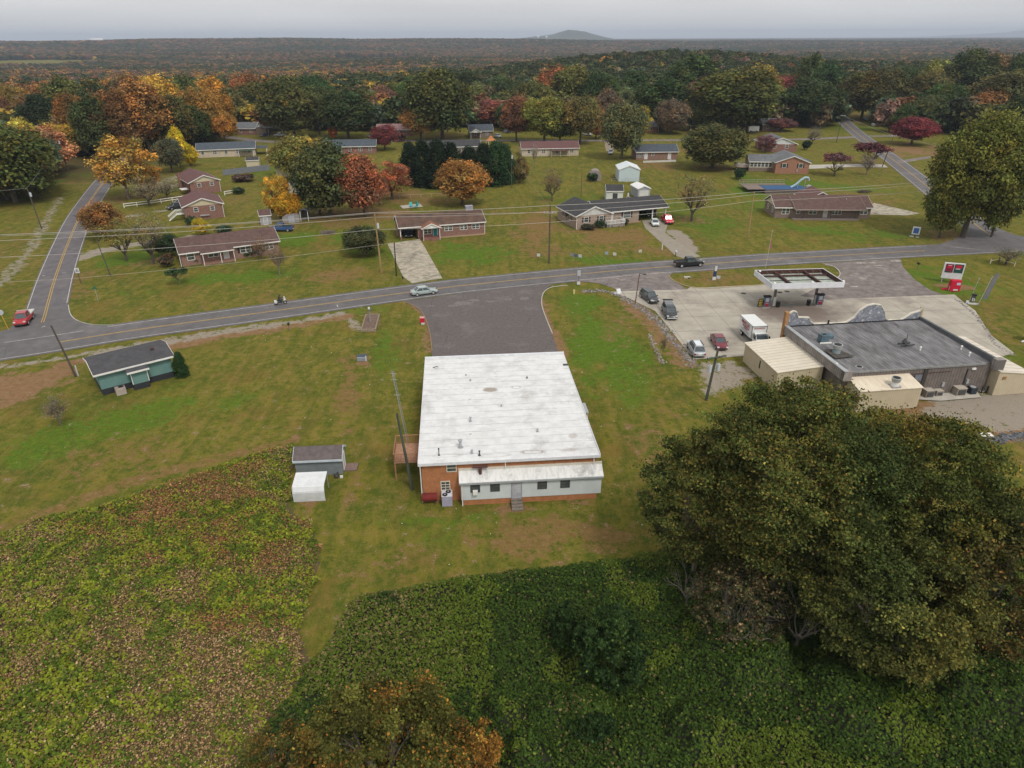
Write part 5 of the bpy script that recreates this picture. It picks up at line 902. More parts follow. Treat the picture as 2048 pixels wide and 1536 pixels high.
    c = P(676, 955); t = thing('garden_tools', 'small dark pile of tools and a white box at the foot of the garden shed', 'tools', tuple(c), rz); MB().box(.25, .55, -.15, .05, 0, .22).obj('box', WHITE, t); MB().cyl(-.3, 0, 0, .5, .1).cyl(.0, .1, 0, .6, .12).ball((-.1, -.1, .2), .18).obj('bucket', DARK, t)
houses()

def outbuildings():
    def shed(name, label, pa, pb, d, h, rise, ax, wm, rm_, door=None, group=None, cat='shed'):
        T, w = frame_thing(name, label, cat, pa, pb, group); A = (0, w, 0, d); walls(T, A, h, wm); gable(T, A, h, rise, ax, .2, rm_, WHITE, wm, ge=.15)
        if door: opening(T, 'f', A, w*door[0], 0.05, w*door[1], h*.8, door[2])
        return T, w
    BM = mat('pale_blue_metal', (.50, .58, .60), (.44, .52, .54), stripe=(0, .3, .25)); PR = mat('pale_metal_roof', (.6, .64, .66), (.54, .58, .6), stripe=(1, .5, .3))
    T, w = shed('metal_garage', 'large pale blue metal garage with a low gable in the back yards', (1237, 363), (1278, 363), 9, 3.6, 1.2, 'y', BM, PR)
    WS = mat('white_board_siding', (.62, .63, .60), (.54, .55, .52), stripe=(0, .3, .35))
    T, w = shed('garden_shed', 'white shed with a charcoal roof and an open dark doorway behind the carport house', (1212, 402), (1245, 402), 4.2, 2.7, 1.3, 'x', WS, SH_DK, (.38, .3, 'darkdoor')); opening(T, 'l', (0, w, 0, 4.2), 1.6, 1.1, .7, .8, 'win')
    T, w = shed('garden_shed', 'grey shed with a white metal roof and white front door behind the carport house', (1275, 397), (1299, 396), 6.5, 2.6, .7, 'y', mat('light_grey_siding', (.33, .35, .37), (.28, .3, .32)), mat('bright_white_roof', (.72, .72, .72)), (.15, .7, 'door'))
    T = thing('storage_hut', 'rounded grey metal hut beside a green bush near the blue garage', 'shed', tuple(P(1180, 362)), 0); MB().ext([(0, 0), (0, 2), (.7, 3.1), (1.8, 3.4), (2.9, 3.1), (3.6, 2), (3.6, 0)], 0, 4, 'y').obj('shell', mat('rusty_grey_sheet', (.28, .25, .23), (.2, .17, .15)), T); MB().box(1.1, 2.3, -.04, 0, 0, 2.2).obj('door', DARK, T)
    T, w = shed('garden_shed', 'small grey-white shed with a brown roof behind the left ranch house', (522, 450), (544, 448), 3, 2.2, 1., 'x', mat('grey_lavender_siding', (.33, .32, .33)), SH_BR, (.3, .35, 'greydoor'))
    T = thing('storage_hut', 'round-topped grey hut with white double doors behind the left ranch house', 'shed', tuple(P(566, 446)), .12); MB().ext([(0, 0), (0, 1.4), (1.0, 2.1), (2.2, 2.3), (3.4, 2.1), (4.2, 1.4), (4.2, 0)], 0, 3, 'y').obj('shell', mat('grey_brown_hut', (.27, .25, .25)), T); MB().box(1.5, 3., -.04, 0, 0, 1.8).obj('door', mat('pale_double_door', (.36, .37, .42)), T)
    T = thing('open_shelter', 'narrow grey-roofed shelter on white posts next to the round-topped hut', 'shelter', tuple(P(602, 443)), .1); MB().ext([(-.2, 2.5), (-.2, 2.6), (1., 3.2), (2.2, 2.6), (2.2, 2.5), (1, 3.1)], -.2, 2.2, 'y').obj('roof', SH_GR, T); MB().box(0, 2, 1.9, 2, 0, 2.5).obj('wall', DARK, T); porch_posts(T, [(0.05, 0), (1.95, 0)], 2.5, name='post')
    T, w = shed('garden_shed', 'beige shed with a dark roof standing behind the grey fence', (494, 335), (519, 334), 4, 2.3, .8, 'x', SIDE_C, SH_DK)
    T, w = shed('cream_cottage', 'cream outbuilding with a maroon roof partly behind the yellow tree', (553, 352), (585, 354), 9, 3.0, 1.5, 'y', SIDE_C, SH_RED, cat='house'); opening(T, 'f', (0, w, 0, 9), w*.5, 1.3, .9, 1, 'win')
    T, w = shed('garden_shed', 'narrow cream shed with a dark window beside the orange-yellow tree', (572, 390), (588, 390), 3.5, 2.6, .7, 'y', SIDE_C, SH_GR); opening(T, 'f', (0, w, 0, 3.5), w*.3, 1.2, .9, .8, 'win')
    T = thing('vehicle_shelter', 'low dark vehicle shelter with a white front beam under the big green tree', 'shelter', tuple(P(594, 397)), 0); MB().box(-.2, 5.2, -.3, 4, 2.2, 2.35).obj('roof', SH_DK, T); MB().box(-.2, 5.2, -.36, -.3, 2.0, 2.35).obj('fascia', WHITE, T); porch_posts(T, [(0, 0), (5, 0), (0, 3.8), (5, 3.8)], 2.2, name='post'); MB().box(.4, 4.2, .6, 2.6, .3, 1.3).box(1, 3, .7, 2.5, 1.3, 1.8).obj('stored_vehicle', BLACK, T)
    T = thing('canvas_canopy', 'white peaked canopy on poles behind the grey fence', 'canopy', tuple(P(536, 326)), 0); MB().ext([(-.3, 2.6), (-.3, 2.7), (3, 3.8), (6.4, 2.7), (6.4, 2.6), (3, 3.7)], -.3, 5.5, 'y').obj('roof', WHITE, T); porch_posts(T, [(0, 0), (6, 0), (0, 5), (6, 5)], 2.6, STEEL, .1, 'post'); MB().box(.6, 5.4, .5, 4.5, 0, 1.6).obj('stored_load', mat('mossy_tarp', (.07, .10, .07)), T)
    T = thing('gazebo', 'orange-roofed hexagonal gazebo near the evergreen row', 'gazebo', tuple(P(982, 292)), 0); hx = lambda r: [(r*cos(k*pi/3), r*sin(k*pi/3)) for k in range(6)]
    q = MB(); 
    for k in range(6): a, b_ = hx(2.3)[k], hx(2.3)[(k+1) % 6]; q.poly([(*a, 2.3), (*b_, 2.3), (b_[0]*.4, b_[1]*.4, 3.3), (a[0]*.4, a[1]*.4, 3.3)]); q.poly([(a[0]*.45, a[1]*.45, 3.5), (b_[0]*.45, b_[1]*.45, 3.5), (0, 0, 4.3)])
    q.obj('roof', mat('orange_roof', (.5, .2, .08)), T); porch_posts(T, [(x*.9, y*.9) for x, y in hx(2.3)], 2.3, name='post')
    T = thing('carport_shelter', 'teal-roofed metal shelter near the pole by the back street', 'shelter', tuple(P(1380, 262)), 0); MB().ext([(-.2, 2.8), (-.2, 2.9), (2.2, 3.9), (4.6, 2.9), (4.6, 2.8), (2.2, 3.8)], 0, 8, 'y').obj('roof', mat('teal_sheet', (.08, .28, .30)), T); porch_posts(T, [(0, .1), (4.4, .1), (0, 7.9), (4.4, 7.9)], 2.8, name='post'); MB().box(.6, 3.8, 1, 6, 0, 1.6).obj('stored_load', mat('maroon_load', (.12, .05, .05)), T)
    T = thing('white_van_body', 'small white shed-like trailer beside the pale street at far right', 'trailer', tuple(P(1497, 265)), 0); MB().box(0, 5, 0, 2.2, .5, 2.8).obj('body', WHITE, T, bevel=.1); [MB().cyl(x, .6, 0, .1, .4, ax='y').obj('wheel', BLACK, T) for x in (1, 4)]
    # swimming pool with slide behind the brown ranch house
    a = P(1530, 388); T = thing('swimming_pool', 'above-ground blue swimming pool with timber deck behind the brown ranch house', 'pool', tuple(a), 0); MB().box(0, 13, 0, 6.5, 0, 1.25).obj('pool_wall', mat('pool_wall', (.12, .09, .08)), T); MB().box(.2, 12.8, .2, 6.3, 1.25, 1.3).obj('pool_cover', mat('blue_pool_liner', (.03, .09, .20)), T); MB().box(-5, 0, 1, 8, 1.1, 1.25).obj('deck', OLDWOOD, T)
    r = MB(); 
    for zz in (1.7, 2.3): r.bar((-5, 10, zz), (9, 10, zz), .09)
    for k in range(11): r.bar((-5+1.4*k, 10, 0), (-5+1.4*k, 10, 2.3), .1)
    MB().box(-5, 9, 7.8, 10, 1.1, 1.25).obj('deck', OLDWOOD, T); r.obj('railing', mat('pale_rail', (.3, .25, .22)), T)
    t = thing('water_slide', 'pale blue curved slide at the end of the swimming pool', 'slide', tuple(a+Vector((9.5, 2.5, 0))), 0); MB().tube([(-1.2, 0, 1.4), (.2, 0, 2.2), (1.6, 0, 3.6), (2.6, 0, 4.3), (3.6, .1, 4.2), (4.0, .2, 3.4)], .32, 7).obj('chute', mat('slide_blue', (.36, .5, .56)), t); MB().bar((3, .2, 0), (3, .2, 4), .1).bar((1, .2, 0), (1, .2, 3), .1).obj('ladder', STEEL, t)
    t = thing('grill_cart', 'white grill cart on the pool deck', 'grill', tuple(a+Vector((13.6, 3.5, 0))), 0); MB().box(0, 1.6, 0, 1, .5, 1.6).ball((.8, .5, 1.6), .5, 8, 5, .6).obj('body', STEEL, t); [MB().bar((x, y, 0), (x, y, .5), .08).obj('leg', DARK, t) for x in (.1, 1.5) for y in (.1, .9)]
    # patio chairs (teal) behind the brick ranch
    proto = None
    for k, (px, py, lab) in enumerate(((823, 415, 'teal garden chair at the left of the patio group'), (832, 416, 'teal garden chair in the middle of the patio group'), (836, 411, 'teal garden chair at the far right of the patio group'))):
        if proto is None:
            t = proto = thing('garden_chair', lab, 'chair', tuple(P(px, py)+Vector((0, 0, .1))), .4, 'teal patio chairs'); tm = mat('teal_plastic', (.06, .42, .42)); MB().box(-.4, .4, -.4, .4, .35, .45).obj('seat', tm, t); MB().ext([(.3, .4), (.4, .4), (.65, 1.25), (.55, 1.25)], -.4, .4, 'x').obj('backrest', tm, t)
            for x in (-.36, .36):
                for y in (-.36, .36): MB().bar((x, y, 0), (x, y, .4), .08).obj('leg', tm, t)
        else: t = copy_tree(proto); t.location = P(px, py)+Vector((0, 0, .1)); t.rotation_euler.z = (.4, -2.2, 2.4)[k]; t['label'] = lab
outbuildings()

def fences():
    def fence(name, label, pts, h, step, rails, m, solid=False, w=.1):
        T = thing(name, label, 'fence', tuple(P(*pts[0]))); q = [P(*p)-P(*pts[0]) for p in pts]
        if solid:
            mb = MB()
            for a, b_ in zip(q, q[1:]): mb.poly([a, b_, b_+Vector((0, 0, h)), a+Vector((0, 0, h))]); n_ = (b_-a).cross(Vector((0, 0, 1))).normalized()*.06; mb.poly([b_+n_, a+n_, a+n_+Vector((0, 0, h)), b_+n_+Vector((0, 0, h))]); mb.poly([a+Vector((0, 0, h)), b_+Vector((0, 0, h)), b_+n_+Vector((0, 0, h)), a+n_+Vector((0, 0, h))])
            mb.obj('panel', m, T)
        for a, b_ in zip(q, q[1:]):
            n = max(1, int((b_-a).length/step))
            for k in range(n+1): c = a.lerp(b_, k/n); MB().bar(c, c+Vector((0, 0, h+.05)), w).obj('post', m, T)
            if not solid:
                r = MB(); [r.bar(a+Vector((0, 0, z)), b_+Vector((0, 0, z)), w*.8) for z in rails]; r.obj('rail', m, T)
    fence('privacy_fence', 'grey board fence between the maroon-roofed houses and the beige ranch', [(447, 351), (540, 340)], 1.9, 2.6, [], mat('grey_fence_boards', (.20, .21, .235), (.15, .16, .18), stripe=(0, .3, .5)), True)
    fence('rail_fence', 'long white two-rail fence left of the maroon-roofed house', [(249, 416), (300, 410), (368, 400)], 1.2, 3.0, (.5, 1.1), WHITE, w=.16); fence('rail_fence', 'short white two-rail fence right of the maroon-roofed house', [(450, 391), (470, 388)], 1.2, 3.0, (.5, 1.1), WHITE, w=.16)
    fence('rail_fence', 'low white rail fence under the bare tree at the right edge', [(1980, 527), (1997, 524), (2010, 529), (2028, 533)], .9, 4, (.6,), mat('cream_rail', (.6, .55, .38)), w=.14)
    fence('chain_link_fence', 'thin metal fence behind the brick ranch house chimney', [(800, 398), (884, 394)], 1.1, 3, (1.1,), mat('pale_metal_rail', (.5, .48, .38)), w=.05); fence('chain_link_fence', 'thin metal fence in front of the pale blue garage', [(1222, 365), (1250, 363), (1285, 364)], 1.1, 3, (.55, 1.1), STEEL, w=.04)
fences()
# ================================================================ VEHICLES
def car(label, cat, px, py, head, kind, col, name=None, group=None, z=0., L=None, glass=None):
    """head: pixel point the nose faces towards; kind: sedan, suv, van, pickup"""
    a = P(px, py); h = P(*head); rz = atan2(h.y-a.y, h.x-a.x)
    T = thing(name or {'sedan': 'sedan_car', 'suv': 'suv_car', 'van': 'minivan', 'pickup': 'pickup_truck'}[kind], label, cat, (a.x, a.y, z), rz, group)
    pm = paint('car_paint_%02d%02d%02d' % tuple(int(c*99) for c in col), col)
    S0 = dict(sedan=dict(L=4.75, W=1.82, b=.92, r=1.43, g=(-1.75, -1.05, .35, 1.15), hood=.84, tr=.93), suv=dict(L=4.7, W=1.88, b=1.05, r=1.70, g=(-2.15, -1.8, .45, 1.15), hood=1.0, tr=1.0), van=dict(L=5.1, W=1.98, b=1.08, r=1.76, g=(-2.35, -2.1, .75, 1.65), hood=1.0, tr=1.0), pickup=dict(L=5.9, W=2.0, b=1.15, r=1.88, g=(-.75, -.6, .75, 1.35), hood=1.13, tr=1.15))[kind]
    Ln, Wd = L or S0['L'], S0['W']; w = Wd/2; b = S0['b']; hl = Ln/2; g = S0['g']
    # stations along the body: x, half width, bottom z, top z
    xe = hl
    if kind == 'pickup': st = [(-hl, w*.95, .5, b), (-hl+.15, w*.98, .42, b), (g[0]-.02, w, .4, b), (g[3], w, .4, S0['hood']+.03), (xe-.5, w*.97, .42, S0['hood']-.03), (xe-.12, w*.9, .45, .95), (xe, w*.82, .5, .75)]
    else: st = [(-hl, w*.84, .45, S0['tr']-.18), (-hl+.15, w*.93, .35, S0['tr']-.03), (g[0]-.1, w, .28, S0['tr']), (0, w, .26, b), (g[3], w, .28, b-.03), (xe-.55, w*.95, .3, S0['hood']-.07), (xe-.15, w*.88, .32, S0['hood']-.2), (xe, w*.74, .4, .58)]
    mb = MB(); rings = []
    for x, hw, zb, zt in st:
        zm = zb+(zt-zb)*.55; n = len(mb.v); mb.v += [(x, -hw*.9, zb), (x, -hw, zb+.12), (x, -hw, zm), (x, -hw*.96, zt-.05), (x, -hw*.86, zt), (x, hw*.86, zt), (x, hw*.96, zt-.05), (x, hw, zm), (x, hw, zb+.12), (x, hw*.9, zb)]; rings.append(n)
    for i in range(len(rings)-1):
        for k in range(10): k2 = (k+1) % 10; mb.f.append((rings[i]+k, rings[i+1]+k, rings[i+1]+k2, rings[i]+k2))
    mb.f.append(tuple(rings[0]+k for k in range(10))); mb.f.append(tuple(rings[-1]+k for k in range(9, -1, -1)))
    body = mb.obj('body', pm, T, smooth=True, bevel=0); md = body.modifiers.new('e', 'EDGE_SPLIT'); md.split_angle = radians(38)
    rt = S0['r']; zb = b-.04; wi = w*.88; wt = w*.72
    q0 = [(g[0], -wi, zb), (g[3], -wi, zb-.02), (g[3], wi, zb-.02), (g[0], wi, zb)]; q1 = [(g[1], -wt, rt), (g[2], -wt, rt), (g[2], wt, rt), (g[1], wt, rt)]
    gl = MB(); gl.v = q0+q1; gl.f = [(0, 1, 5, 4), (1, 2, 6, 5), (2, 3, 7, 6), (3, 0, 4, 7)]; gl.obj('windows', glass or CARGLASS, T)
    r = MB(); r.prism([(g[1]-.05, -wt-.02), (g[2]+.03, -wt-.02), (g[2]+.1, 0), (g[2]+.03, wt+.02), (g[1]-.05, wt+.02)], rt-.02, rt+.05); rf = r.obj('roof', pm, T, bevel=.03)
    p = MB()
    for i in range(4): p.bar(q0[i], q1[i], .08)
    for s in (-1, 1):
        for t in ((.5, .46) if kind != 'van' else (.35, .35)), : p.bar((g[0]+(g[3]-g[0])*t[0], s*(wi+.005), zb), (g[1]+(g[2]-g[1])*t[1], s*(wt+.005), rt), .06)
        p.bar((g[0], s*(wi+.01), zb+.01), (g[3], s*(wi+.01), zb+.01), .06)
    p.obj('pillars', pm, T)
    wx = hl-.92; wr = .36 if kind in ('suv', 'van') else (.40 if kind == 'pickup' else .33)
    for x in (wx, -wx*(.96 if kind != 'pickup' else .93)):
        for s in (-1, 1):
            wl = MB().cyl(x, wr, s*(w-.2), s*(w+.015), wr, n=16, ax='y').obj('wheel', BLACK, T); MB().cyl(x, wr, s*(w+.0), s*(w+.03), wr*.6, n=12, ax='y').obj('rim', RIM, wl)
    hm = mat('headlight_glass', (.6, .62, .62), rough=.15); tm = mat('tail_light_red', (.35, .015, .015), rough=.25)
    zf = S0['hood']-.28
    for s in (-1, 1):
        MB().box(xe-.30, xe-.04, s*w*.72-.16, s*w*.72+.16, zf, zf+.14).obj('headlight', hm, T); MB().box(-hl-.015, -hl+.12, s*w*.76-.13, s*w*.76+.13, S0['tr']-.38, S0['tr']-.16).obj('tail_light', tm, T)
        MB().box(g[3]-.28, g[3]-.1, s*(w+.0), s*(w+.2), b-.02, b+.14).obj('mirror', pm, T)
    MB().box(xe-.06, xe+.01, -w*.5, w*.5, .45, .66).obj('grille', DARK, T); MB().box(-hl-.03, -hl+.05, -w*.28, w*.28, .55, .7).obj('licence_plate', WHITE, T)
    if kind == 'pickup':
        x0, x1 = -hl+.1, g[0]-.12; MB().box(x0, x1, -w*.82, w*.82, b-.03, b+.01).obj('bed_liner', BLACK, T); bb = MB(); bb.box(x0-.08, x1, -w*.95, -w*.82, b-.05, b+.1); bb.box(x0-.08, x1, w*.82, w*.95, b-.05, b+.1); bb.box(x0-.08, x0+.02, -w*.82, w*.82, b-.05, b+.1); bb.obj('bed_rail', pm, T)
    return T, dict(w=w, wt=wt, rt=rt, g=g, hl=hl, b=b, rf=rf)
def vehicles():
    car('silver-green sedan driving on the main road past the car park', 'car', 848, 588, (1000, 568), 'sedan', (.33, .39, .38), L=4.9)
    car('black crew-cab pickup driving on the main road near the light pole', 'truck', 1377, 532, (1500, 524), 'pickup', (.012, .014, .016), L=6.0)
    T, k = car('red pickup with a white flatbed stopping at the left junction', 'truck', 50, 645, (32, 668), 'pickup', (.36, .012, .02), L=4.9)
    MB().box(-3.0, -.85, -1.05, 1.05, 1.1, 1.27).box(-.95, -.85, -.9, .9, 1.25, 1.9).obj('flatbed', mat('white_flatbed', (.55, .56, .53), (.42, .42, .4)), T); MB().box(-3.3, -1.6, -.95, .95, .5, 1.0).obj('toolbox', mat('pale_toolbox', (.42, .44, .4)), T)
    car('white sedan nose-out on the tan concrete drive', 'car', 1309, 450, (1322, 470), 'sedan', (.62, .64, .64), L=4.6)
    car('bright red pickup parked at the carport beside the white sedan', 'truck', 1334, 445, (1352, 462), 'pickup', (.55, .008, .03), L=5.5)
    car('dark sedan parked inside the brick ranch carport', 'car', 816, 472, (824, 488), 'sedan', (.02, .022, .025)); car('dark car in the shade of the double carport', 'car', 1300, 432, (1306, 444), 'sedan', (.03, .03, .035))
    car('dark grey suv parked furthest up the forecourt edge', 'car', 1298, 600, (1322, 618), 'suv', (.035, .038, .042), L=5.0)
    T, k = car('large charcoal minivan with a roof rack parked beside the rock strip', 'car', 1338, 630, (1350, 656), 'van', (.022, .025, .027), L=5.6)
    r = MB()
    for x in (-1.7, -1.2, -.7, -.2): r.bar((x, -.62, k['rt']+.12), (x, .62, k['rt']+.12), .05)
    for s in (-.66, .66): r.bar((-1.9, s, k['rt']+.1), (.3, s, k['rt']+.1), .05)
    r.obj('roof_rack', STEEL, T); MB().box(-2.75, -2.2, -.85, .85, k['rt']+.05, k['rt']+.12).obj('raised_tailgate', BLACK, T); MB().box(k['hl']-.02, k['hl']+.05, -.85, .85, .42, .58).obj('bumper', mat('chrome_strip', (.6, .6, .58), metal=.3), T)
    car('dark red sedan parked nose towards the camera on the forecourt', 'car', 1437, 690, (1452, 716), 'sedan', (.16, .012, .024), L=5.1)
    T, k = car('silver suv parked nose-in beside the rock strip', 'car', 1391, 704, (1376, 678), 'suv', (.36, .39, .41), L=5.0); s_ = MB().box(-1.55, .2, -.45, .45, k['rt']+.05, k['rt']+.07).obj('roof_panel', mat('bright_roof_panel', (.66, .70, .72), rough=.3), T)
    for y in (-.6, .6): MB().bar((-1.7, y, k['rt']+.1), (.3, y, k['rt']+.1), .07).obj('roof_rail', BLACK, T)
    car('blue pickup parked behind the left ranch house', 'truck', 563, 462, (530, 462), 'pickup', (.04, .09, .22)); car('white suv parked on the buff drive behind the central trees', 'car', 1221, 308, (1221, 322), 'suv', (.6, .62, .64)); car('dark car by the white stairs of the maroon-roofed house', 'car', 352, 418, (340, 420), 'suv', (.04, .04, .045)); car('silver car parked behind the dark one near the white rail fence', 'car', 361, 410, (350, 412), 'sedan', (.3, .32, .34))
    car('maroon car parked next to the pale yellow house', 'car', 106, 327, (116, 326), 'suv', (.10, .012, .02)); car('dark blue car under the trees near the wood edge', 'car', 530, 273, (520, 274), 'sedan', (.03, .035, .06)); car('white pickup under the carport at the wood edge', 'truck', 561, 273, (550, 273), 'pickup', (.6, .6, .6)); car('dark suv left of the maroon tree by the pink-roofed house', 'car', 744, 275, (736, 276), 'suv', (.03, .04, .06)); car('white car half hidden by the maroon tree', 'car', 757, 276, (765, 276), 'sedan', (.55, .55, .55)); car('white suv beside the blue-grey-roofed house', 'car', 996, 275, (1004, 277), 'suv', (.65, .66, .67)); car('dark sedan on the lane beyond the orange gazebo', 'car', 1014, 266, (1024, 266), 'sedan', (.06, .06, .08)); car('white car parked at the roadside under the central trees', 'car', 1175, 271, (1186, 272), 'sedan', (.62, .62, .63)); car('grey car parked behind the white one in the central trees', 'car', 1208, 274, (1198, 274), 'sedan', (.25, .25, .26))
    # box truck
    a = P(1507, 676); h = P(1528, 700); T = thing('box_truck', 'white box truck with red lettering panels parked beside the beige wing', 'truck', (0, 0, 0)); z = 3.1
    f0, f1, b0 = P(1505, 652, 3.05), P(1536, 651, 3.05), P(1480, 629, 3.05); fm = (f0+f1)/2; d = (b0-f0).xy.normalized(); rz = atan2(-d.y, -d.x); Lb = min(5.2, (b0-f0).xy.length); T.location = (fm.x, fm.y, 0); T.rotation_euler.z = rz
    wht = paint('truck_white', (.66, .67, .66)); MB().box(-Lb, 0, -1.15, 1.15, .9, 3.05).obj('cargo_box', wht, T, bevel=.04)
    tr = MB(); [tr.box(-.04, .03, s*1.15-.05, s*1.15+.05, .9, 3.07) for s in (-1, 1)]; tr.box(-.02, .03, -1.15, 1.15, 2.85, 2.95); tr.box(-Lb, 0, 1.13, 1.18, 2.93, 3.0); tr.box(-Lb, 0, -1.18, -1.13, 2.93, 3.0); tr.obj('corner_trim', mat('trim_grey', (.2, .21, .21)), T)
    RD = mat('lettering_red', (.33, .01, .03)); LG = mat('faint_grey_print', (.42, .45, .5)); r = MB(); l = MB(); g = random.Random(3)
    def word(mb, x, zz, n, hgt_, wd, y):           # unreadable lettering: block strokes of uneven width
        for k in range(n):
            w_ = wd*g.uniform(.55, .82); mb.box(x, x+w_, y-.02, y, zz, zz+hgt_*.22); mb.box(x, x+wd*.25, y-.02, y, zz, zz+hgt_)
            if g.random() < .7: mb.box(x, x+w_, y-.02, y, zz+hgt_*.78, zz+hgt_)
            if g.random() < .6: mb.box(x+w_-wd*.22, x+w_, y-.02, y, zz, zz+hgt_)
            x += wd
    word(r, -Lb+.9, 2.25, 9, .48, .34, -1.16); word(r, -Lb+1.3, 1.88, 10, .26, .26, -1.16); word(r, -Lb+1.8, 1.62, 8, .16, .2, -1.16); word(l, -Lb+.9, 1.35, 16, .13, .2, -1.16); word(l, -Lb+1.0, 1.12, 15, .12, .2, -1.16)
    for k in range(9): y = -.85+.19*k; w_ = .15; r.box(.0, .02, y, y+w_, 2.5, 2.56); r.box(0, .02, y, y+.05, 2.5, 2.72); r.box(0, .02, y, y+w_, 2.67, 2.72)
    r.obj('red_lettering', RD, T); l.obj('grey_lettering', LG, T)
    cb = MB().ext([(.03, .5), (.03, 2.05), (.75, 2.12), (1.45, 1.35), (2.3, 1.15), (2.4, .5)], -.95, .95, 'y'); cb.obj('cab', wht, T, bevel=.04); MB().poly([(.85, -.85, 2.05), (1.42, -.88, 1.42), (1.42, .88, 1.42), (.85, .85, 2.05)]).obj('windscreen', CARGLASS, T).location = (.03, 0, .03)
    for s in (-.96, .96): MB().box(.3, 1.15, min(s, s*1.01), max(s, s*1.01), 1.3, 1.95).obj('side_window', CARGLASS, T); MB().box(1.1, 1.25, s*1.2-.1, s*1.2+.1, 1.4, 1.75).obj('mirror', BLACK, T)
    for x, wr in ((-Lb+1.1, .42), (1.55, .40)):
        for s in (-1, 1): wl = MB().cyl(x, wr, s*.8, s*1.1, wr, n=16, ax='y').obj('wheel', BLACK, T); MB().cyl(x, wr, s*1.1, s*1.12, wr*.55, n=12, ax='y').obj('rim', WHITE, wl)
    MB().box(-Lb, .2, -.8, .8, .5, .88).obj('chassis', BLACK, T)
    # motorcycle and rider
    a = P(562, 609); b_ = P(620, 602); rz = atan2(b_.y-a.y, b_.x-a.x); T = thing('motorcycle', 'black and white touring motorcycle riding along the main road', 'motorcycle', tuple(a), rz)
    for x in (-.78, .78): w_ = MB().cyl(x, .33, -.07, .07, .33, n=16, ax='y').obj('wheel', BLACK, T); MB().cyl(x, .33, -.075, .075, .18, n=10, ax='y').obj('rim', RIM, w_)
    MB().box(-.4, .35, -.18, .18, .35, .75).obj('engine', DARK, T, bevel=.05); MB().ball((.15, 0, .85), .3, 10, 6, .6).obj('fuel_tank', paint('bike_black', (.02, .02, .022)), T, smooth=True); MB().box(-.65, -.05, -.17, .17, .75, .84).obj('seat', BLACK, T, bevel=.04); MB().ext([(.55, .7), (.95, .8), (.75, 1.4), (.65, 1.42)], -.28, .28, 'y').obj('windshield', mat('bike_white', (.6, .62, .62)), T); MB().bar((.5, -.38, 1.08), (.5, .38, 1.08), .05).obj('handlebar', STEEL, T)
    for s in (-.33, .33): MB().box(-1.05, -.55, s-.12, s+.12, .45, .8).obj('saddlebag', MATS['bike_white'], T, bevel=.04)
    MB().bar((.78, 0, .33), (.55, 0, 1.05), .09).obj('fork', STEEL, T)
    person('person', 'person in dark clothes and a dark helmet riding the motorcycle', tuple(a), rz)
def person(name, label, loc, rz):
    V = [(-.28, 0, .88), (-.24, 0, 1.1), (-.16, 0, 1.34), (-.10, 0, 1.48), (-.06, 0, 1.6), (-.02, 0, 1.72), (-.13, .2, 1.40), (.12, .3, 1.2), (.38, .33, 1.1), (.46, .33, 1.1), (-.13, -.2, 1.40), (.12, -.3, 1.2), (.38, -.33, 1.1), (.46, -.33, 1.1), (-.22, .12, .88), (.18, .24, .82), (.0, .26, .42), (.14, .26, .38), (-.22, -.12, .88), (.18, -.24, .82), (.0, -.26, .42), (.14, -.26, .38)]
    E = [(0, 1), (1, 2), (2, 3), (3, 4), (4, 5), (3, 6), (6, 7), (7, 8), (8, 9), (3, 10), (10, 11), (11, 12), (12, 13), (0, 14), (14, 15), (15, 16), (16, 17), (0, 18), (18, 19), (19, 20), (20, 21)]
    R = [.17, .16, .19, .11, .06, .10, .075, .055, .04, .04, .075, .055, .04, .04, .11, .085, .06, .05, .11, .085, .06, .05]
    me = bpy.data.meshes.new(name); me.from_pydata(V, E, []); o = bpy.data.objects.new(name, me); COL.objects.link(o); me.materials.append(mat('dark_riding_clothes', (.025, .025, .03), (.05, .045, .045)))
    sk = o.modifiers.new('skin', 'SKIN'); ly = me.skin_vertices[0] if me.skin_vertices else None
    if ly is None:
        bpy.context.view_layer.objects.active = o; ly = me.skin_vertices[0] if me.skin_vertices else None
    if ly:
        for i, r in enumerate(R): ly.data[i].radius = (r, r); ly.data[i].use_root = (i == 0)
    ss = o.modifiers.new('ss', 'SUBSURF'); ss.levels = 1; ss.render_levels = 2
    o.location = loc; o.rotation_euler.z = rz; tag(o, label, 'person')
    MB().ball((-.01, 0, 1.72), .15, 12, 8).obj('helmet', paint('helmet_black', (.02, .02, .02)), o, smooth=True); MB().box(.08, .15, -.09, .09, 1.68, 1.78).obj('visor', CARGLASS, o)
    for s in (-1, 1):
        for k in range(4): MB().tube([(.44, s*(.27+.03*k), 1.12), (.53, s*(.27+.03*k), 1.10), (.52, s*(.27+.03*k), 1.05)], .013, 5).obj('glove_finger', BLACK, o)
vehicles()

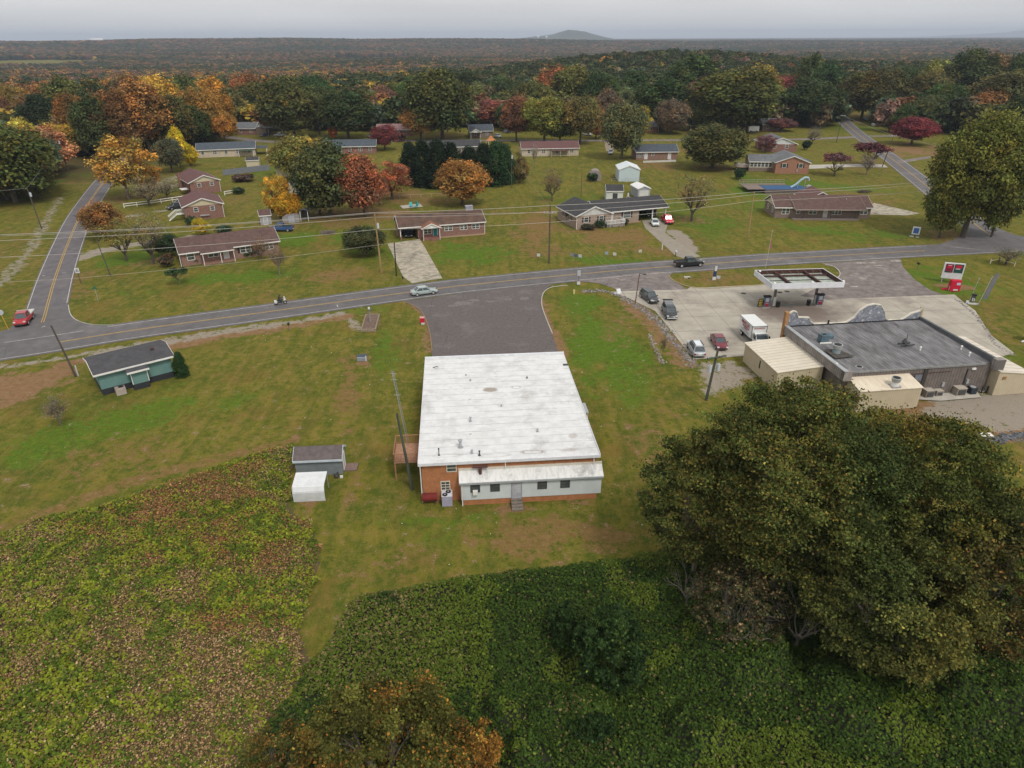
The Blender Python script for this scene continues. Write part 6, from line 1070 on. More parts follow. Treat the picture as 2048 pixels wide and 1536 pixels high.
# ================================================================ POLES AND WIRES
TOPS = {}
def pole(key, base, top, label, m=POLEW, r=.15, arm=None, tf=None, group='utility poles', name='utility_pole'):
    p = P(*base); h = hgt(p, top); T = thing(name, label, 'pole', tuple(p), 0, group); lx = 0
    # a slight lean when the top is off the vertical
    best = min(((proj(p.x+dx, p.y, h)[0]-top_x(key))**2, dx) for dx in [k*.1 for k in range(-22, 23)])[1] if key in TX else 0
    MB().tube([(0, 0, -.2), (best/2, 0, h/2), (best, 0, h)], r, 8, r*.7).obj('pole_shaft', m, T); TOPS[key] = Vector((p.x+best, p.y, h))
    if arm:
        az, aw, ang = arm; d = Vector((cos(ang), sin(ang), 0)); c = Vector((best*(h-az)/h, 0, h-az)); MB().bar(c-d*aw/2+Vector((0, -r, 0)), c+d*aw/2+Vector((0, -r, 0)), .13 if key != 's' else .2).obj('crossarm', mat('crossarm_grey', (.34, .31, .27)) if key != 's' else POLEG, T)
        for t in (-.46, -.2, .2, .46): q = c+d*aw*t; MB().cyl(q.x, q.y-r, q.z+.06, q.z+.28, .06, .04, 8).obj('insulator', mat('porcelain', (.55, .55, .55)), T)
    if tf:
        for k, (z, s) in enumerate(tf): MB().cyl(best*(h-z)/h+s, -.05, h-z-.45, h-z+.45, .24, n=12).obj('transformer', mat('transformer_grey', (.46, .50, .54), (.4, .43, .46)), T); MB().ball((best*(h-z)/h+s, -.05, h-z+.48), .15, 8, 5).obj('bushing', STEEL, T)
    return T
TX = {'l1': 103, 'l2': 192, 'l3': 54, 'l4': 115, 'y': 749, 'k': 788, 'c': 1100, 'r': 1508, 's': 1436, 'h1': 1788, 'h2': 1686, 'm': 793}
def top_x(k): return TX[k]
def poles():
    pole('l1', (152, 753), 651, 'dark utility pole standing left of the teal building'); T = bpy.data.objects
    q = P(152, 752); tag(MB().cyl(q.x+.35, q.y, 0, 1.6, .09).obj('guy_guard', mat('pale_guard', (.5, .52, .52))), 'pale guard tube at the foot of the dark pole by the teal building', 'guard tube')
    pole('l2', (222, 552), 478, 'thin dark pole on the lawn right of the side street', r=.12); pole('l3', (84, 458), 376, 'dark pole with a pale transformer left of the side street', tf=[(1.6, .35)]); pole('l4', (137, 343), 278, 'pole with a white lamp near the pale yellow house', tf=[(1.2, .3)])
    pole('y', (763, 545), 425, 'tall yellowish timber pole left of the concrete driveway', POLEY, .2, tf=[(2.6, .4)]); pole('k', (793, 552), 485, 'short black pole on the left edge of the concrete driveway', mat('black_pole', (.03, .025, .02)), .14)
    pole('c', (1098, 526), 411, 'brown pole with a pale crossarm on the lawn left of the carport house', POLEW, .17, arm=(1.5, 2.6, 0)); pole('r', (1495, 477), 384, 'yellowish timber pole left of the brown ranch house', POLEY, .19)
    pole('g', (1162, 393), 345, 'thin dark pole rising behind the carport house', r=.1); pole('e', (1023, 376), 304, 'grey pole with a small white box at the right end of the evergreens', POLEG, .12, tf=[(1.5, .2)])
    pole('h1', (1764, 334), 270, 'dark pole with a crossarm on the left side of the hill street', r=.16, arm=(.4, 2.6, .3)); pole('h2', (1672, 286), 230, 'dark pole with a crossarm at the back street corner', r=.15, arm=(.3, 2.6, .3)); pole('x', (1378, 288), 256, 'pole beside the teal-roofed shelter', r=.12)
    pole('s', (1412, 800), 700, 'mossy pole with a crossarm and two grey transformers behind the forecourt', POLEG, .2, arm=(.9, 2.8, .35), tf=[(2.6, -.5), (2.4, .55)])
    pole('m', (825, 979), 826, 'mossy green pole beside the timber deck of the white-roofed building', POLEG, .17)
    # lattice aerial mast
    p = P(820, 905); h = hgt(p, 742); T = thing('antenna_mast', 'slim galvanised antenna mast at the left of the white roof', 'mast', tuple(p)); lean = -1.15; m = MB()
    L = [Vector((lean*t, 0, h*t)) for t in (0, 1)]
    for o_ in ((.12, 0), (-.06, .1), (-.06, -.1)): m.tube([(o_[0], o_[1], 0), (lean+o_[0], o_[1], h)], .022, 4)
    for k in range(26): t = k/26; t2 = (k+1)/26; m.tube([(lean*t+.12, 0, h*t), (lean*t2-.06, .1, h*t2)], .012, 3); m.tube([(lean*t-.06, .1, h*t), (lean*t2-.06, -.1, h*t2)], .012, 3)
    m.obj('lattice', mat('bright_galvanised', (.3, .32, .31)), T); a = MB(); [a.bar((lean*t-.35, 0, h*t), (lean*t+.35, 0, h*t), .03) for t in (.97, .9, .72)]; a.bar((lean*.95, -.4, h*.95), (lean*.95, .5, h*.95), .03); a.obj('aerial', STEEL, T)
    # light pole and flag pole
    p = P(1270, 609); h = hgt(p, 547); T = thing('light_pole', 'rusty brown light pole with a short lamp arm beside the rock strip', 'lamp', tuple(p)); MB().tube([(0, 0, 0), (.35, 0, h)], .09, 8, .07).obj('pole_shaft', mat('rust_brown_pole', (.12, .06, .045)), T); MB().bar((.3, 0, h), (1.3, 0, h-.1), .07).obj('arm', DARK, T); MB().box(.9, 1.5, -.14, .14, h-.2, h-.05).obj('lamp_head', DARK, T)
    p = P(1531, 536); h = hgt(p, 462); T = thing('flag_pole', 'tall pale flag pole with a small limp red flag beside the fuel canopy', 'flagpole', tuple(p)); MB().tube([(0, 0, 0), (.1, 0, h)], .05, 7, .03).obj('pole_shaft', mat('pale_pole', (.5, .45, .38)), T); MB().ball((.1, 0, h), .1, 8, 5).obj('finial', STEEL, T); MB().ext([(0, 0), (.12, -.8), (.35, -1.7), (.05, -2.0), (-.1, -.9)], -.05, .03, 'y').obj('flag', mat('faded_red_flag', (.42, .13, .09), (.2, .1, .15), scale=3), T).location = (.15, 0, h-1.6)
    # overhead wires
    WM = mat('pale_wire', (.42, .40, .36))
    def wire(lab, pts, sag, r=.035, group='overhead wires'):
        mb = MB()
        for a, b_ in zip(pts, pts[1:]):
            L_ = (b_-a).length; n = max(6, int(L_/8)); mb.tube([a.lerp(b_, k/n)-Vector((0, 0, 4*sag*(L_/50)**1.5*(k/n)*(1-k/n))) for k in range(n+1)], r, 4)
        tag(mb.obj('overhead_wire', WM), lab, 'wire', group)
    Y, C, Rr, K = TOPS['y'], TOPS['c'], TOPS['r'], TOPS['k']; up = lambda v, dz, dx=0, dy=0: v+Vector((dx, dy, dz))
    lf = P(-260, 476, 10.5); lf2 = P(-260, 489, 10.0); rt = P(2150, 330, 10.5)
    wire('topmost pale wire crossing the whole neighbourhood along the north side of the road', [lf, up(Y, 0), up(C, 0), up(Rr, 0), rt], .35, .04); wire('second pale wire just under the topmost one', [lf2, up(Y, -.9, -.6), up(C, -1.3, -1.1), up(Rr, -.6), up(rt, -.7)], .35)
    wire('third wire close above the second at the yellowish pole', [P(-260, 479, 10.3), up(Y, -.15, .2), up(C, -1.3, 1.1)], .35, .025)
    wire('lower cable hanging below the power wires', [P(-260, 524, 7.), up(Y, -3.3), up(C, -3.4), up(Rr, -2.0), up(rt, -2.3)], .4, .035); wire('lowest thin cable ending at the short black pole', [P(-260, 575, 5.), P(160, 556, 5.2), P(520, 520, 6.0), up(K, 0)], .25, .02)
    Sx = TOPS['s']; 
    for k, (dx, lab) in enumerate(((-.9, 'left service wire running from the brown pole to the transformer pole'), (.9, 'right service wire running from the brown pole to the transformer pole'))): wire(lab, [up(C, -1.3, dx*.6), up(Sx, -.8, dx)], .35, .008, 'service wires over the grass tongue')
    wire('wire running along the hill street between its two poles', [P(2150, 352, 8), up(TOPS['h1'], -.2), up(TOPS['h2'], -.2)], .2, .03); wire('thin wire from the brown pole back to the evergreens', [up(C, -.5), up(TOPS['e'], -.2)], .3, .015); wire('wire from the transformer pole left of the side street', [P(-200, 400, 9), TOPS['l3'], TOPS['l4']], .3, .02)
poles()

# ================================================================ SIGNS AND SMALL THINGS
def small_things():
    def box(name, lab, cat, px, py, parts, rz=0, group=None, z=0):
        T = thing(name, lab, cat, tuple(P(px, py)+Vector((0, 0, z))), rz, group)
        for nm, m, bx in parts:
            mb = MB()
            for b_ in (bx if isinstance(bx, list) else [bx]): mb.box(*b_)
            mb.obj(nm, m, T)
        return T
    RED = mat('sign_red', (.5, .01, .035), (.42, .01, .03)); WS = mat('sign_white', (.62, .63, .64)); GRN = mat('sign_dark_green', (.02, .07, .055)); MAR = mat('sign_maroon', (.20, .02, .05)); YW = mat('sign_cream', (.55, .5, .2))
    # price sign: white frame with maroon and green panels
    T = box('price_sign', 'tilted white sign with a maroon and a red-green price panel beside the lot', 'sign', 1905, 572, [('sign_frame', WS, [(-1.7, 1.7, -.18, .18, .9, 3.9)]), ('maroon_panel', MAR, [(-1.45, -.12, -.22, -.18, 2.3, 3.7)]), ('green_panel', GRN, [(.0, 1.5, -.22, -.18, 2.1, 3.75), (-1.45, -.12, -.215, -.18, 2.05, 2.3)]), ('red_numerals', RED, [(.25, 1.2, -.25, -.22, 3.0, 3.55), (-1.15, -.4, -.25, -.22, 2.9, 3.35), (-.5, -.25, -.25, -.22, 2.05, 2.2)]), ('price_strip', WS, [(.25, 1.0, -.25, -.22, 2.8, 2.92), (-1.1, -.5, -.25, -.22, 3.4, 3.48)]), ('leg', STEEL, [(-1.5, -1.35, -.05, .05, 0, 1), (1.35, 1.5, -.05, .05, 0, 1)])], -.32)
    T.location = P(1899, 566); T.rotation_euler = (0, 0, -.35)
    box('ice_box', 'bright red cabinet below the white price sign', 'box', 1906, 581, [('cabinet', RED, [(-.85, .85, -.5, .5, 0, 2.0)]), ('label', mat('label_lavender', (.5, .45, .6)), [(.05, .7, -.53, -.5, 1.2, 1.65)]), ('lettering', WS, [(-.3, .5, -.53, -.5, .15, .4)])], -.1)
    q = P(1890, 578); tag(MB().poly([(q.x-.9, q.y-.5, .06), (q.x+.5, q.y-.5, .07), (q.x+.6, q.y+.4, .07), (q.x-.5, q.y+.5, .06)]).poly([(q.x-.9, q.y-.5, .03), (q.x-.5, q.y+.5, .03), (q.x+.6, q.y+.4, .03), (q.x+.5, q.y-.5, .03)]).obj('red_mat', RED), 'red sheet lying on the ground beside the red cabinet', 'mat')
    box('folding_sign', 'white folding frame leaning in front of the red cabinet', 'sign', 1897, 580, [('board', WS, [(-.12, .12, -.1, .1, .2, 1.3)]), ('leg', WS, [(-.3, -.15, -.3, -.2, 0, .9)])], .3)
    box('air_pump', 'black and white tyre air pump with cream hoses at the corner of the concrete', 'machine', 1943, 608, [('cabinet', DARK, [(-.3, .3, -.25, .25, .5, 1.6)]), ('top', BLACK, [(-.38, .38, -.3, .3, 1.6, 1.8)]), ('panel', WS, [(-.2, -.05, -.28, -.25, .6, 1.2), (.08, .22, -.28, -.25, .6, 1.1)]), ('base', WS, [(-.6, .9, -.35, .0, 0, .25), (-.9, -.5, -.1, .2, 0, .5)])], -.4)
    q = P(1938, 603); tag(MB().tube([(q.x, q.y, 0), (q.x+.5, q.y, 4.2)], .04).ball((q.x+.5, q.y, 4.25), .12, 8, 5).obj('whip_antenna', STEEL), 'thin grey rod with a white tip above the air pump', 'rod')
    T = box('banner_sign', 'tall narrow grey banner on a thin pole beside the air pump', 'sign', 1955, 611, [('banner', mat('grey_banner', (.17, .17, .18), (.13, .13, .14)), [(.25, .95, -.03, .03, 1.3, 6.0)]), ('pole_shaft', STEEL, [(-.04, .04, -.04, .04, 0, 5.4)])], 0); T.rotation_euler = (0, .17, -.1)
    box('trailer_sign', 'white portable sign at the right edge of the lawn', 'sign', 2046, 682, [('board', WS, [(-.2, 1.8, -.08, .08, .9, 2.2)]), ('shadow_panel', DARK, [(0, 1.8, -.05, .05, .3, .9)]), ('base', WS, [(-.9, .8, -.3, -.1, .05, .2)])], .5)
    box('portable_sign', 'small tilted blue and white sign on the lawn by the east junction', 'sign', 1829, 474, [('board', WS, [(-.8, .8, -.06, .06, .6, 2.4)]), ('blue_panel', mat('sign_blue', (.05, .12, .33)), [(-.55, .55, -.09, -.06, .85, 2.1)]), ('leg', WS, [(-1.1, -.2, -.1, 0, .05, .2), (.2, .9, -.5, -.35, .05, .2)])], -.5)
    for px, py, lab, c in ((1151, 517, 'dark blue yard sign left in the row on the drive lawn', (.08, .10, .16)), (1160, 518, 'white yard sign next to the blue one', (.5, .52, .55)), (1213, 512, 'blue-edged small yard sign in the middle of the lawn', (.25, .33, .4)), (1229, 514, 'white yard sign with a fold in the middle of the lawn', (.6, .6, .55)), (1280, 508, 'slim white yard marker towards the tan drive', (.5, .5, .42)), (1077, 516, 'white yard marker left of the brown pole', (.6, .6, .55)), (1436, 561, 'white yard sign on the grass island', (.55, .55, .58)), (1143, 515, 'faint grey yard sign at the left end of the row', (.2, .22, .24))):
        box('yard_sign', lab, 'sign', px, py, [('board', mat('yard_%d' % px, c), [(-.35, .35, -.02, .02, .35, .95)]), ('stake', STEEL, [(-.3, -.27, -.02, .02, 0, .4), (.27, .3, -.02, .02, 0, .4)])], random.uniform(-.5, .5), 'yard signs')
    box('banner_sign', 'feather sign with a white top and blue middle on the grass island', 'sign', 1428, 560, [('top_panel', WS, [(-.1, .3, -.03, .03, 1.8, 2.8)]), ('blue_panel', mat('sign_navy', (.03, .05, .12)), [(-.3, .3, -.05, .05, .7, 1.8)]), ('base', WS, [(-.35, .3, -.1, .1, 0, .6)])], 0)
    box('white_marker', 'white marker post in the lawn near the tan drive', 'post', 1324, 500, [('marker_post', WS, (-.08, .08, -.08, .08, 0, 1.5)), ('cap', STEEL, (-.1, .1, -.1, .1, 1.5, 1.55))])
    for px, py, lab in ((1351, 513, 'pale mailbox where the tan drive meets the road'), (806, 566, 'dark mailbox where the concrete driveway meets the road'), (579, 661, 'dark mailbox on the roadside soil strip'), (186, 448, 'black mailbox right of the side street'), (1834, 538, 'black mailbox at the edge of the worn asphalt lot')):
        c = WS if 'pale' in lab else BLACK; box('mailbox', lab, 'mailbox', px, py, [('post', OLDWOOD if 'pale' not in lab else BLACK, (-.06, .06, -.06, .06, 0, 1.0)), ('mailbox_body', c, (-.14, .14, -.3, .3, 1.0, 1.3))], .2, 'roadside mailboxes')
    box('traffic_sign', 'pale grey traffic sign with a white diamond marker on the grass tongue', 'sign', 1157, 571, [('pole_shaft', DARK, (-.04, .04, -.04, .04, 0, 2.9)), ('sign_plate', mat('back_of_sign', (.45, .46, .5)), (-.3, .3, -.06, -.03, 1.9, 3.0)), ('marker', WS, (-.3, .3, -.1, -.06, .2, .8))])
    q = thing('traffic_sign', 'round grey-backed sign on a yellow post at the left junction', 'sign', tuple(P(18, 660))); MB().bar((0, 0, 0), (0, 0, 3.), .09).obj('pole_shaft', mat('yellow_post', (.5, .32, .03)), q); MB().cyl(0, 3.1, -.05, 0, .48, n=8, ax='y').obj('sign_plate', mat('back_of_sign', (.45, .46, .5)), q); q.rotation_euler = (0, -.1, .3)
    box('speed_sign', 'white rectangular speed sign on the lawn right of the side street', 'sign', 162, 566, [('pole_shaft', DARK, (-.04, .04, -.04, .04, 0, 2.4)), ('sign_plate', WS, (-.4, .4, -.05, -.02, 2.0, 3.0)), ('numerals', BLACK, [(-.2, -.05, -.07, -.05, 2.25, 2.55), (.08, .22, -.07, -.05, 2.25, 2.55), (-.2, .2, -.07, -.05, 2.68, 2.76)])])
    box('street_sign', 'green street name sign on the lawn near the left junction', 'sign', 197, 603, [('pole_shaft', STEEL, (-.03, .03, -.03, .03, 0, 2.4)), ('name_plate', mat('street_green', (.02, .17, .10)), [(-.5, .5, -.03, .0, 2.4, 2.6), (-.02, .02, -.4, .4, 2.6, 2.78)])])
    box('newspaper_box', 'bright red box on a white foot at the left edge of the car park', 'box', 845, 648, [('cabinet', RED, (-.35, .35, -.3, .3, .35, 1.1)), ('roof', mat('pink_lid', (.6, .3, .3)), (-.38, .38, -.33, .33, 1.1, 1.2)), ('foot', WS, (-.15, .35, -.3, .1, 0, .35))])
    box('well_house', 'small grey well cover with a dark slanted lid on the left lawn', 'box', 725, 720, [('cabinet', mat('well_grey', (.25, .28, .31)), (-.7, .6, -.4, .5, 0, .55)), ('lid', mat('slate_lid', (.06, .075, .10)), (-.75, .65, -.1, .7, .55, .65)), ('pipe', WS, (.55, .68, -.45, -.3, 0, .8))])
    # memorial bed with a slender pale obelisk
    a, b_, c, d = P(722, 664), P(752, 663), P(760, 632), P(733, 632); T = thing('raised_bed', 'timber-edged raised bed with bare soil near the road', 'planter', tuple(a), atan2(b_.y-a.y, b_.x-a.x)); w = (b_-a).length; dd = (d-a).length*.97
    for bx in ((0, w, 0, .16), (0, w, dd-.16, dd), (0, .16, .16, dd-.16), (w-.16, w, .16, dd-.16)): MB().box(*bx, 0, .45).obj('timber_edge', mat('bleached_timber', (.30, .24, .17), (.2, .16, .12), scale=3), T)
    MB().box(.16, w-.16, .16, dd-.16, 0, .36).obj('soil', mat('bed_soil', (.17, .11, .08), (.10, .07, .055), scale=2), T)
    q = P(741, 648); t = thing('post_monument', 'slender white-topped post with dark twigs standing in the raised bed', 'post', tuple(q+Vector((0, 0, .36))), 0); MB().tube([(0, 0, 0), (.02, 0, 2.3)], .14, 7, .1).obj('shaft', mat('grey_wood_post', (.26, .24, .22)), t); MB().ball((0, 0, 2.35), .2, 8, 6, 1.4).obj('cap', WS, t); r = MB(); [r.tube([(0, 0, 1.8), (.9*cos(k), .9*sin(k), 2.2+.5*sin(k*3))], .03, 4) for k in (0, 1.2, 2.5, 3.6, 5)]; r.obj('twigs', DARK, t)
    box('concrete_box', 'pale concrete slab lid on the grass island', 'slab', 1374, 556, [('slab', CONC, (-.6, .6, -.35, .35, 0, .25)), ('pit', BLACK, (.1, .55, -.38, -.35, 0, .18))])
    box('hydrant', 'small cream hydrant on the grass tongue', 'hydrant', 1148, 588, [('barrel', YW, (-.14, .14, -.14, .14, 0, .8)), ('cap', YW, (-.2, .2, -.1, .1, .45, .6))])
    q = P(1238, 586); t = thing('broken_sign', 'crumpled white sign lying at the tip of the forecourt', 'sign', tuple(q), .4); MB().ext([(-.4, 0), (.1, .7), (.3, .75), (.0, 0)], -.5, .3, 'x').obj('board', WS, t); MB().box(-1.1, -.4, -.2, .1, .05, .15).obj('foot', WS, t)
    box('lawn_ornament', 'small white angel-like ornament between the two back-yard sheds', 'ornament', 1256, 396, [('figure', WS, [(-.2, .2, -.2, .2, .4, 1.4), (-.5, .5, -.15, .15, .0, .3)]), ('base', DARK, (-.3, .3, -.3, .3, .3, .4))])
    q = P(655, 468); t = thing('brush_pile', 'pile of cut branches on the lawn left of the dark bush', 'pile', tuple(q)); r = MB(); g = random.Random(5); [r.tube([(g.uniform(-1.8, 1.8), g.uniform(-1, 1), g.uniform(.05, .4)), (g.uniform(-1.8, 1.8), g.uniform(-1, 1), g.uniform(.2, 1.0))], .05, 4) for k in range(60)]; r.obj('branches', BARKL, t)
    q = P(1727, 385); t = thing('brush_pile', 'heap of brush and dark stones in the yard above the brown ranch house', 'pile', tuple(q)); r = MB(); [r.tube([(g.uniform(-2.2, 2.2), g.uniform(-1, 1), g.uniform(.05, .3)), (g.uniform(-2.2, 2.2), g.uniform(-1, 1), g.uniform(.2, .9))], .06, 4) for k in range(50)]; r.obj('branches', BARK, t)
    for k, (px, py, lab) in enumerate(((1735, 240, 'upper white bale on the lawn right of the hill street'), (1749, 252, 'lower white bale on the lawn right of the hill street'))): q = P(px, py); t = thing('lawn_bale', lab, 'bale', tuple(q)); MB().cyl(-.8, .7, -.8, .8, .75, n=12, ax='y').obj('bale_body', WS, t)
    # water towers and mast on the far mountain
    for px, lab in ((1077, 'left white water tower at the foot of the far blue hill'), (1093, 'right white water tower at the foot of the far blue hill')):
        d_ = 8200; x = (px-1024)/FPX*d_*.93; t = thing('water_tower', lab, 'water tower', (x, d_, 20), 0, 'far water towers'); MB().cyl(0, 0, -20, 26, 3.5).obj('stem', WS, t); MB().ball((0, 0, 30), 14, 12, 8, .7).obj('tank', mat('bright_tank', (.8, .82, .85)), t)
small_things()
# ================================================================ TREES
CR = {}
def build_kinds():
    CR['round'] = [crown('crown_round_%d' % i, 10+i, 16000, 110, 'round', .058, hue=.17, val=.26, zlo=.07) for i in range(4)]
    CR['oval'] = [crown('crown_oval_%d' % i, 20+i, 11000, 74, 'oval', .064, hue=.15) for i in range(3)]
    CR['airy'] = [crown('crown_airy_%d' % i, 30+i, 7500, 72, 'round', .046, (.13, .26), .25, hue=.18) for i in range(3)]
    CR['thin'] = [crown('crown_thin_%d' % i, 40+i, 2200, 60, 'round', .042, (.16, .34), .1, hue=.2) for i in range(2)]
    CR['flat'] = [crown('crown_flat_%d' % i, 50+i, 2200, 40, 'flat', .085, (.16, .28), .2) for i in range(2)]
    CR['cone'] = [crown('crown_cone_%d' % i, 60+i, 10000, 90, 'column', .08, (.20, .34), hue=.06, val=.15, zs=.33) for i in range(2)]
    CR['bush'] = [crown('crown_bush_%d' % i, 70+i, 1500, 26, 'round', .15, (.3, .5), zlo=.05, zs=1) for i in range(2)]
    CR['far'] = [crown('crown_far_%d' % i, 80+i, 3000, 44, ('round', 'oval', 'round', 'oval')[i], .12, (.22, .40), hue=.1, val=.22) for i in range(4)]
    CR['t'] = [branches('trunk_%d' % i, 5+i, 3, BARK, nb=3) for i in range(3)]; CR['tp'] = [branches('trunk_pale_%d' % i, 15+i, 4, BARKL, nb=4, thick=.04) for i in range(2)]
    CR['bare'] = [branches('trunk_bare_%d' % i, 25+i, 5, BARKL, nb=4, thick=.05) for i in range(2)]; CR['dbare'] = [branches('trunk_dark_%d' % i, 35+i, 4, BARK, nb=4, thick=.055, th=.2) for i in range(2)]
build_kinds()
NT = [0]
def tree(label, px, pb, pt, wpx, kind, col, name='tree', group=None, base=.12, trunk='t', pos=None, R=None, H=None, cat='tree', sx=None, xc=None):
    p = P(px, pb) if pos is None else pos
    if R is None: R = wpx/2/ppm(p)*(1.13 if kind in ('bush', 'thin', 'flat', 'bigr') else 1.3); H = hgt(p, pt)
    col = tuple(min(.6, v*(1.45 if name in ('yard_tree', 'woodland_tree') else 1.3)) for v in col); base = base*.6
    NT[0] += 1; k = NT[0]
    T = thing(name, label, cat, tuple(p), 0, group); rz = (k*2.399) % 6.283
    ox = 0 if xc is None else (xc-px)/ppm(p)
    me = CR[kind][k % len(CR[kind])]; c = bpy.data.objects.new('crown' if cat == 'tree' else 'foliage', me); COL.objects.link(c); c.parent = T; c.color = (*col, 1)
    c.scale = (R, R, H*(1-base)); c.location = (ox, 0, H*base); c.rotation_euler.z = rz
    tm = CR[trunk][k % len(CR[trunk])]; t = bpy.data.objects.new('trunk' if cat == 'tree' else 'stems', tm); COL.objects.link(t); t.parent = T; t.scale = (R*.95, R*.95, H*.93); t.rotation_euler.z = rz*1.7
    return T
DG, OL, GR, YG, YE, OR, RU, RE, MR, PK, BR, EV, LG = (.038, .052, .014), (.078, .078, .018), (.05, .072, .018), (.14, .15, .03), (.34, .24, .025), (.30, .15, .022), (.17, .08, .025), (.22, .075, .035), (.10, .02, .025), (.25, .08, .065), (.11, .075, .045), (.009, .018, .007), (.11, .13, .045)
def trees():
    t = tree
    t('large dense olive-green tree filling the left edge above the side street', 32, 405, 245, 150, 'round', (.065, .072, .016), base=.03, R=None); t('round olive bush-like tree at the foot of the big left-edge tree', 78, 397, 330, 60, 'round', OL, base=.02)
    t('golden-orange autumn tree hanging over the side street', 258, 398, 262, 118, 'airy', (.31, .19, .04), trunk='tp'); t('orange companion crown right of the golden roadside tree', 300, 388, 318, 60, 'airy', (.33, .17, .03))
    t('slim bright yellow tree left of the beige ranch house', 362, 336, 253, 36, 'oval', (.42, .32, .02), base=.05); t('lower yellow tree at the corner of the beige ranch house', 382, 332, 288, 34, 'oval', (.40, .29, .02), base=.05)
    t('grey-green tree behind the slim yellow tree', 345, 345, 272, 50, 'round', (.075, .075, .04), base=.05); t('dark conifer left of the golden-orange tree, taller one', 100, 300, 192, 66, 'cone', (.02, .032, .013)); t('dark conifer left of the golden-orange tree, right one', 126, 292, 200, 48, 'cone', (.018, .03, .012)); t('dark low conifer left of the tall dark conifers', 75, 305, 215, 50, 'cone', (.022, .032, .013))
    t('tall rusty orange tree right of the dark conifers', 168, 305, 178, 60, 'round', (.17, .085, .025)); t('dark green tree between the rusty orange ones', 205, 318, 185, 70, 'round', (.045, .055, .016), base=.02); t('rusty orange and brown tree behind the golden one', 240, 312, 172, 80, 'round', (.16, .08, .028)); t('broad rust coloured tree with orange top left of the beige ranch', 300, 305, 160, 95, 'round', (.20, .10, .03))
    t('dark olive tree with orange edge right of the rust tree', 350, 300, 182, 80, 'round', (.075, .065, .018), base=.02); t('glowing orange tree above the beige ranch house', 405, 285, 172, 75, 'round', (.23, .13, .03), base=.05); t('dark green tree directly above the beige ranch house', 388, 292, 205, 70, 'round', DG, base=.02); t('orange-edged tree at the left of the wood-edge brick house', 440, 275, 175, 60, 'round', (.22, .12, .025))
    t('yellow-topped tree on the far left slope', 40, 262, 165, 70, 'round', (.22, .14, .03)); t('brown thinning tree on the far left slope', 80, 270, 182, 70, 'airy', (.13, .09, .045)); t('reddish tree at the far left edge', 8, 275, 190, 60, 'round', (.16, .08, .04))
    t('rust and green round tree at the right side of the side street', 213, 478, 404, 66, 'round', (.17, .088, .028), base=.08); t('thin bushy tree with grey twigs behind the rust tree', 300, 412, 345, 80, 'thin', (.14, .11, .06), trunk='dbare'); t('brownish twiggy tree beside the white rail fence', 335, 398, 350, 60, 'thin', (.13, .10, .06), trunk='dbare')
    t('olive half-bare tree with a forked trunk on the corner lawn', 253, 522, 425, 85, 'thin', (.16, .13, .035), trunk='dbare', base=.3); t('tall bare tree with upright limbs on the corner lawn', 308, 528, 412, 95, 'thin', (.14, .11, .06), trunk='dbare', base=.35)
    t('small dark evergreen tree alone on the front lawn', 359, 568, 533, 44, 'flat', (.03, .055, .018), trunk='tp', base=.1); t('dark green tree at the left end of the left ranch house', 338, 510, 468, 48, 'round', (.032, .05, .018), base=.05); t('reddish brown bush in front of the dark tree by the left ranch', 336, 533, 508, 28, 'bush', (.09, .06, .035), name='shrub', cat='shrub', base=0)
    t('small yellow tree behind the left ranch house', 404, 472, 436, 34, 'oval', (.36, .27, .02)); t('bright amber tree above the garden sheds', 562, 436, 338, 56, 'airy', (.38, .22, .03), base=.06, xc=560); t('broader amber crown at the foot of the tall amber tree', 578, 440, 382, 48, 'round', (.40, .22, .018), base=.06)
    t('yellow-green tree behind the big dark tree', 600, 360, 268, 80, 'round', (.17, .15, .035), base=.02); t('orange-yellow tree top left of the blue-grey roof', 628, 345, 262, 50, 'airy', (.33, .22, .035)); t('olive tree right of the cream outbuilding', 560, 352, 290, 46, 'airy', (.16, .13, .035))
    t('huge dark green tree left of the red maples', 662, 432, 276, 115, 'round', (.055, .062, .02), base=.0); t('dark green bushy tree at the foot of the huge dark one', 640, 428, 340, 70, 'round', (.05, .065, .02), base=0); t('red-orange maple left of the brick ranch with the chimney', 730, 432, 308, 84, 'round', (.20, .075, .036), base=.02, xc=728); t('brighter red maple crown leaning right behind the patio', 785, 398, 318, 78, 'airy', (.27, .095, .045), base=.06); t('brown-red low tree between the two maples', 760, 412, 355, 60, 'thin', (.22, .10, .06))
    t('orange and red round maple in front of the evergreen row', 925, 410, 316, 88, 'round', (.25, .125, .032), base=.06, xc=926); t('bare-topped shrub right of the orange maple', 1040, 366, 312, 38, 'oval', (.12, .09, .03), base=.02); 
    for k, (x, b_, tp, w, lab) in enumerate(((822, 368, 288, 46, 'leftmost dark evergreen of the tall row'), (848, 372, 284, 52, 'second dark evergreen from the left in the tall row'), (878, 374, 283, 54, 'third dark evergreen from the left in the tall row'), (905, 372, 288, 48, 'fourth dark evergreen from the left in the tall row'), (940, 370, 296, 50, 'fifth dark evergreen, just right of the orange maple top'), (968, 370, 290, 50, 'sixth dark evergreen from the left in the tall row'), (993, 370, 286, 48, 'seventh dark evergreen, greener at the top'), (1012, 368, 292, 34, 'rightmost dark evergreen, narrow one next to the grey pole'))): t(lab, x, b_, tp, w, 'cone', EV if k < 6 else (.022, .05, .016), name='evergreen_tree', group='tall evergreen row', base=0)
    t('maroon tree in front of the pink-roofed house', 770, 300, 246, 46, 'round', (.13, .035, .035), base=.05); t('dark red bush at the right of the maroon tree', 800, 283, 262, 26, 'bush', (.09, .04, .035), base=.02, name='shrub', cat='shrub')
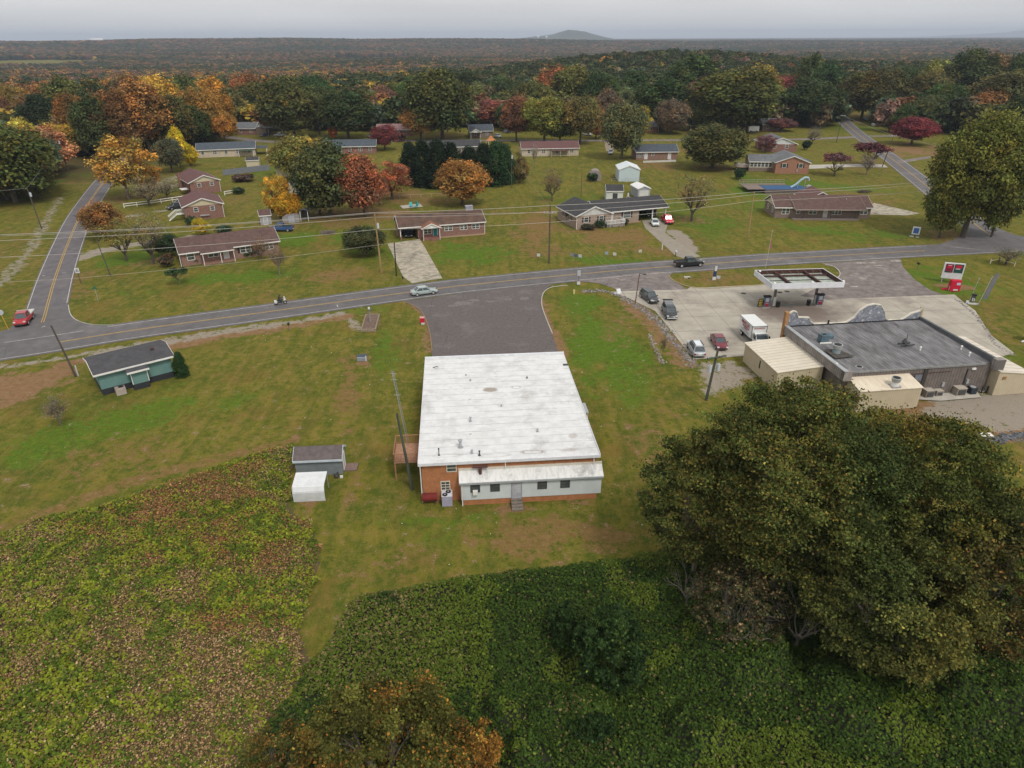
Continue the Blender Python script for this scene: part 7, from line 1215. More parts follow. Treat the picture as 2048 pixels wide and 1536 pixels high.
    t('orange round tree right of the pink roof', 842, 280, 206, 64, 'round', (.21, .11, .03)); t('very large dark olive tree in the centre', 885, 278, 134, 122, 'round', (.052, .06, .016), base=.02); t('dark lobe of the big central tree, lower left', 850, 262, 158, 70, 'round', (.045, .055, .016)); t('pinkish red tree above the blue-grey roof', 977, 252, 197, 60, 'round', (.22, .075, .055)); t('light yellow-green tree left of the narrow white house', 957, 232, 162, 40, 'oval', (.14, .15, .05)); t('rust brown tree right of the pinkish one', 1033, 282, 190, 60, 'round', (.13, .06, .03))
    t('broad dark green tree above the blue-grey roof left of centre', 698, 278, 170, 92, 'round', (.036, .05, .016), base=.02); t('large olive tree with a yellowish top near the wood-edge house', 590, 276, 150, 108, 'round', (.06, .064, .018), base=.02); t('olive green tree right above the wood-edge house', 525, 248, 158, 80, 'round', (.065, .065, .018)); t('yellowish tree edge left of the broad dark tree', 640, 270, 190, 50, 'airy', (.13, .11, .03)); t('dark tree between the olive giants', 650, 255, 165, 60, 'round', DG); t('small orange tree by the back street left of centre', 668, 278, 252, 20, 'bush', (.35, .10, .03), base=.1)
    t('yellow-green leafy tree behind the maroon-roofed ranch', 1088, 286, 190, 78, 'round', (.17, .16, .03)); t('golden tree top above the yellow-green one', 1088, 215, 170, 36, 'round', (.42, .26, .025)); t('olive brown tree right of the yellow-green one', 1160, 288, 186, 68, 'round', (.12, .10, .03)); t('green lower crown between the yellow-green and olive trees', 1120, 285, 222, 60, 'round', (.07, .085, .02)); t('tall light olive tree beside the white suv', 1243, 318, 198, 76, 'round', (.085, .09, .035), base=.06); t('pale green tree top above the tall light olive tree', 1243, 240, 168, 50, 'oval', (.13, .14, .055)); t('yellow-tinged side crown right of the light olive tree', 1278, 290, 208, 44, 'airy', (.19, .16, .03))
    t('dark green wide tree right of the pale green top', 1318, 258, 152, 98, 'round', (.035, .052, .014), base=.02); t('very large round olive tree with a golden top right', 1462, 262, 132, 150, 'round', (.075, .078, .017), base=.02); t('golden side crown at the right of the large olive tree', 1510, 230, 128, 70, 'round', (.17, .13, .025)); t('low dark lobe of the large olive tree', 1430, 262, 172, 80, 'round', (.06, .065, .018), base=.02)
    t('round olive tree on the lawn left of the white deck', 1424, 337, 246, 112, 'round', (.07, .07, .02), base=.02); t('small dark bush below the white deck', 1477, 358, 336, 22, 'bush', (.02, .04, .015), base=.1, name='shrub', cat='shrub'); t('leafless grey-brown round tree on the back lawn', 1104, 402, 330, 54, 'thin', (.12, .08, .05), trunk='dbare', base=.3); t('big half-bare brown tree right of the red pickup', 1383, 442, 336, 96, 'thin', (.13, .10, .045), trunk='dbare', base=.2); t('pale bare birch in front of the maroon-roofed ranch', 1069, 336, 283, 18, 'thin', (.2, .17, .13), trunk='bare', base=.4)
    t('crimson tree behind the grey gable houses', 1553, 222, 148, 62, 'round', (.20, .055, .045)); t('dark maroon small tree left of the red brick house', 1530, 305, 265, 40, 'airy', (.13, .05, .045)); t('maroon tree crown below the crimson tree', 1560, 262, 236, 50, 'round', (.12, .055, .05)); t('tall green tree left of the hill street top', 1608, 222, 104, 60, 'oval', (.055, .07, .02)); t('large dark green tree at the back street corner', 1618, 252, 156, 104, 'round', (.032, .046, .014), base=.02); t('low round olive tree at the edge of the hill street', 1672, 243, 206, 44, 'round', (.08, .07, .028), base=.02)
    t('orange-topped round tree right of the hill street, left one', 1722, 240, 132, 84, 'round', (.07, .06, .018), base=.02); t('orange-topped round tree right of the hill street, right one', 1768, 238, 135, 82, 'round', (.068, .058, .018), base=.02); t('orange tuft on the left orange-topped tree', 1740, 190, 131, 50, 'round', (.17, .085, .02)) if 0 else None
    t('dark maroon flat-crowned tree spreading over the hill street', 1738, 332, 282, 74, 'flat', (.085, .025, .028), trunk='dbare'); t('mottled maroon tree on the lawn by the pale drive', 1668, 352, 303, 62, 'flat', (.14, .055, .05), trunk='dbare', base=.1); t('grey bare tree beside the pale drive', 1732, 350, 305, 42, 'thin', (.15, .12, .10), trunk='bare', base=.25); t('bare dark tree at the back street', 1624, 288, 250, 38, 'thin', (.12, .10, .085), trunk='dbare', base=.25); t('red tree over the white wall right of the hill street', 1822, 290, 232, 70, 'round', (.15, .03, .035), base=.12, trunk='dbare'); t('olive thin tree left of the red one', 1777, 264, 228, 48, 'thin', (.13, .11, .04), trunk='dbare')
    t('tallest dark olive roadside tree at the right, very broad', 1925, 474, 208, 186, 'bigr', (.095, .098, .018), base=.03); t('lower skirt tree left of the tallest roadside tree', 1878, 476, 330, 70, 'round', (.085, .09, .018), base=0); t('lower skirt tree right of the tallest roadside tree', 1982, 474, 325, 70, 'round', (.09, .09, .018), base=0); t('golden small tree between the roadside giant and the right edge', 1998, 420, 360, 50, 'airy', (.24, .13, .03))
    t('light yellow-green tree in the right wood', 1866, 215, 112, 66, 'round', (.14, .145, .035)); t('dark green tree beside the light one in the right wood', 1920, 225, 100, 100, 'round', (.045, .055, .016)); t('olive tree at the right edge of the wood', 2000, 260, 140, 100, 'round', (.07, .065, .02)); t('brownish round tree behind the roadside giant', 1960, 250, 150, 90, 'round', (.09, .075, .025)); t('dark tree at the right edge behind the red roof', 2040, 290, 175, 80, 'round', DG); t('olive tree left of the roadside giant top', 1850, 262, 190, 80, 'round', (.06, .068, .02))
    t('low spreading leafless tree over the white rail at the right edge', 2013, 529, 492, 66, 'thin', (.11, .10, .06), trunk='bare', base=.3); t('small pale bare tree in front of the left ranch house', 560, 552, 483, 42, 'thin', (.16, .11, .07), trunk='bare', base=.35); t('dark feathery round tree left of the yellowish pole', 731, 510, 452, 72, 'round', (.042, .05, .018), base=.04); t('small bare tree near the right end of the left ranch house', 523, 520, 468, 46, 'thin', (.14, .09, .05), trunk='dbare', base=.1)
    t('wispy bare bush on the lawn below the red clay patch', 122, 850, 785, 62, 'thin', (.13, .10, .065), trunk='bare', base=.1); t('thin young bare tree beside the rock strip', 1325, 715, 662, 16, 'thin', (.14, .11, .06), trunk='bare', base=.3)
    # clipped shrubs
    for px, py, tp, w, c, lab in ((365, 752, 706, 27, (.02, .045, .012), 'tall clipped dark green bush at the right end of the teal building'), (477, 388, 375, 22, (.03, .05, .02), 'round clipped bush beside the short white fence'), (1060 and 1185, 362, 345, 20, (.03, .055, .02), 'green bush beside the rounded grey hut'), (1143, 447, 420, 24, (.02, .035, .015), 'dark bush at the left corner of the carport house'), (1200, 455, 440, 22, (.03, .055, .02), 'green bush left of the white porch railing'), (1250, 450, 438, 14, (.04, .045, .025), 'small bush right of the white porch railing'), (1175, 459, 448, 26, (.05, .05, .03), 'low planting under the tan brick gable'),
                               (392, 525, 508, 30, (.025, .035, .015), 'dark bushes under the left ranch window'), (383, 450, 432, 20, (.035, .06, .025), 'bush at the left corner of the maroon-roofed house'), (448, 465, 452, 30, (.035, .06, .03), 'low green bushes behind the left ranch roof'), (488, 362, 348, 40, (.08, .05, .035), 'brown round bush by the grey fence'), (548, 424, 411, 18, (.03, .055, .025), 'bush between the grey shed and the round-topped hut'), (1612, 300, 280, 16, (.02, .035, .015), 'dark clipped bush right of the red brick house'), (985, 345, 330, 1, DG, ''), (500, 512, 500, 26, (.03, .045, .018), 'low bush by the left ranch front wall')):
        if lab: t(lab, px, py, tp, w, 'bush' if px != 365 else 'cone', c, name='shrub', cat='shrub', base=0)
    t('tall shrub behind the white car-side tree row near the gazebo', 1005, 305, 285, 16, 'bush', (.05, .03, .03), name='shrub', cat='shrub', base=0)
def infill():
    g = random.Random(21); pal = {'green': (.05, .07, .02), 'olive': (.08, .08, .022), 'rust': (.16, .075, .03), 'yellow-green': (.15, .15, .035), 'brown': (.11, .075, .045), 'dark green': (.034, .05, .016), 'golden': (.30, .19, .03)}
    spots = [(470, 262, 172, 70, 'olive'), (560, 236, 150, 70, 'green'), (640, 232, 146, 66, 'dark green'), (735, 246, 178, 62, 'olive'), (765, 232, 170, 58, 'brown'), (800, 224, 160, 60, 'olive'), (828, 230, 150, 60, 'green'), (930, 226, 138, 70, 'dark green'), (1000, 222, 150, 56, 'green'), (1010, 262, 206, 44, 'dark green'), (1065, 238, 160, 76, 'olive'), (1120, 226, 128, 84, 'rust'),
             (1150, 232, 130, 90, 'olive'), (1195, 238, 136, 70, 'dark green'), (1215, 262, 176, 56, 'brown'), (1265, 232, 138, 72, 'dark green'), (1375, 236, 108, 96, 'dark green'), (1400, 246, 150, 54, 'brown'), (1345, 268, 196, 60, 'brown'), (1395, 262, 190, 50, 'green'), (1060, 262, 196, 46, 'yellow-green'), (1140, 270, 210, 44, 'green'), (1188, 278, 214, 40, 'rust'), (1490, 252, 150, 80, 'olive'), (1585, 236, 170, 50, 'green'), (1640, 230, 120, 64, 'dark green'),
             (1700, 222, 150, 50, 'olive'), (1800, 222, 130, 60, 'dark green'), (1838, 240, 140, 74, 'olive'), (1880, 250, 160, 70, 'green'), (1985, 262, 170, 80, 'rust'), (2030, 250, 130, 90, 'olive'), (1930, 208, 95, 70, 'dark green'), (1975, 215, 98, 76, 'brown'), (2015, 222, 105, 70, 'dark green'), (1800, 268, 206, 44, 'dark green'), (330, 262, 150, 80, 'golden'), (150, 262, 150, 80, 'olive'), (210, 268, 158, 66, 'dark green'), (275, 262, 145, 70, 'rust'), (380, 258, 150, 70, 'olive'), (505, 240, 140, 60, 'rust'), (440, 246, 150, 64, 'golden'), (90, 250, 165, 60, 'rust'), (30, 246, 170, 70, 'green')]
    for k, (px, pb, pt, w, c) in enumerate(spots):
        where = 'above the left ranch roofs' if px < 480 else ('behind the wood-edge house' if px < 700 else ('behind the pink-roofed house' if px < 1020 else ('amid the central back yards' if px < 1440 else ('near the hill street' if px < 1760 else 'in the upper right wood'))))
        tree('%s %s tree %s' % ('tall' if pb-pt > 90 else ('broad' if w > 64 else 'slender'), c, where), px+g.uniform(-5, 5), pb, pt, w, g.choice(['round', 'round', 'oval']), tuple(v*g.uniform(.85, 1.15) for v in pal[c]), name='yard_tree', group='yard trees %s' % where, base=.03)
CR['bigr'] = [crown('crown_giant', 91, 48000, 190, 'round', .032, (.15, .28), .4, hue=.13, val=.26, zlo=.08)]
trees()
infill()

# big oak in the lower right: four overlapping crowns of one many-stemmed tree, each stem its own tree in the photo's clump
def big_oak(label, c, R, H, base, nl, seed, cols, leaf=.15, nc=120, name='oak_tree', GP=.05):
    g = np.random.default_rng(seed); T = thing(name, label, 'tree', tuple(c), 0, 'large oaks at the lower right' if 'oak' in name else None)
    nl = int(nl*3.2); nc = int(nc*2.6); d = g.normal(size=(nc, 3)); d /= np.linalg.norm(d, axis=1, keepdims=True); r = (.35+.65*g.random(nc))**.5; hh = H*(1-base)/2; zc = H*base+hh
    C0 = d*r[:, None]*[R*.86, R*.86, hh*.86]+[0, 0, zc]; rad = g.uniform(.07, .155, nc)*R
    k = g.integers(0, nc, nl); u = g.normal(size=(nl, 3)); u /= np.linalg.norm(u, axis=1, keepdims=True); u[:, 2] = np.where(u[:, 2] < -.25, -u[:, 2]*.5, u[:, 2])
    C = C0[k]+u*(rad[k]*(.15+np.abs(g.normal(0, .62, nl))))[:, None]*[1, 1, .7]; C[:, 2] = np.maximum(C[:, 2], .4)
    Nn = u*.6+g.normal(0, .7, (nl, 3))+[0, 0, .4]; w = c+Vector((0, 0, 0)); mixv = fbm(C[:, 0]+w.x+500, C[:, 1]+w.y+300, 5, 3)
    a, b_, gold = [np.array(q) for q in cols]; t_ = np.clip((mixv-.42)*5, 0, 1)[:, None]; col = a*(1-t_)+b_*t_; gm = (g.random(nl) < np.clip((mixv-.5)*1.6+GP+.02*C[:, 0], .02, .55)*(.4+.6*(u[:, 2] > .1)))[:, None]; col = np.where(gm, gold, col)
    col = col*np.exp(g.normal(0, .32, nl)+np.exp(0)*0+np.log(np.exp(g.normal(0, .22, nc))[k]))[:, None]
    me = leafmesh('oak_crown', C, Nn, leaf*(.6+.8*g.random(nl)), col.clip(.004, .6), LEAFC); o = bpy.data.objects.new('crown', me); COL.objects.link(o); o.parent = T
    tm = branches('oak_limbs_%d' % seed, seed, 5, BARKL, nb=3, thick=.035, th=.16, spread=.7); t = bpy.data.objects.new('trunk', tm); COL.objects.link(t); t.parent = T; t.scale = (R*1.05, R*1.05, H*.96) if name != 'vine_mound' else (R*.5, R*.5, H*.55)
OC = [(.046, .066, .015), (.070, .088, .019), (.14, .11, .024)]
def lower_right():
    def at(px, py, z): v = P(px, py, z); return Vector((v.x, v.y, 0))
    big_oak('largest dark oak of the lower right clump, centre', at(1600, 930, 13), 8.8, 20.8, .12, 52000, 101, OC, nc=190); big_oak('golden-tinged oak at the right of the lower right clump', at(1835, 960, 11.5), 8.4, 18.0, .12, 46000, 102, [(.062, .078, .015), (.105, .105, .019), (.20, .14, .025)], nc=170, GP=.12)
    big_oak('oak at the left side of the lower right clump with dark gaps', at(1410, 975, 9.5), 6.0, 15.0, .12, 24000, 103, OC, nc=100); big_oak('oak at the near side of the lower right clump', at(1790, 1170, 8), 6.8, 12.5, .1, 34000, 104, [(.050, .068, .015), (.078, .088, .020), (.14, .12, .024)], nc=130)
    big_oak('lower oak against the right edge of the picture', at(2010, 1130, 8.5), 6.4, 13.5, .1, 26000, 105, [(.045, .055, .015), (.08, .072, .02), (.22, .12, .03)], nc=100); big_oak('thin-leaved grey twiggy tree under the left oak', at(1480, 1190, 4.5), 4.4, 7.0, .1, 3000, 106, [(.06, .05, .03), (.05, .055, .02), (.15, .1, .05)], nc=70, name='thicket_tree')
    # autumn tree at the bottom centre
    big_oak('orange-brown autumn tree at the bottom edge left of centre', at(760, 1475, 6.0), 5.8, 8.6, .03, 24000, 107, [(.085, .085, .016), (.19, .11, .02), (.34, .15, .028)], leaf=.14, nc=95, name='autumn_tree', GP=.22); big_oak('low orange tree at the bottom edge, right part of the autumn clump', at(925, 1500, 4.6), 2.8, 6.4, .05, 8000, 108, [(.08, .07, .015), (.18, .10, .02), (.32, .15, .028)], leaf=.12, nc=60, name='autumn_tree', GP=.5); big_oak('small mixed green and orange tree at the bottom edge of the vine field', at(555, 1500, 3.8), 2.8, 5.4, .03, 7000, 109, [(.045, .065, .015), (.11, .09, .02), (.28, .13, .03)], leaf=.12, nc=50, name='autumn_tree', GP=.12)
lower_right()
SPARSE = [branches('trunk_sparse_%d' % i, 45+i, 4, mat('grey_twigs', (.17, .145, .12), (.09, .08, .07)), nb=3, thick=.03, th=.2, spread=.95) for i in range(2)]
def vine_mounds():
    def at(px, py, z): v = P(px, py, z); return Vector((v.x, v.y, 0))
    for lab, c, R, H, n, sd in (('tall vine-draped mound in the middle of the dark vines', at(1222, 1300, 3.6), 2.9, 7.4, 12000, 301), ('lower vine-draped mound left of the tall one', at(1140, 1250, 2.4), 1.9, 4.8, 5200, 302), ('small vine-draped hump near the bottom edge', at(1185, 1440, 1.5), 1.7, 2.6, 3600, 303)):
        big_oak(lab, c, R, H, -.05, n, sd, [(.020, .042, .010), (.032, .058, .012), (.09, .12, .02)], leaf=.15, nc=60, name='vine_mound', GP=.0)
    for lab, px, py, R, H, sd in (('pale leafless tree at the left foot of the oaks', 1490, 1235, 4.2, 8.8, 0), ('second leafless tree under the dark oaks, nearer the middle', 1610, 1215, 4.6, 9.5, 1), ('leafless sapling left of the oaks', 1380, 1150, 3.0, 7.5, 1)):
        T = thing('bare_tree', lab, 'tree', tuple(at(px, py, H*.5)), .7*sd); t_ = bpy.data.objects.new('trunk', SPARSE[sd]); COL.objects.link(t_); t_.parent = T; t_.scale = (R, R, H)
vine_mounds()

# ================================================================ VINE COVER (kudzu)
def vines(name, label, poly, dens, leaf, mode, hump):
    q = [P(*a) for a in poly]; xs = [v.x for v in q]; ys = [v.y for v in q]; area = (max(xs)-min(xs))*(max(ys)-min(ys)); n = int(area*dens)
    x = RNG.uniform(min(xs), max(xs), n); y = RNG.uniform(min(ys), max(ys), n)
    if mode == 'dark':
        for px, py, r, k in ((1180, 1440, 2.2, 1800),): c = P(px, py); a_ = RNG.random(k)*6.283; r_ = np.sqrt(RNG.random(k))*r; x = np.append(x, c.x+r_*np.cos(a_)); y = np.append(y, c.y+r_*np.sin(a_))
    jit = (fbm(x, y, 1.5, 2)-.5)*1.6; ins = inpoly(x+jit, y+jit*.7, q)
    x, y = x[ins], y[ins]; n = len(x); e = segdist(x, y, q, True); ed = sstep(0, 1.6, e)
    def height(x, y, ed):
        h = .25+ed*(fbm(x, y, 3.2, 4)*1.5-.25+fbm(x+40, y, 1.1, 2)*.45)*hump
        if mode == 'dark':
            for px, py, r, hh in ((1215, 1345, 3.0, 1.2), (1150, 1290, 1.8, .8), (1180, 1440, 2.0, 1.4), (1010, 1440, 1.6, 1.3), (1480, 1330, 4, 2.0), (1400, 1480, 2.5, 1.6), (1700, 1430, 4, 1.8), (1950, 1400, 4, 2.4), (1060, 1530, 1.8, 1.5)):
                c = P(px, py); d_ = np.hypot(x-c.x, y-c.y)/r+(fbm(x, y, 1.3, 2)-.5)*.3; h = h+hh*(1-sstep(.45, 1.05, d_))
        return h
    def grid():
        st = .35; gx = np.arange(min(xs), max(xs), st); gy = np.arange(min(ys), max(ys), st); X, Y = np.meshgrid(gx, gy); i = inpoly(X, Y, q); E = sstep(0, 1.6, segdist(X, Y, q, True)); Z = np.where(i, height(X, Y, E)*.86-.12, -.3)
        V = np.stack([X, Y, Z], -1).reshape(-1, 3); ny, nx = X.shape; a = (np.arange(ny-1)[:, None]*nx+np.arange(nx-1)).ravel(); F = np.stack([a, a+1, a+nx+1, a+nx], 1); k = i.ravel(); F = F[k[F].any(1)]; return V, F
    z = height(x, y, ed); z = z+RNG.normal(0, .07, n)+.05
    dx = (height(x+.2, y, ed)-height(x-.2, y, ed))/.4; dy = (height(x, y+.2, ed)-height(x, y-.2, ed))/.4
    Nn = np.stack([-dx, -dy, np.ones(n)], 1)+RNG.normal(0, .55, (n, 3)); C = np.stack([x, y, z], 1)
    if mode == 'tan':
        pa = fbm(x, y, 3.0, 4)+(fbm(x+77, y, 14, 2)-.5)*.35+.05*np.exp(-e/3.); g = RNG.random(n); pa = pa*.6+fbm(x*.8+y*.5, y*1.3, 1.5, 3)*.4; green = sstep(.44, .62, pa+(g-.5)*.26)
        c1 = np.where((fbm(x+9, y+9, .8, 2)[:, None] > .5), [.19, .225, .018], [.095, .140, .014]); tan = np.where((RNG.random(n) < .62)[:, None], [.36, .235, .105], [.20, .12, .05]); tan = np.where((RNG.random(n) < .10)[:, None], [.50, .35, .20], tan)
        red = sstep(.55, .7, fbm(x-60, y+30, 9, 3))[:, None]; tan = tan*(1-red*[.1, .3, .4]); gm = RNG.random(n) < green*.72+.09; col = np.where(gm[:, None], c1, tan); size = np.where(gm, leaf*1.15, leaf*.72)
    else:
        pa = fbm(x, y, 3.5, 3)*.6+fbm(x+50, y, 9, 2)*.4; c1 = np.where((pa > .52)[:, None], [.080, .118, .012], [.038, .070, .009]); c1 = np.where((RNG.random(n) < .07+.12*(pa > .55))[:, None], [.11, .14, .02], c1)
        lw = sstep(9, 3, np.hypot(x-P(720, 1250).x, (y-P(720, 1250).y)*.8)); lw = np.maximum(lw, sstep(.62, .72, fbm(x+200, y, 5, 3))*.3); tanm = RNG.random(n) < lw*.26+.012; col = np.where(tanm[:, None], [.19, .14, .06], c1); size = np.full(n, leaf)
    col = col*np.exp(RNG.normal(0, .22, n))[:, None]
    me = leafmesh(name, C, Nn, size*(.6+.8*RNG.random(n)), col.clip(.003, .7), LEAFC, .85)
    o = bpy.data.objects.new(name, me); COL.objects.link(o); tag(o, label, kind='stuff'); o['category'] = 'vines'
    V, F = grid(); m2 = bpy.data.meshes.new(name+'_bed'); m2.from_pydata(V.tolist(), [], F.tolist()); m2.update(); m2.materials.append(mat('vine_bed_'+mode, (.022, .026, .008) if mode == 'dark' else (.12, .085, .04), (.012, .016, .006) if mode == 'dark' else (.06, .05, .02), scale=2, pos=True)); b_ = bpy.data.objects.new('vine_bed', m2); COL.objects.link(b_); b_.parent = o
LEFTP = [(-260, 1150), (-120, 1115), (0, 1077), (67, 1043), (200, 1017), (300, 980), (433, 937), (533, 903), (592, 893), (590, 930), (575, 965), (578, 1010), (600, 1037), (632, 1068), (640, 1110), (632, 1160), (618, 1200), (600, 1262), (612, 1300), (622, 1326), (560, 1420), (480, 1536), (440, 1640), (200, 1720), (-260, 1720)]
RIGHTP = [(626, 1328), (655, 1290), (690, 1225), (722, 1195), (800, 1180), (900, 1161), (1030, 1145), (1155, 1131), (1263, 1120), (1380, 1085), (1560, 1060), (1800, 1060), (2048, 1080), (2260, 1150), (2260, 1700), (1500, 1740), (440, 1700), (480, 1540), (560, 1420)]
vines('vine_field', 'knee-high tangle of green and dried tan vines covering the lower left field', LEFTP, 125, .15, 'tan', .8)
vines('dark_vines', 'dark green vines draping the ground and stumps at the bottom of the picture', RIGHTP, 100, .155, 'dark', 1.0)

# ================================================================ ROCK STRIPS
def rocks(name, label, pts, hw, n, smin, smax, cols):
    q = PP(pts); mb = MB(); g = random.Random(len(pts)+n); cs = []; tot = [0]
    for a, b_ in zip(q, q[1:]): tot.append(tot[-1]+(b_-a).length)
    for _ in range(n):
        s = g.uniform(0, tot[-1]); i = max(k for k in range(len(q)-1) if tot[k] <= s); a, b_ = q[i], q[i+1]; d = (b_-a).normalized(); nr = Vector((-d.y, d.x, 0)); c = a+d*(s-tot[i])+nr*g.gauss(0, hw*.45); r = g.uniform(smin, smax)
        k = len(mb.v); th = g.uniform(0, 6.28)
        pv = [(-1, -.7, 0), (.9, -1, 0), (1, .8, 0), (-.8, 1, 0), (-.6, -.4, .9), (.6, -.5, .7), (.5, .6, 1), (-.5, .5, .8)]
        for x, y, z in pv: x, y = x*g.uniform(.7, 1.2), y*g.uniform(.7, 1.2); mb.v.append((c.x+r*(x*cos(th)-y*sin(th)), c.y+r*(x*sin(th)+y*cos(th)), r*z*.8-.02))
        for f in ((4, 5, 6, 7), (0, 1, 5, 4), (1, 2, 6, 5), (2, 3, 7, 6), (3, 0, 4, 7)): mb.f.append(tuple(k+t_ for t_ in f))
    o = mb.obj(name, mat('rock_'+name, cols[0], cols[1], scale=2.5, pos=True, contrast=(.42, .58), detail=3)); tag(o, label, kind='stuff'); o['category'] = 'rocks'
rocks('rock_strip', 'broken stone strip along the left edge of the forecourt', [(1165, 583), (1200, 580), (1228, 586), (1262, 604), (1300, 628), (1328, 655), (1345, 680), (1368, 706), (1390, 735)], 1.0, 620, .08, .22, [(.28, .255, .235), (.12, .11, .1)])
rocks('rock_edge', 'thin stone edging at the right side of the concrete', [(1912, 598), (1948, 628), (1972, 660), (1990, 690), (2030, 712)], .35, 220, .07, .17, [(.3, .28, .26), (.14, .13, .12)])
rocks('rock_bank', 'dark stone bank at the edge of the gravel yard', [(1905, 880), (1960, 884), (2060, 868)], .8, 420, .08, .22, [(.16, .16, .17), (.06, .065, .07)])
rocks('rock_scatter', 'loose stones on the grass below the light pole', [(1298, 668), (1312, 700), (1326, 728)], .5, 110, .07, .18, [(.32, .27, .23), (.16, .14, .12)])
rocks('litter_specks', 'small pale specks of litter and leaves on the lawns', [(680, 800), (720, 900), (1000, 1060), (1250, 900), (1200, 720), (760, 700), (500, 600)], 16, 90, .03, .07, [(.6, .6, .58), (.5, .45, .4)])

# ================================================================ WOODS
def woods():
    pts = []; g = RNG; d = 235.
    while d < 13500:
        s = max(9.5, d/235.); nb = int(1.75*d/s)
        b = (np.arange(nb)+g.random(nb)*.8)/nb*1.75-.875; r = d+g.uniform(-.5, .5, nb)*s
        pts.append(np.stack([r*np.sin(b), r*np.cos(b), np.full(nb, s)], 1)); d += s*.92
    A = np.concatenate(pts); x, y, s = A.T; d = np.hypot(x, y); bx = np.arctan2(x, y)
    # open ground: where the neighbourhood lies
    pxs = 1024+FPX*np.tan(bx)*.98
    lim = np.interp(pxs, [-200, 0, 120, 240, 420, 470, 640, 900, 1200, 1450, 1640, 1660, 1690, 1710, 1800, 1900, 2048, 2300], [262, 262, 265, 330, 345, 360, 372, 380, 388, 400, 415, 900, 900, 400, 395, 385, 330, 300])
    keep = d > lim+(fbm(x, y, 40, 2)-.5)*60
    # meadows and clearings
    keep &= ~meadow(x, y)
    keep &= ~((d < 520) & (fbm(x+300, y-80, 55, 2) > .60) & (bx > -.38))
    for P0 in (right, cross):
        pw = [(v.x, v.y) for v in P0]; keep &= segdist(x, y, pw) > 9
    # keep crowns off the far houses
    for o in list(COL.objects):
        if o.get('category') in ('house', 'building', 'barn', 'shelter', 'car', 'truck') and o.location.y > 200: keep &= np.hypot(x-o.location.x-6, y-o.location.y) > (16 if o.location.y < 600 else 14)
    x, y, s, d, bx = x[keep], y[keep], s[keep], d[keep], bx[keep]; z = terrain(x, y); n = len(x); u = g.random(n); pat = fbm(x, y, 130, 3); pat2 = fbm(x+900, y, 420, 3); deep = sstep(900, 1800, d)
    pal = np.array([(.045, .060, .020), (.095, .092, .024), (.22, .10, .045), (.30, .155, .035), (.36, .24, .04), (.20, .12, .088), (.06, .088, .05), (.155, .115, .06)])
    left = sstep(.0, -.25, bx); right_ = sstep(.15, .4, bx)
    w = np.stack([.6+.7*(1-left)*(1-.6*deep)+1.3*(pat > .58), .8+.5*(1-left), .35+1.1*left*(pat < .52)+2.0*deep*(pat2 < .62), .15+1.5*left*(d < 1900)*(pat < .52)+.25*deep, .10+.6*left*(d < 2000)+.12*deep, .1+2.4*deep*(pat2 < .6), .35+.6*deep*(pat2 > .5), .5+.3*left], 1)
    hill = np.exp(-(((x-130)/230)**2+((y-840)/230)**2)); dk = sstep(.50, .56, fbm(x-333, y*2.2, 330, 3))*sstep(900, 1400, d); w[:, 0] += 3*dk; w[:, 6] += 2*dk; w[:, 2:6] *= (1-.7*dk)[:, None]; w[:, 0] += 3*hill+1.2*sstep(2600, 3600, d)*(pat2 > .48); w[:, 6] += .8*sstep(2600, 3600, d); w[:, 2:5] *= (1-.7*hill)[:, None]; w[:, 2:5] *= (1-.75*right_*(d < 1500))[:, None]
    w /= w.sum(1, keepdims=True); ci = (w.cumsum(1) < u[:, None]).sum(1).clip(0, 7); col = pal[ci]*np.exp(g.normal(0, .22, n))[:, None]*(1-.08*sstep(900, 2500, d))[:, None]; H = g.uniform(11.5, 16.5, n)*np.where(ci == 0, 1.06, 1); Rd = s*g.uniform(.62, .85, n)
    Rd = np.where(d < 1400, np.clip(g.normal(7.4, 1.5, n), 4.6, 11), Rd)
    # the trees that show largest are individual
    order = np.argsort(d); NI = 215; names = ['dark green', 'olive', 'rust brown', 'orange', 'yellow', 'purple-brown', 'grey-green', 'dull brown']
    ind = order[:NI]
    for i in ind:
        side = 'left' if bx[i] < -.25 else ('right' if bx[i] > .28 else 'middle'); sz = 'tall' if H[i] > 17 else 'low'
        lab = '%s %s woodland tree in the %s part of the wood edge' % (sz, names[ci[i]], side)
        tree(lab, 0, 0, 0, 0, 'far' if d[i] > 420 else ('round' if i % 3 else 'oval'), tuple(col[i]), name='woodland_tree', group='%s trees of the %s wood edge' % (names[ci[i]], side), pos=Vector((x[i], y[i], z[i])), R=float(Rd[i]*1.2), H=float(H[i]), base=.05)
    rest = order[NI:]; V = np.stack([x, y, z-.3], 1)[rest].astype(np.float32); m = len(rest)
    me = bpy.data.meshes.new('forest'); me.vertices.add(m); me.vertices.foreach_set('co', V.ravel())
    def attr(nm, ty, arr, key): a = me.attributes.new(nm, ty, 'POINT'); a.data.foreach_set(key, np.ascontiguousarray(arr).ravel())
    attr('tcol', 'FLOAT_COLOR', np.concatenate([col[rest], np.ones((m, 1))], 1).astype(np.float32), 'color'); attr('scl', 'FLOAT_VECTOR', np.stack([Rd, Rd, H], 1)[rest].astype(np.float32), 'vector'); attr('rot', 'FLOAT_VECTOR', np.stack([np.zeros(m), np.zeros(m), g.random(m)*6.28], 1).astype(np.float32), 'vector'); attr('kind', 'INT', g.integers(0, 4, m).astype(np.int32), 'value')
    fo = bpy.data.objects.new('forest', me); COL.objects.link(fo); tag(fo, 'endless autumn woodland rolling to the horizon behind the houses', kind='stuff'); fo['category'] = 'forest'
    pc = bpy.data.collections.new('woodland_kinds')
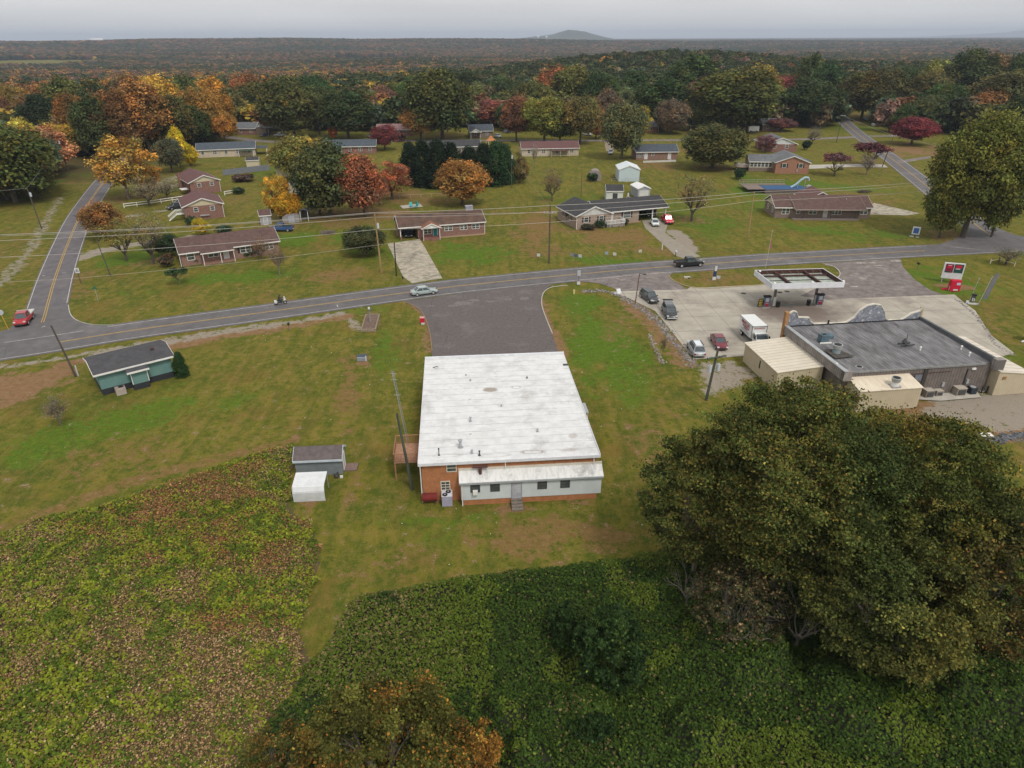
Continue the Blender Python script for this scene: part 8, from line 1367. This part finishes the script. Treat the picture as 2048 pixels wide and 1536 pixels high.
    for i in range(4):
        c = crown('woodland_crown_%d' % i, 180+i, 700 if i % 2 else 800, 26, 'round', .22, (.28, .46), m=LEAFI, hue=.1, val=.2); o = bpy.data.objects.new('woodland_kind_%d' % i, c); pc.objects.link(o)
    ng = bpy.data.node_groups.new('scatter_trees', 'GeometryNodeTree'); ng.interface.new_socket('Geometry', in_out='INPUT', socket_type='NodeSocketGeometry'); ng.interface.new_socket('Geometry', in_out='OUTPUT', socket_type='NodeSocketGeometry')
    nn = ng.nodes; gi = nn.new('NodeGroupInput'); go = nn.new('NodeGroupOutput'); ci_ = nn.new('GeometryNodeCollectionInfo'); ci_.inputs['Collection'].default_value = pc; ci_.inputs['Separate Children'].default_value = True; ci_.inputs['Reset Children'].default_value = True
    ip = nn.new('GeometryNodeInstanceOnPoints'); ip.inputs['Pick Instance'].default_value = True
    def na(nm, ty): q = nn.new('GeometryNodeInputNamedAttribute'); q.data_type = ty; q.inputs['Name'].default_value = nm; return [o for o in q.outputs if o.enabled and o.name == 'Attribute'][0]
    Lk = ng.links.new; Lk(gi.outputs[0], ip.inputs['Points']); Lk(ci_.outputs[0], ip.inputs['Instance']); Lk(na('kind', 'INT'), ip.inputs['Instance Index']); Lk(na('scl', 'FLOAT_VECTOR'), ip.inputs['Scale']); Lk(na('rot', 'FLOAT_VECTOR'), ip.inputs['Rotation']); Lk(ip.outputs[0], go.inputs[0])
    fo.modifiers.new('scatter', 'NODES').node_group = ng
    print('woodland trees', n, 'individual', NI)
woods()

# ================================================================ FAR HILLS
def far_hill(name, cx, cy, wx, wy, h, seed, c):
    X, Y = np.meshgrid(np.linspace(-1.25, 1.25, 110), np.linspace(-1.2, 1.2, 40)); prof = np.interp(X[0], [-1.25, -1, -.7, -.35, -.1, .12, .35, .6, .85, 1.25], [0, .06, .22, .48, .62, 1., .84, .45, .14, 0])
    Z = prof[None, :]*np.exp(-(Y*1.5)**2)*h*(.94+.12*fbm(X*9, Y*9, .6, 4)); xx = cx+X*wx; yy = cy+Y*wy; V = np.stack([xx, yy, Z-8], -1).reshape(-1, 3); nx = 110; a = (np.arange(39)[:, None]*nx+np.arange(nx-1)).ravel(); F = np.stack([a, a+1, a+nx+1, a+nx], 1)
    me = bpy.data.meshes.new(name); me.from_pydata(V.tolist(), [], F.tolist()); me.update(); me.materials.append(mat('far_woodland_'+name, c, tuple(v*.6 for v in c), scale=.012, pos=True)); [setattr(p, 'use_smooth', True) for p in me.polygons]; o = bpy.data.objects.new(name, me); COL.objects.link(o); tag(o, kind='structure')
far_hill('hill', 600, 9300, 840, 1000, 134, 3, (.05, .06, .03)); far_hill('hill_far', 14200, 21500, 3000, 2500, 190, 5, (.05, .055, .03))

# ================================================================ HAZE
def haze():
    o = MB().box(-24000, 26000, -300, 27000, -60, 215).obj('haze', bpy.data.materials.new('haze_air')); m = o.data.materials[0]; m.use_nodes = True; nt = m.node_tree; nt.nodes.clear(); v = nt.nodes.new('ShaderNodeVolumePrincipled'); v.inputs['Color'].default_value = (.66, .75, .90, 1); v.inputs['Density'].default_value = .00008; v.inputs['Anisotropy'].default_value = .0
    out = nt.nodes.new('ShaderNodeOutputMaterial'); nt.links.new(v.outputs[0], out.inputs['Volume']); tag(o, kind='stuff')
haze()
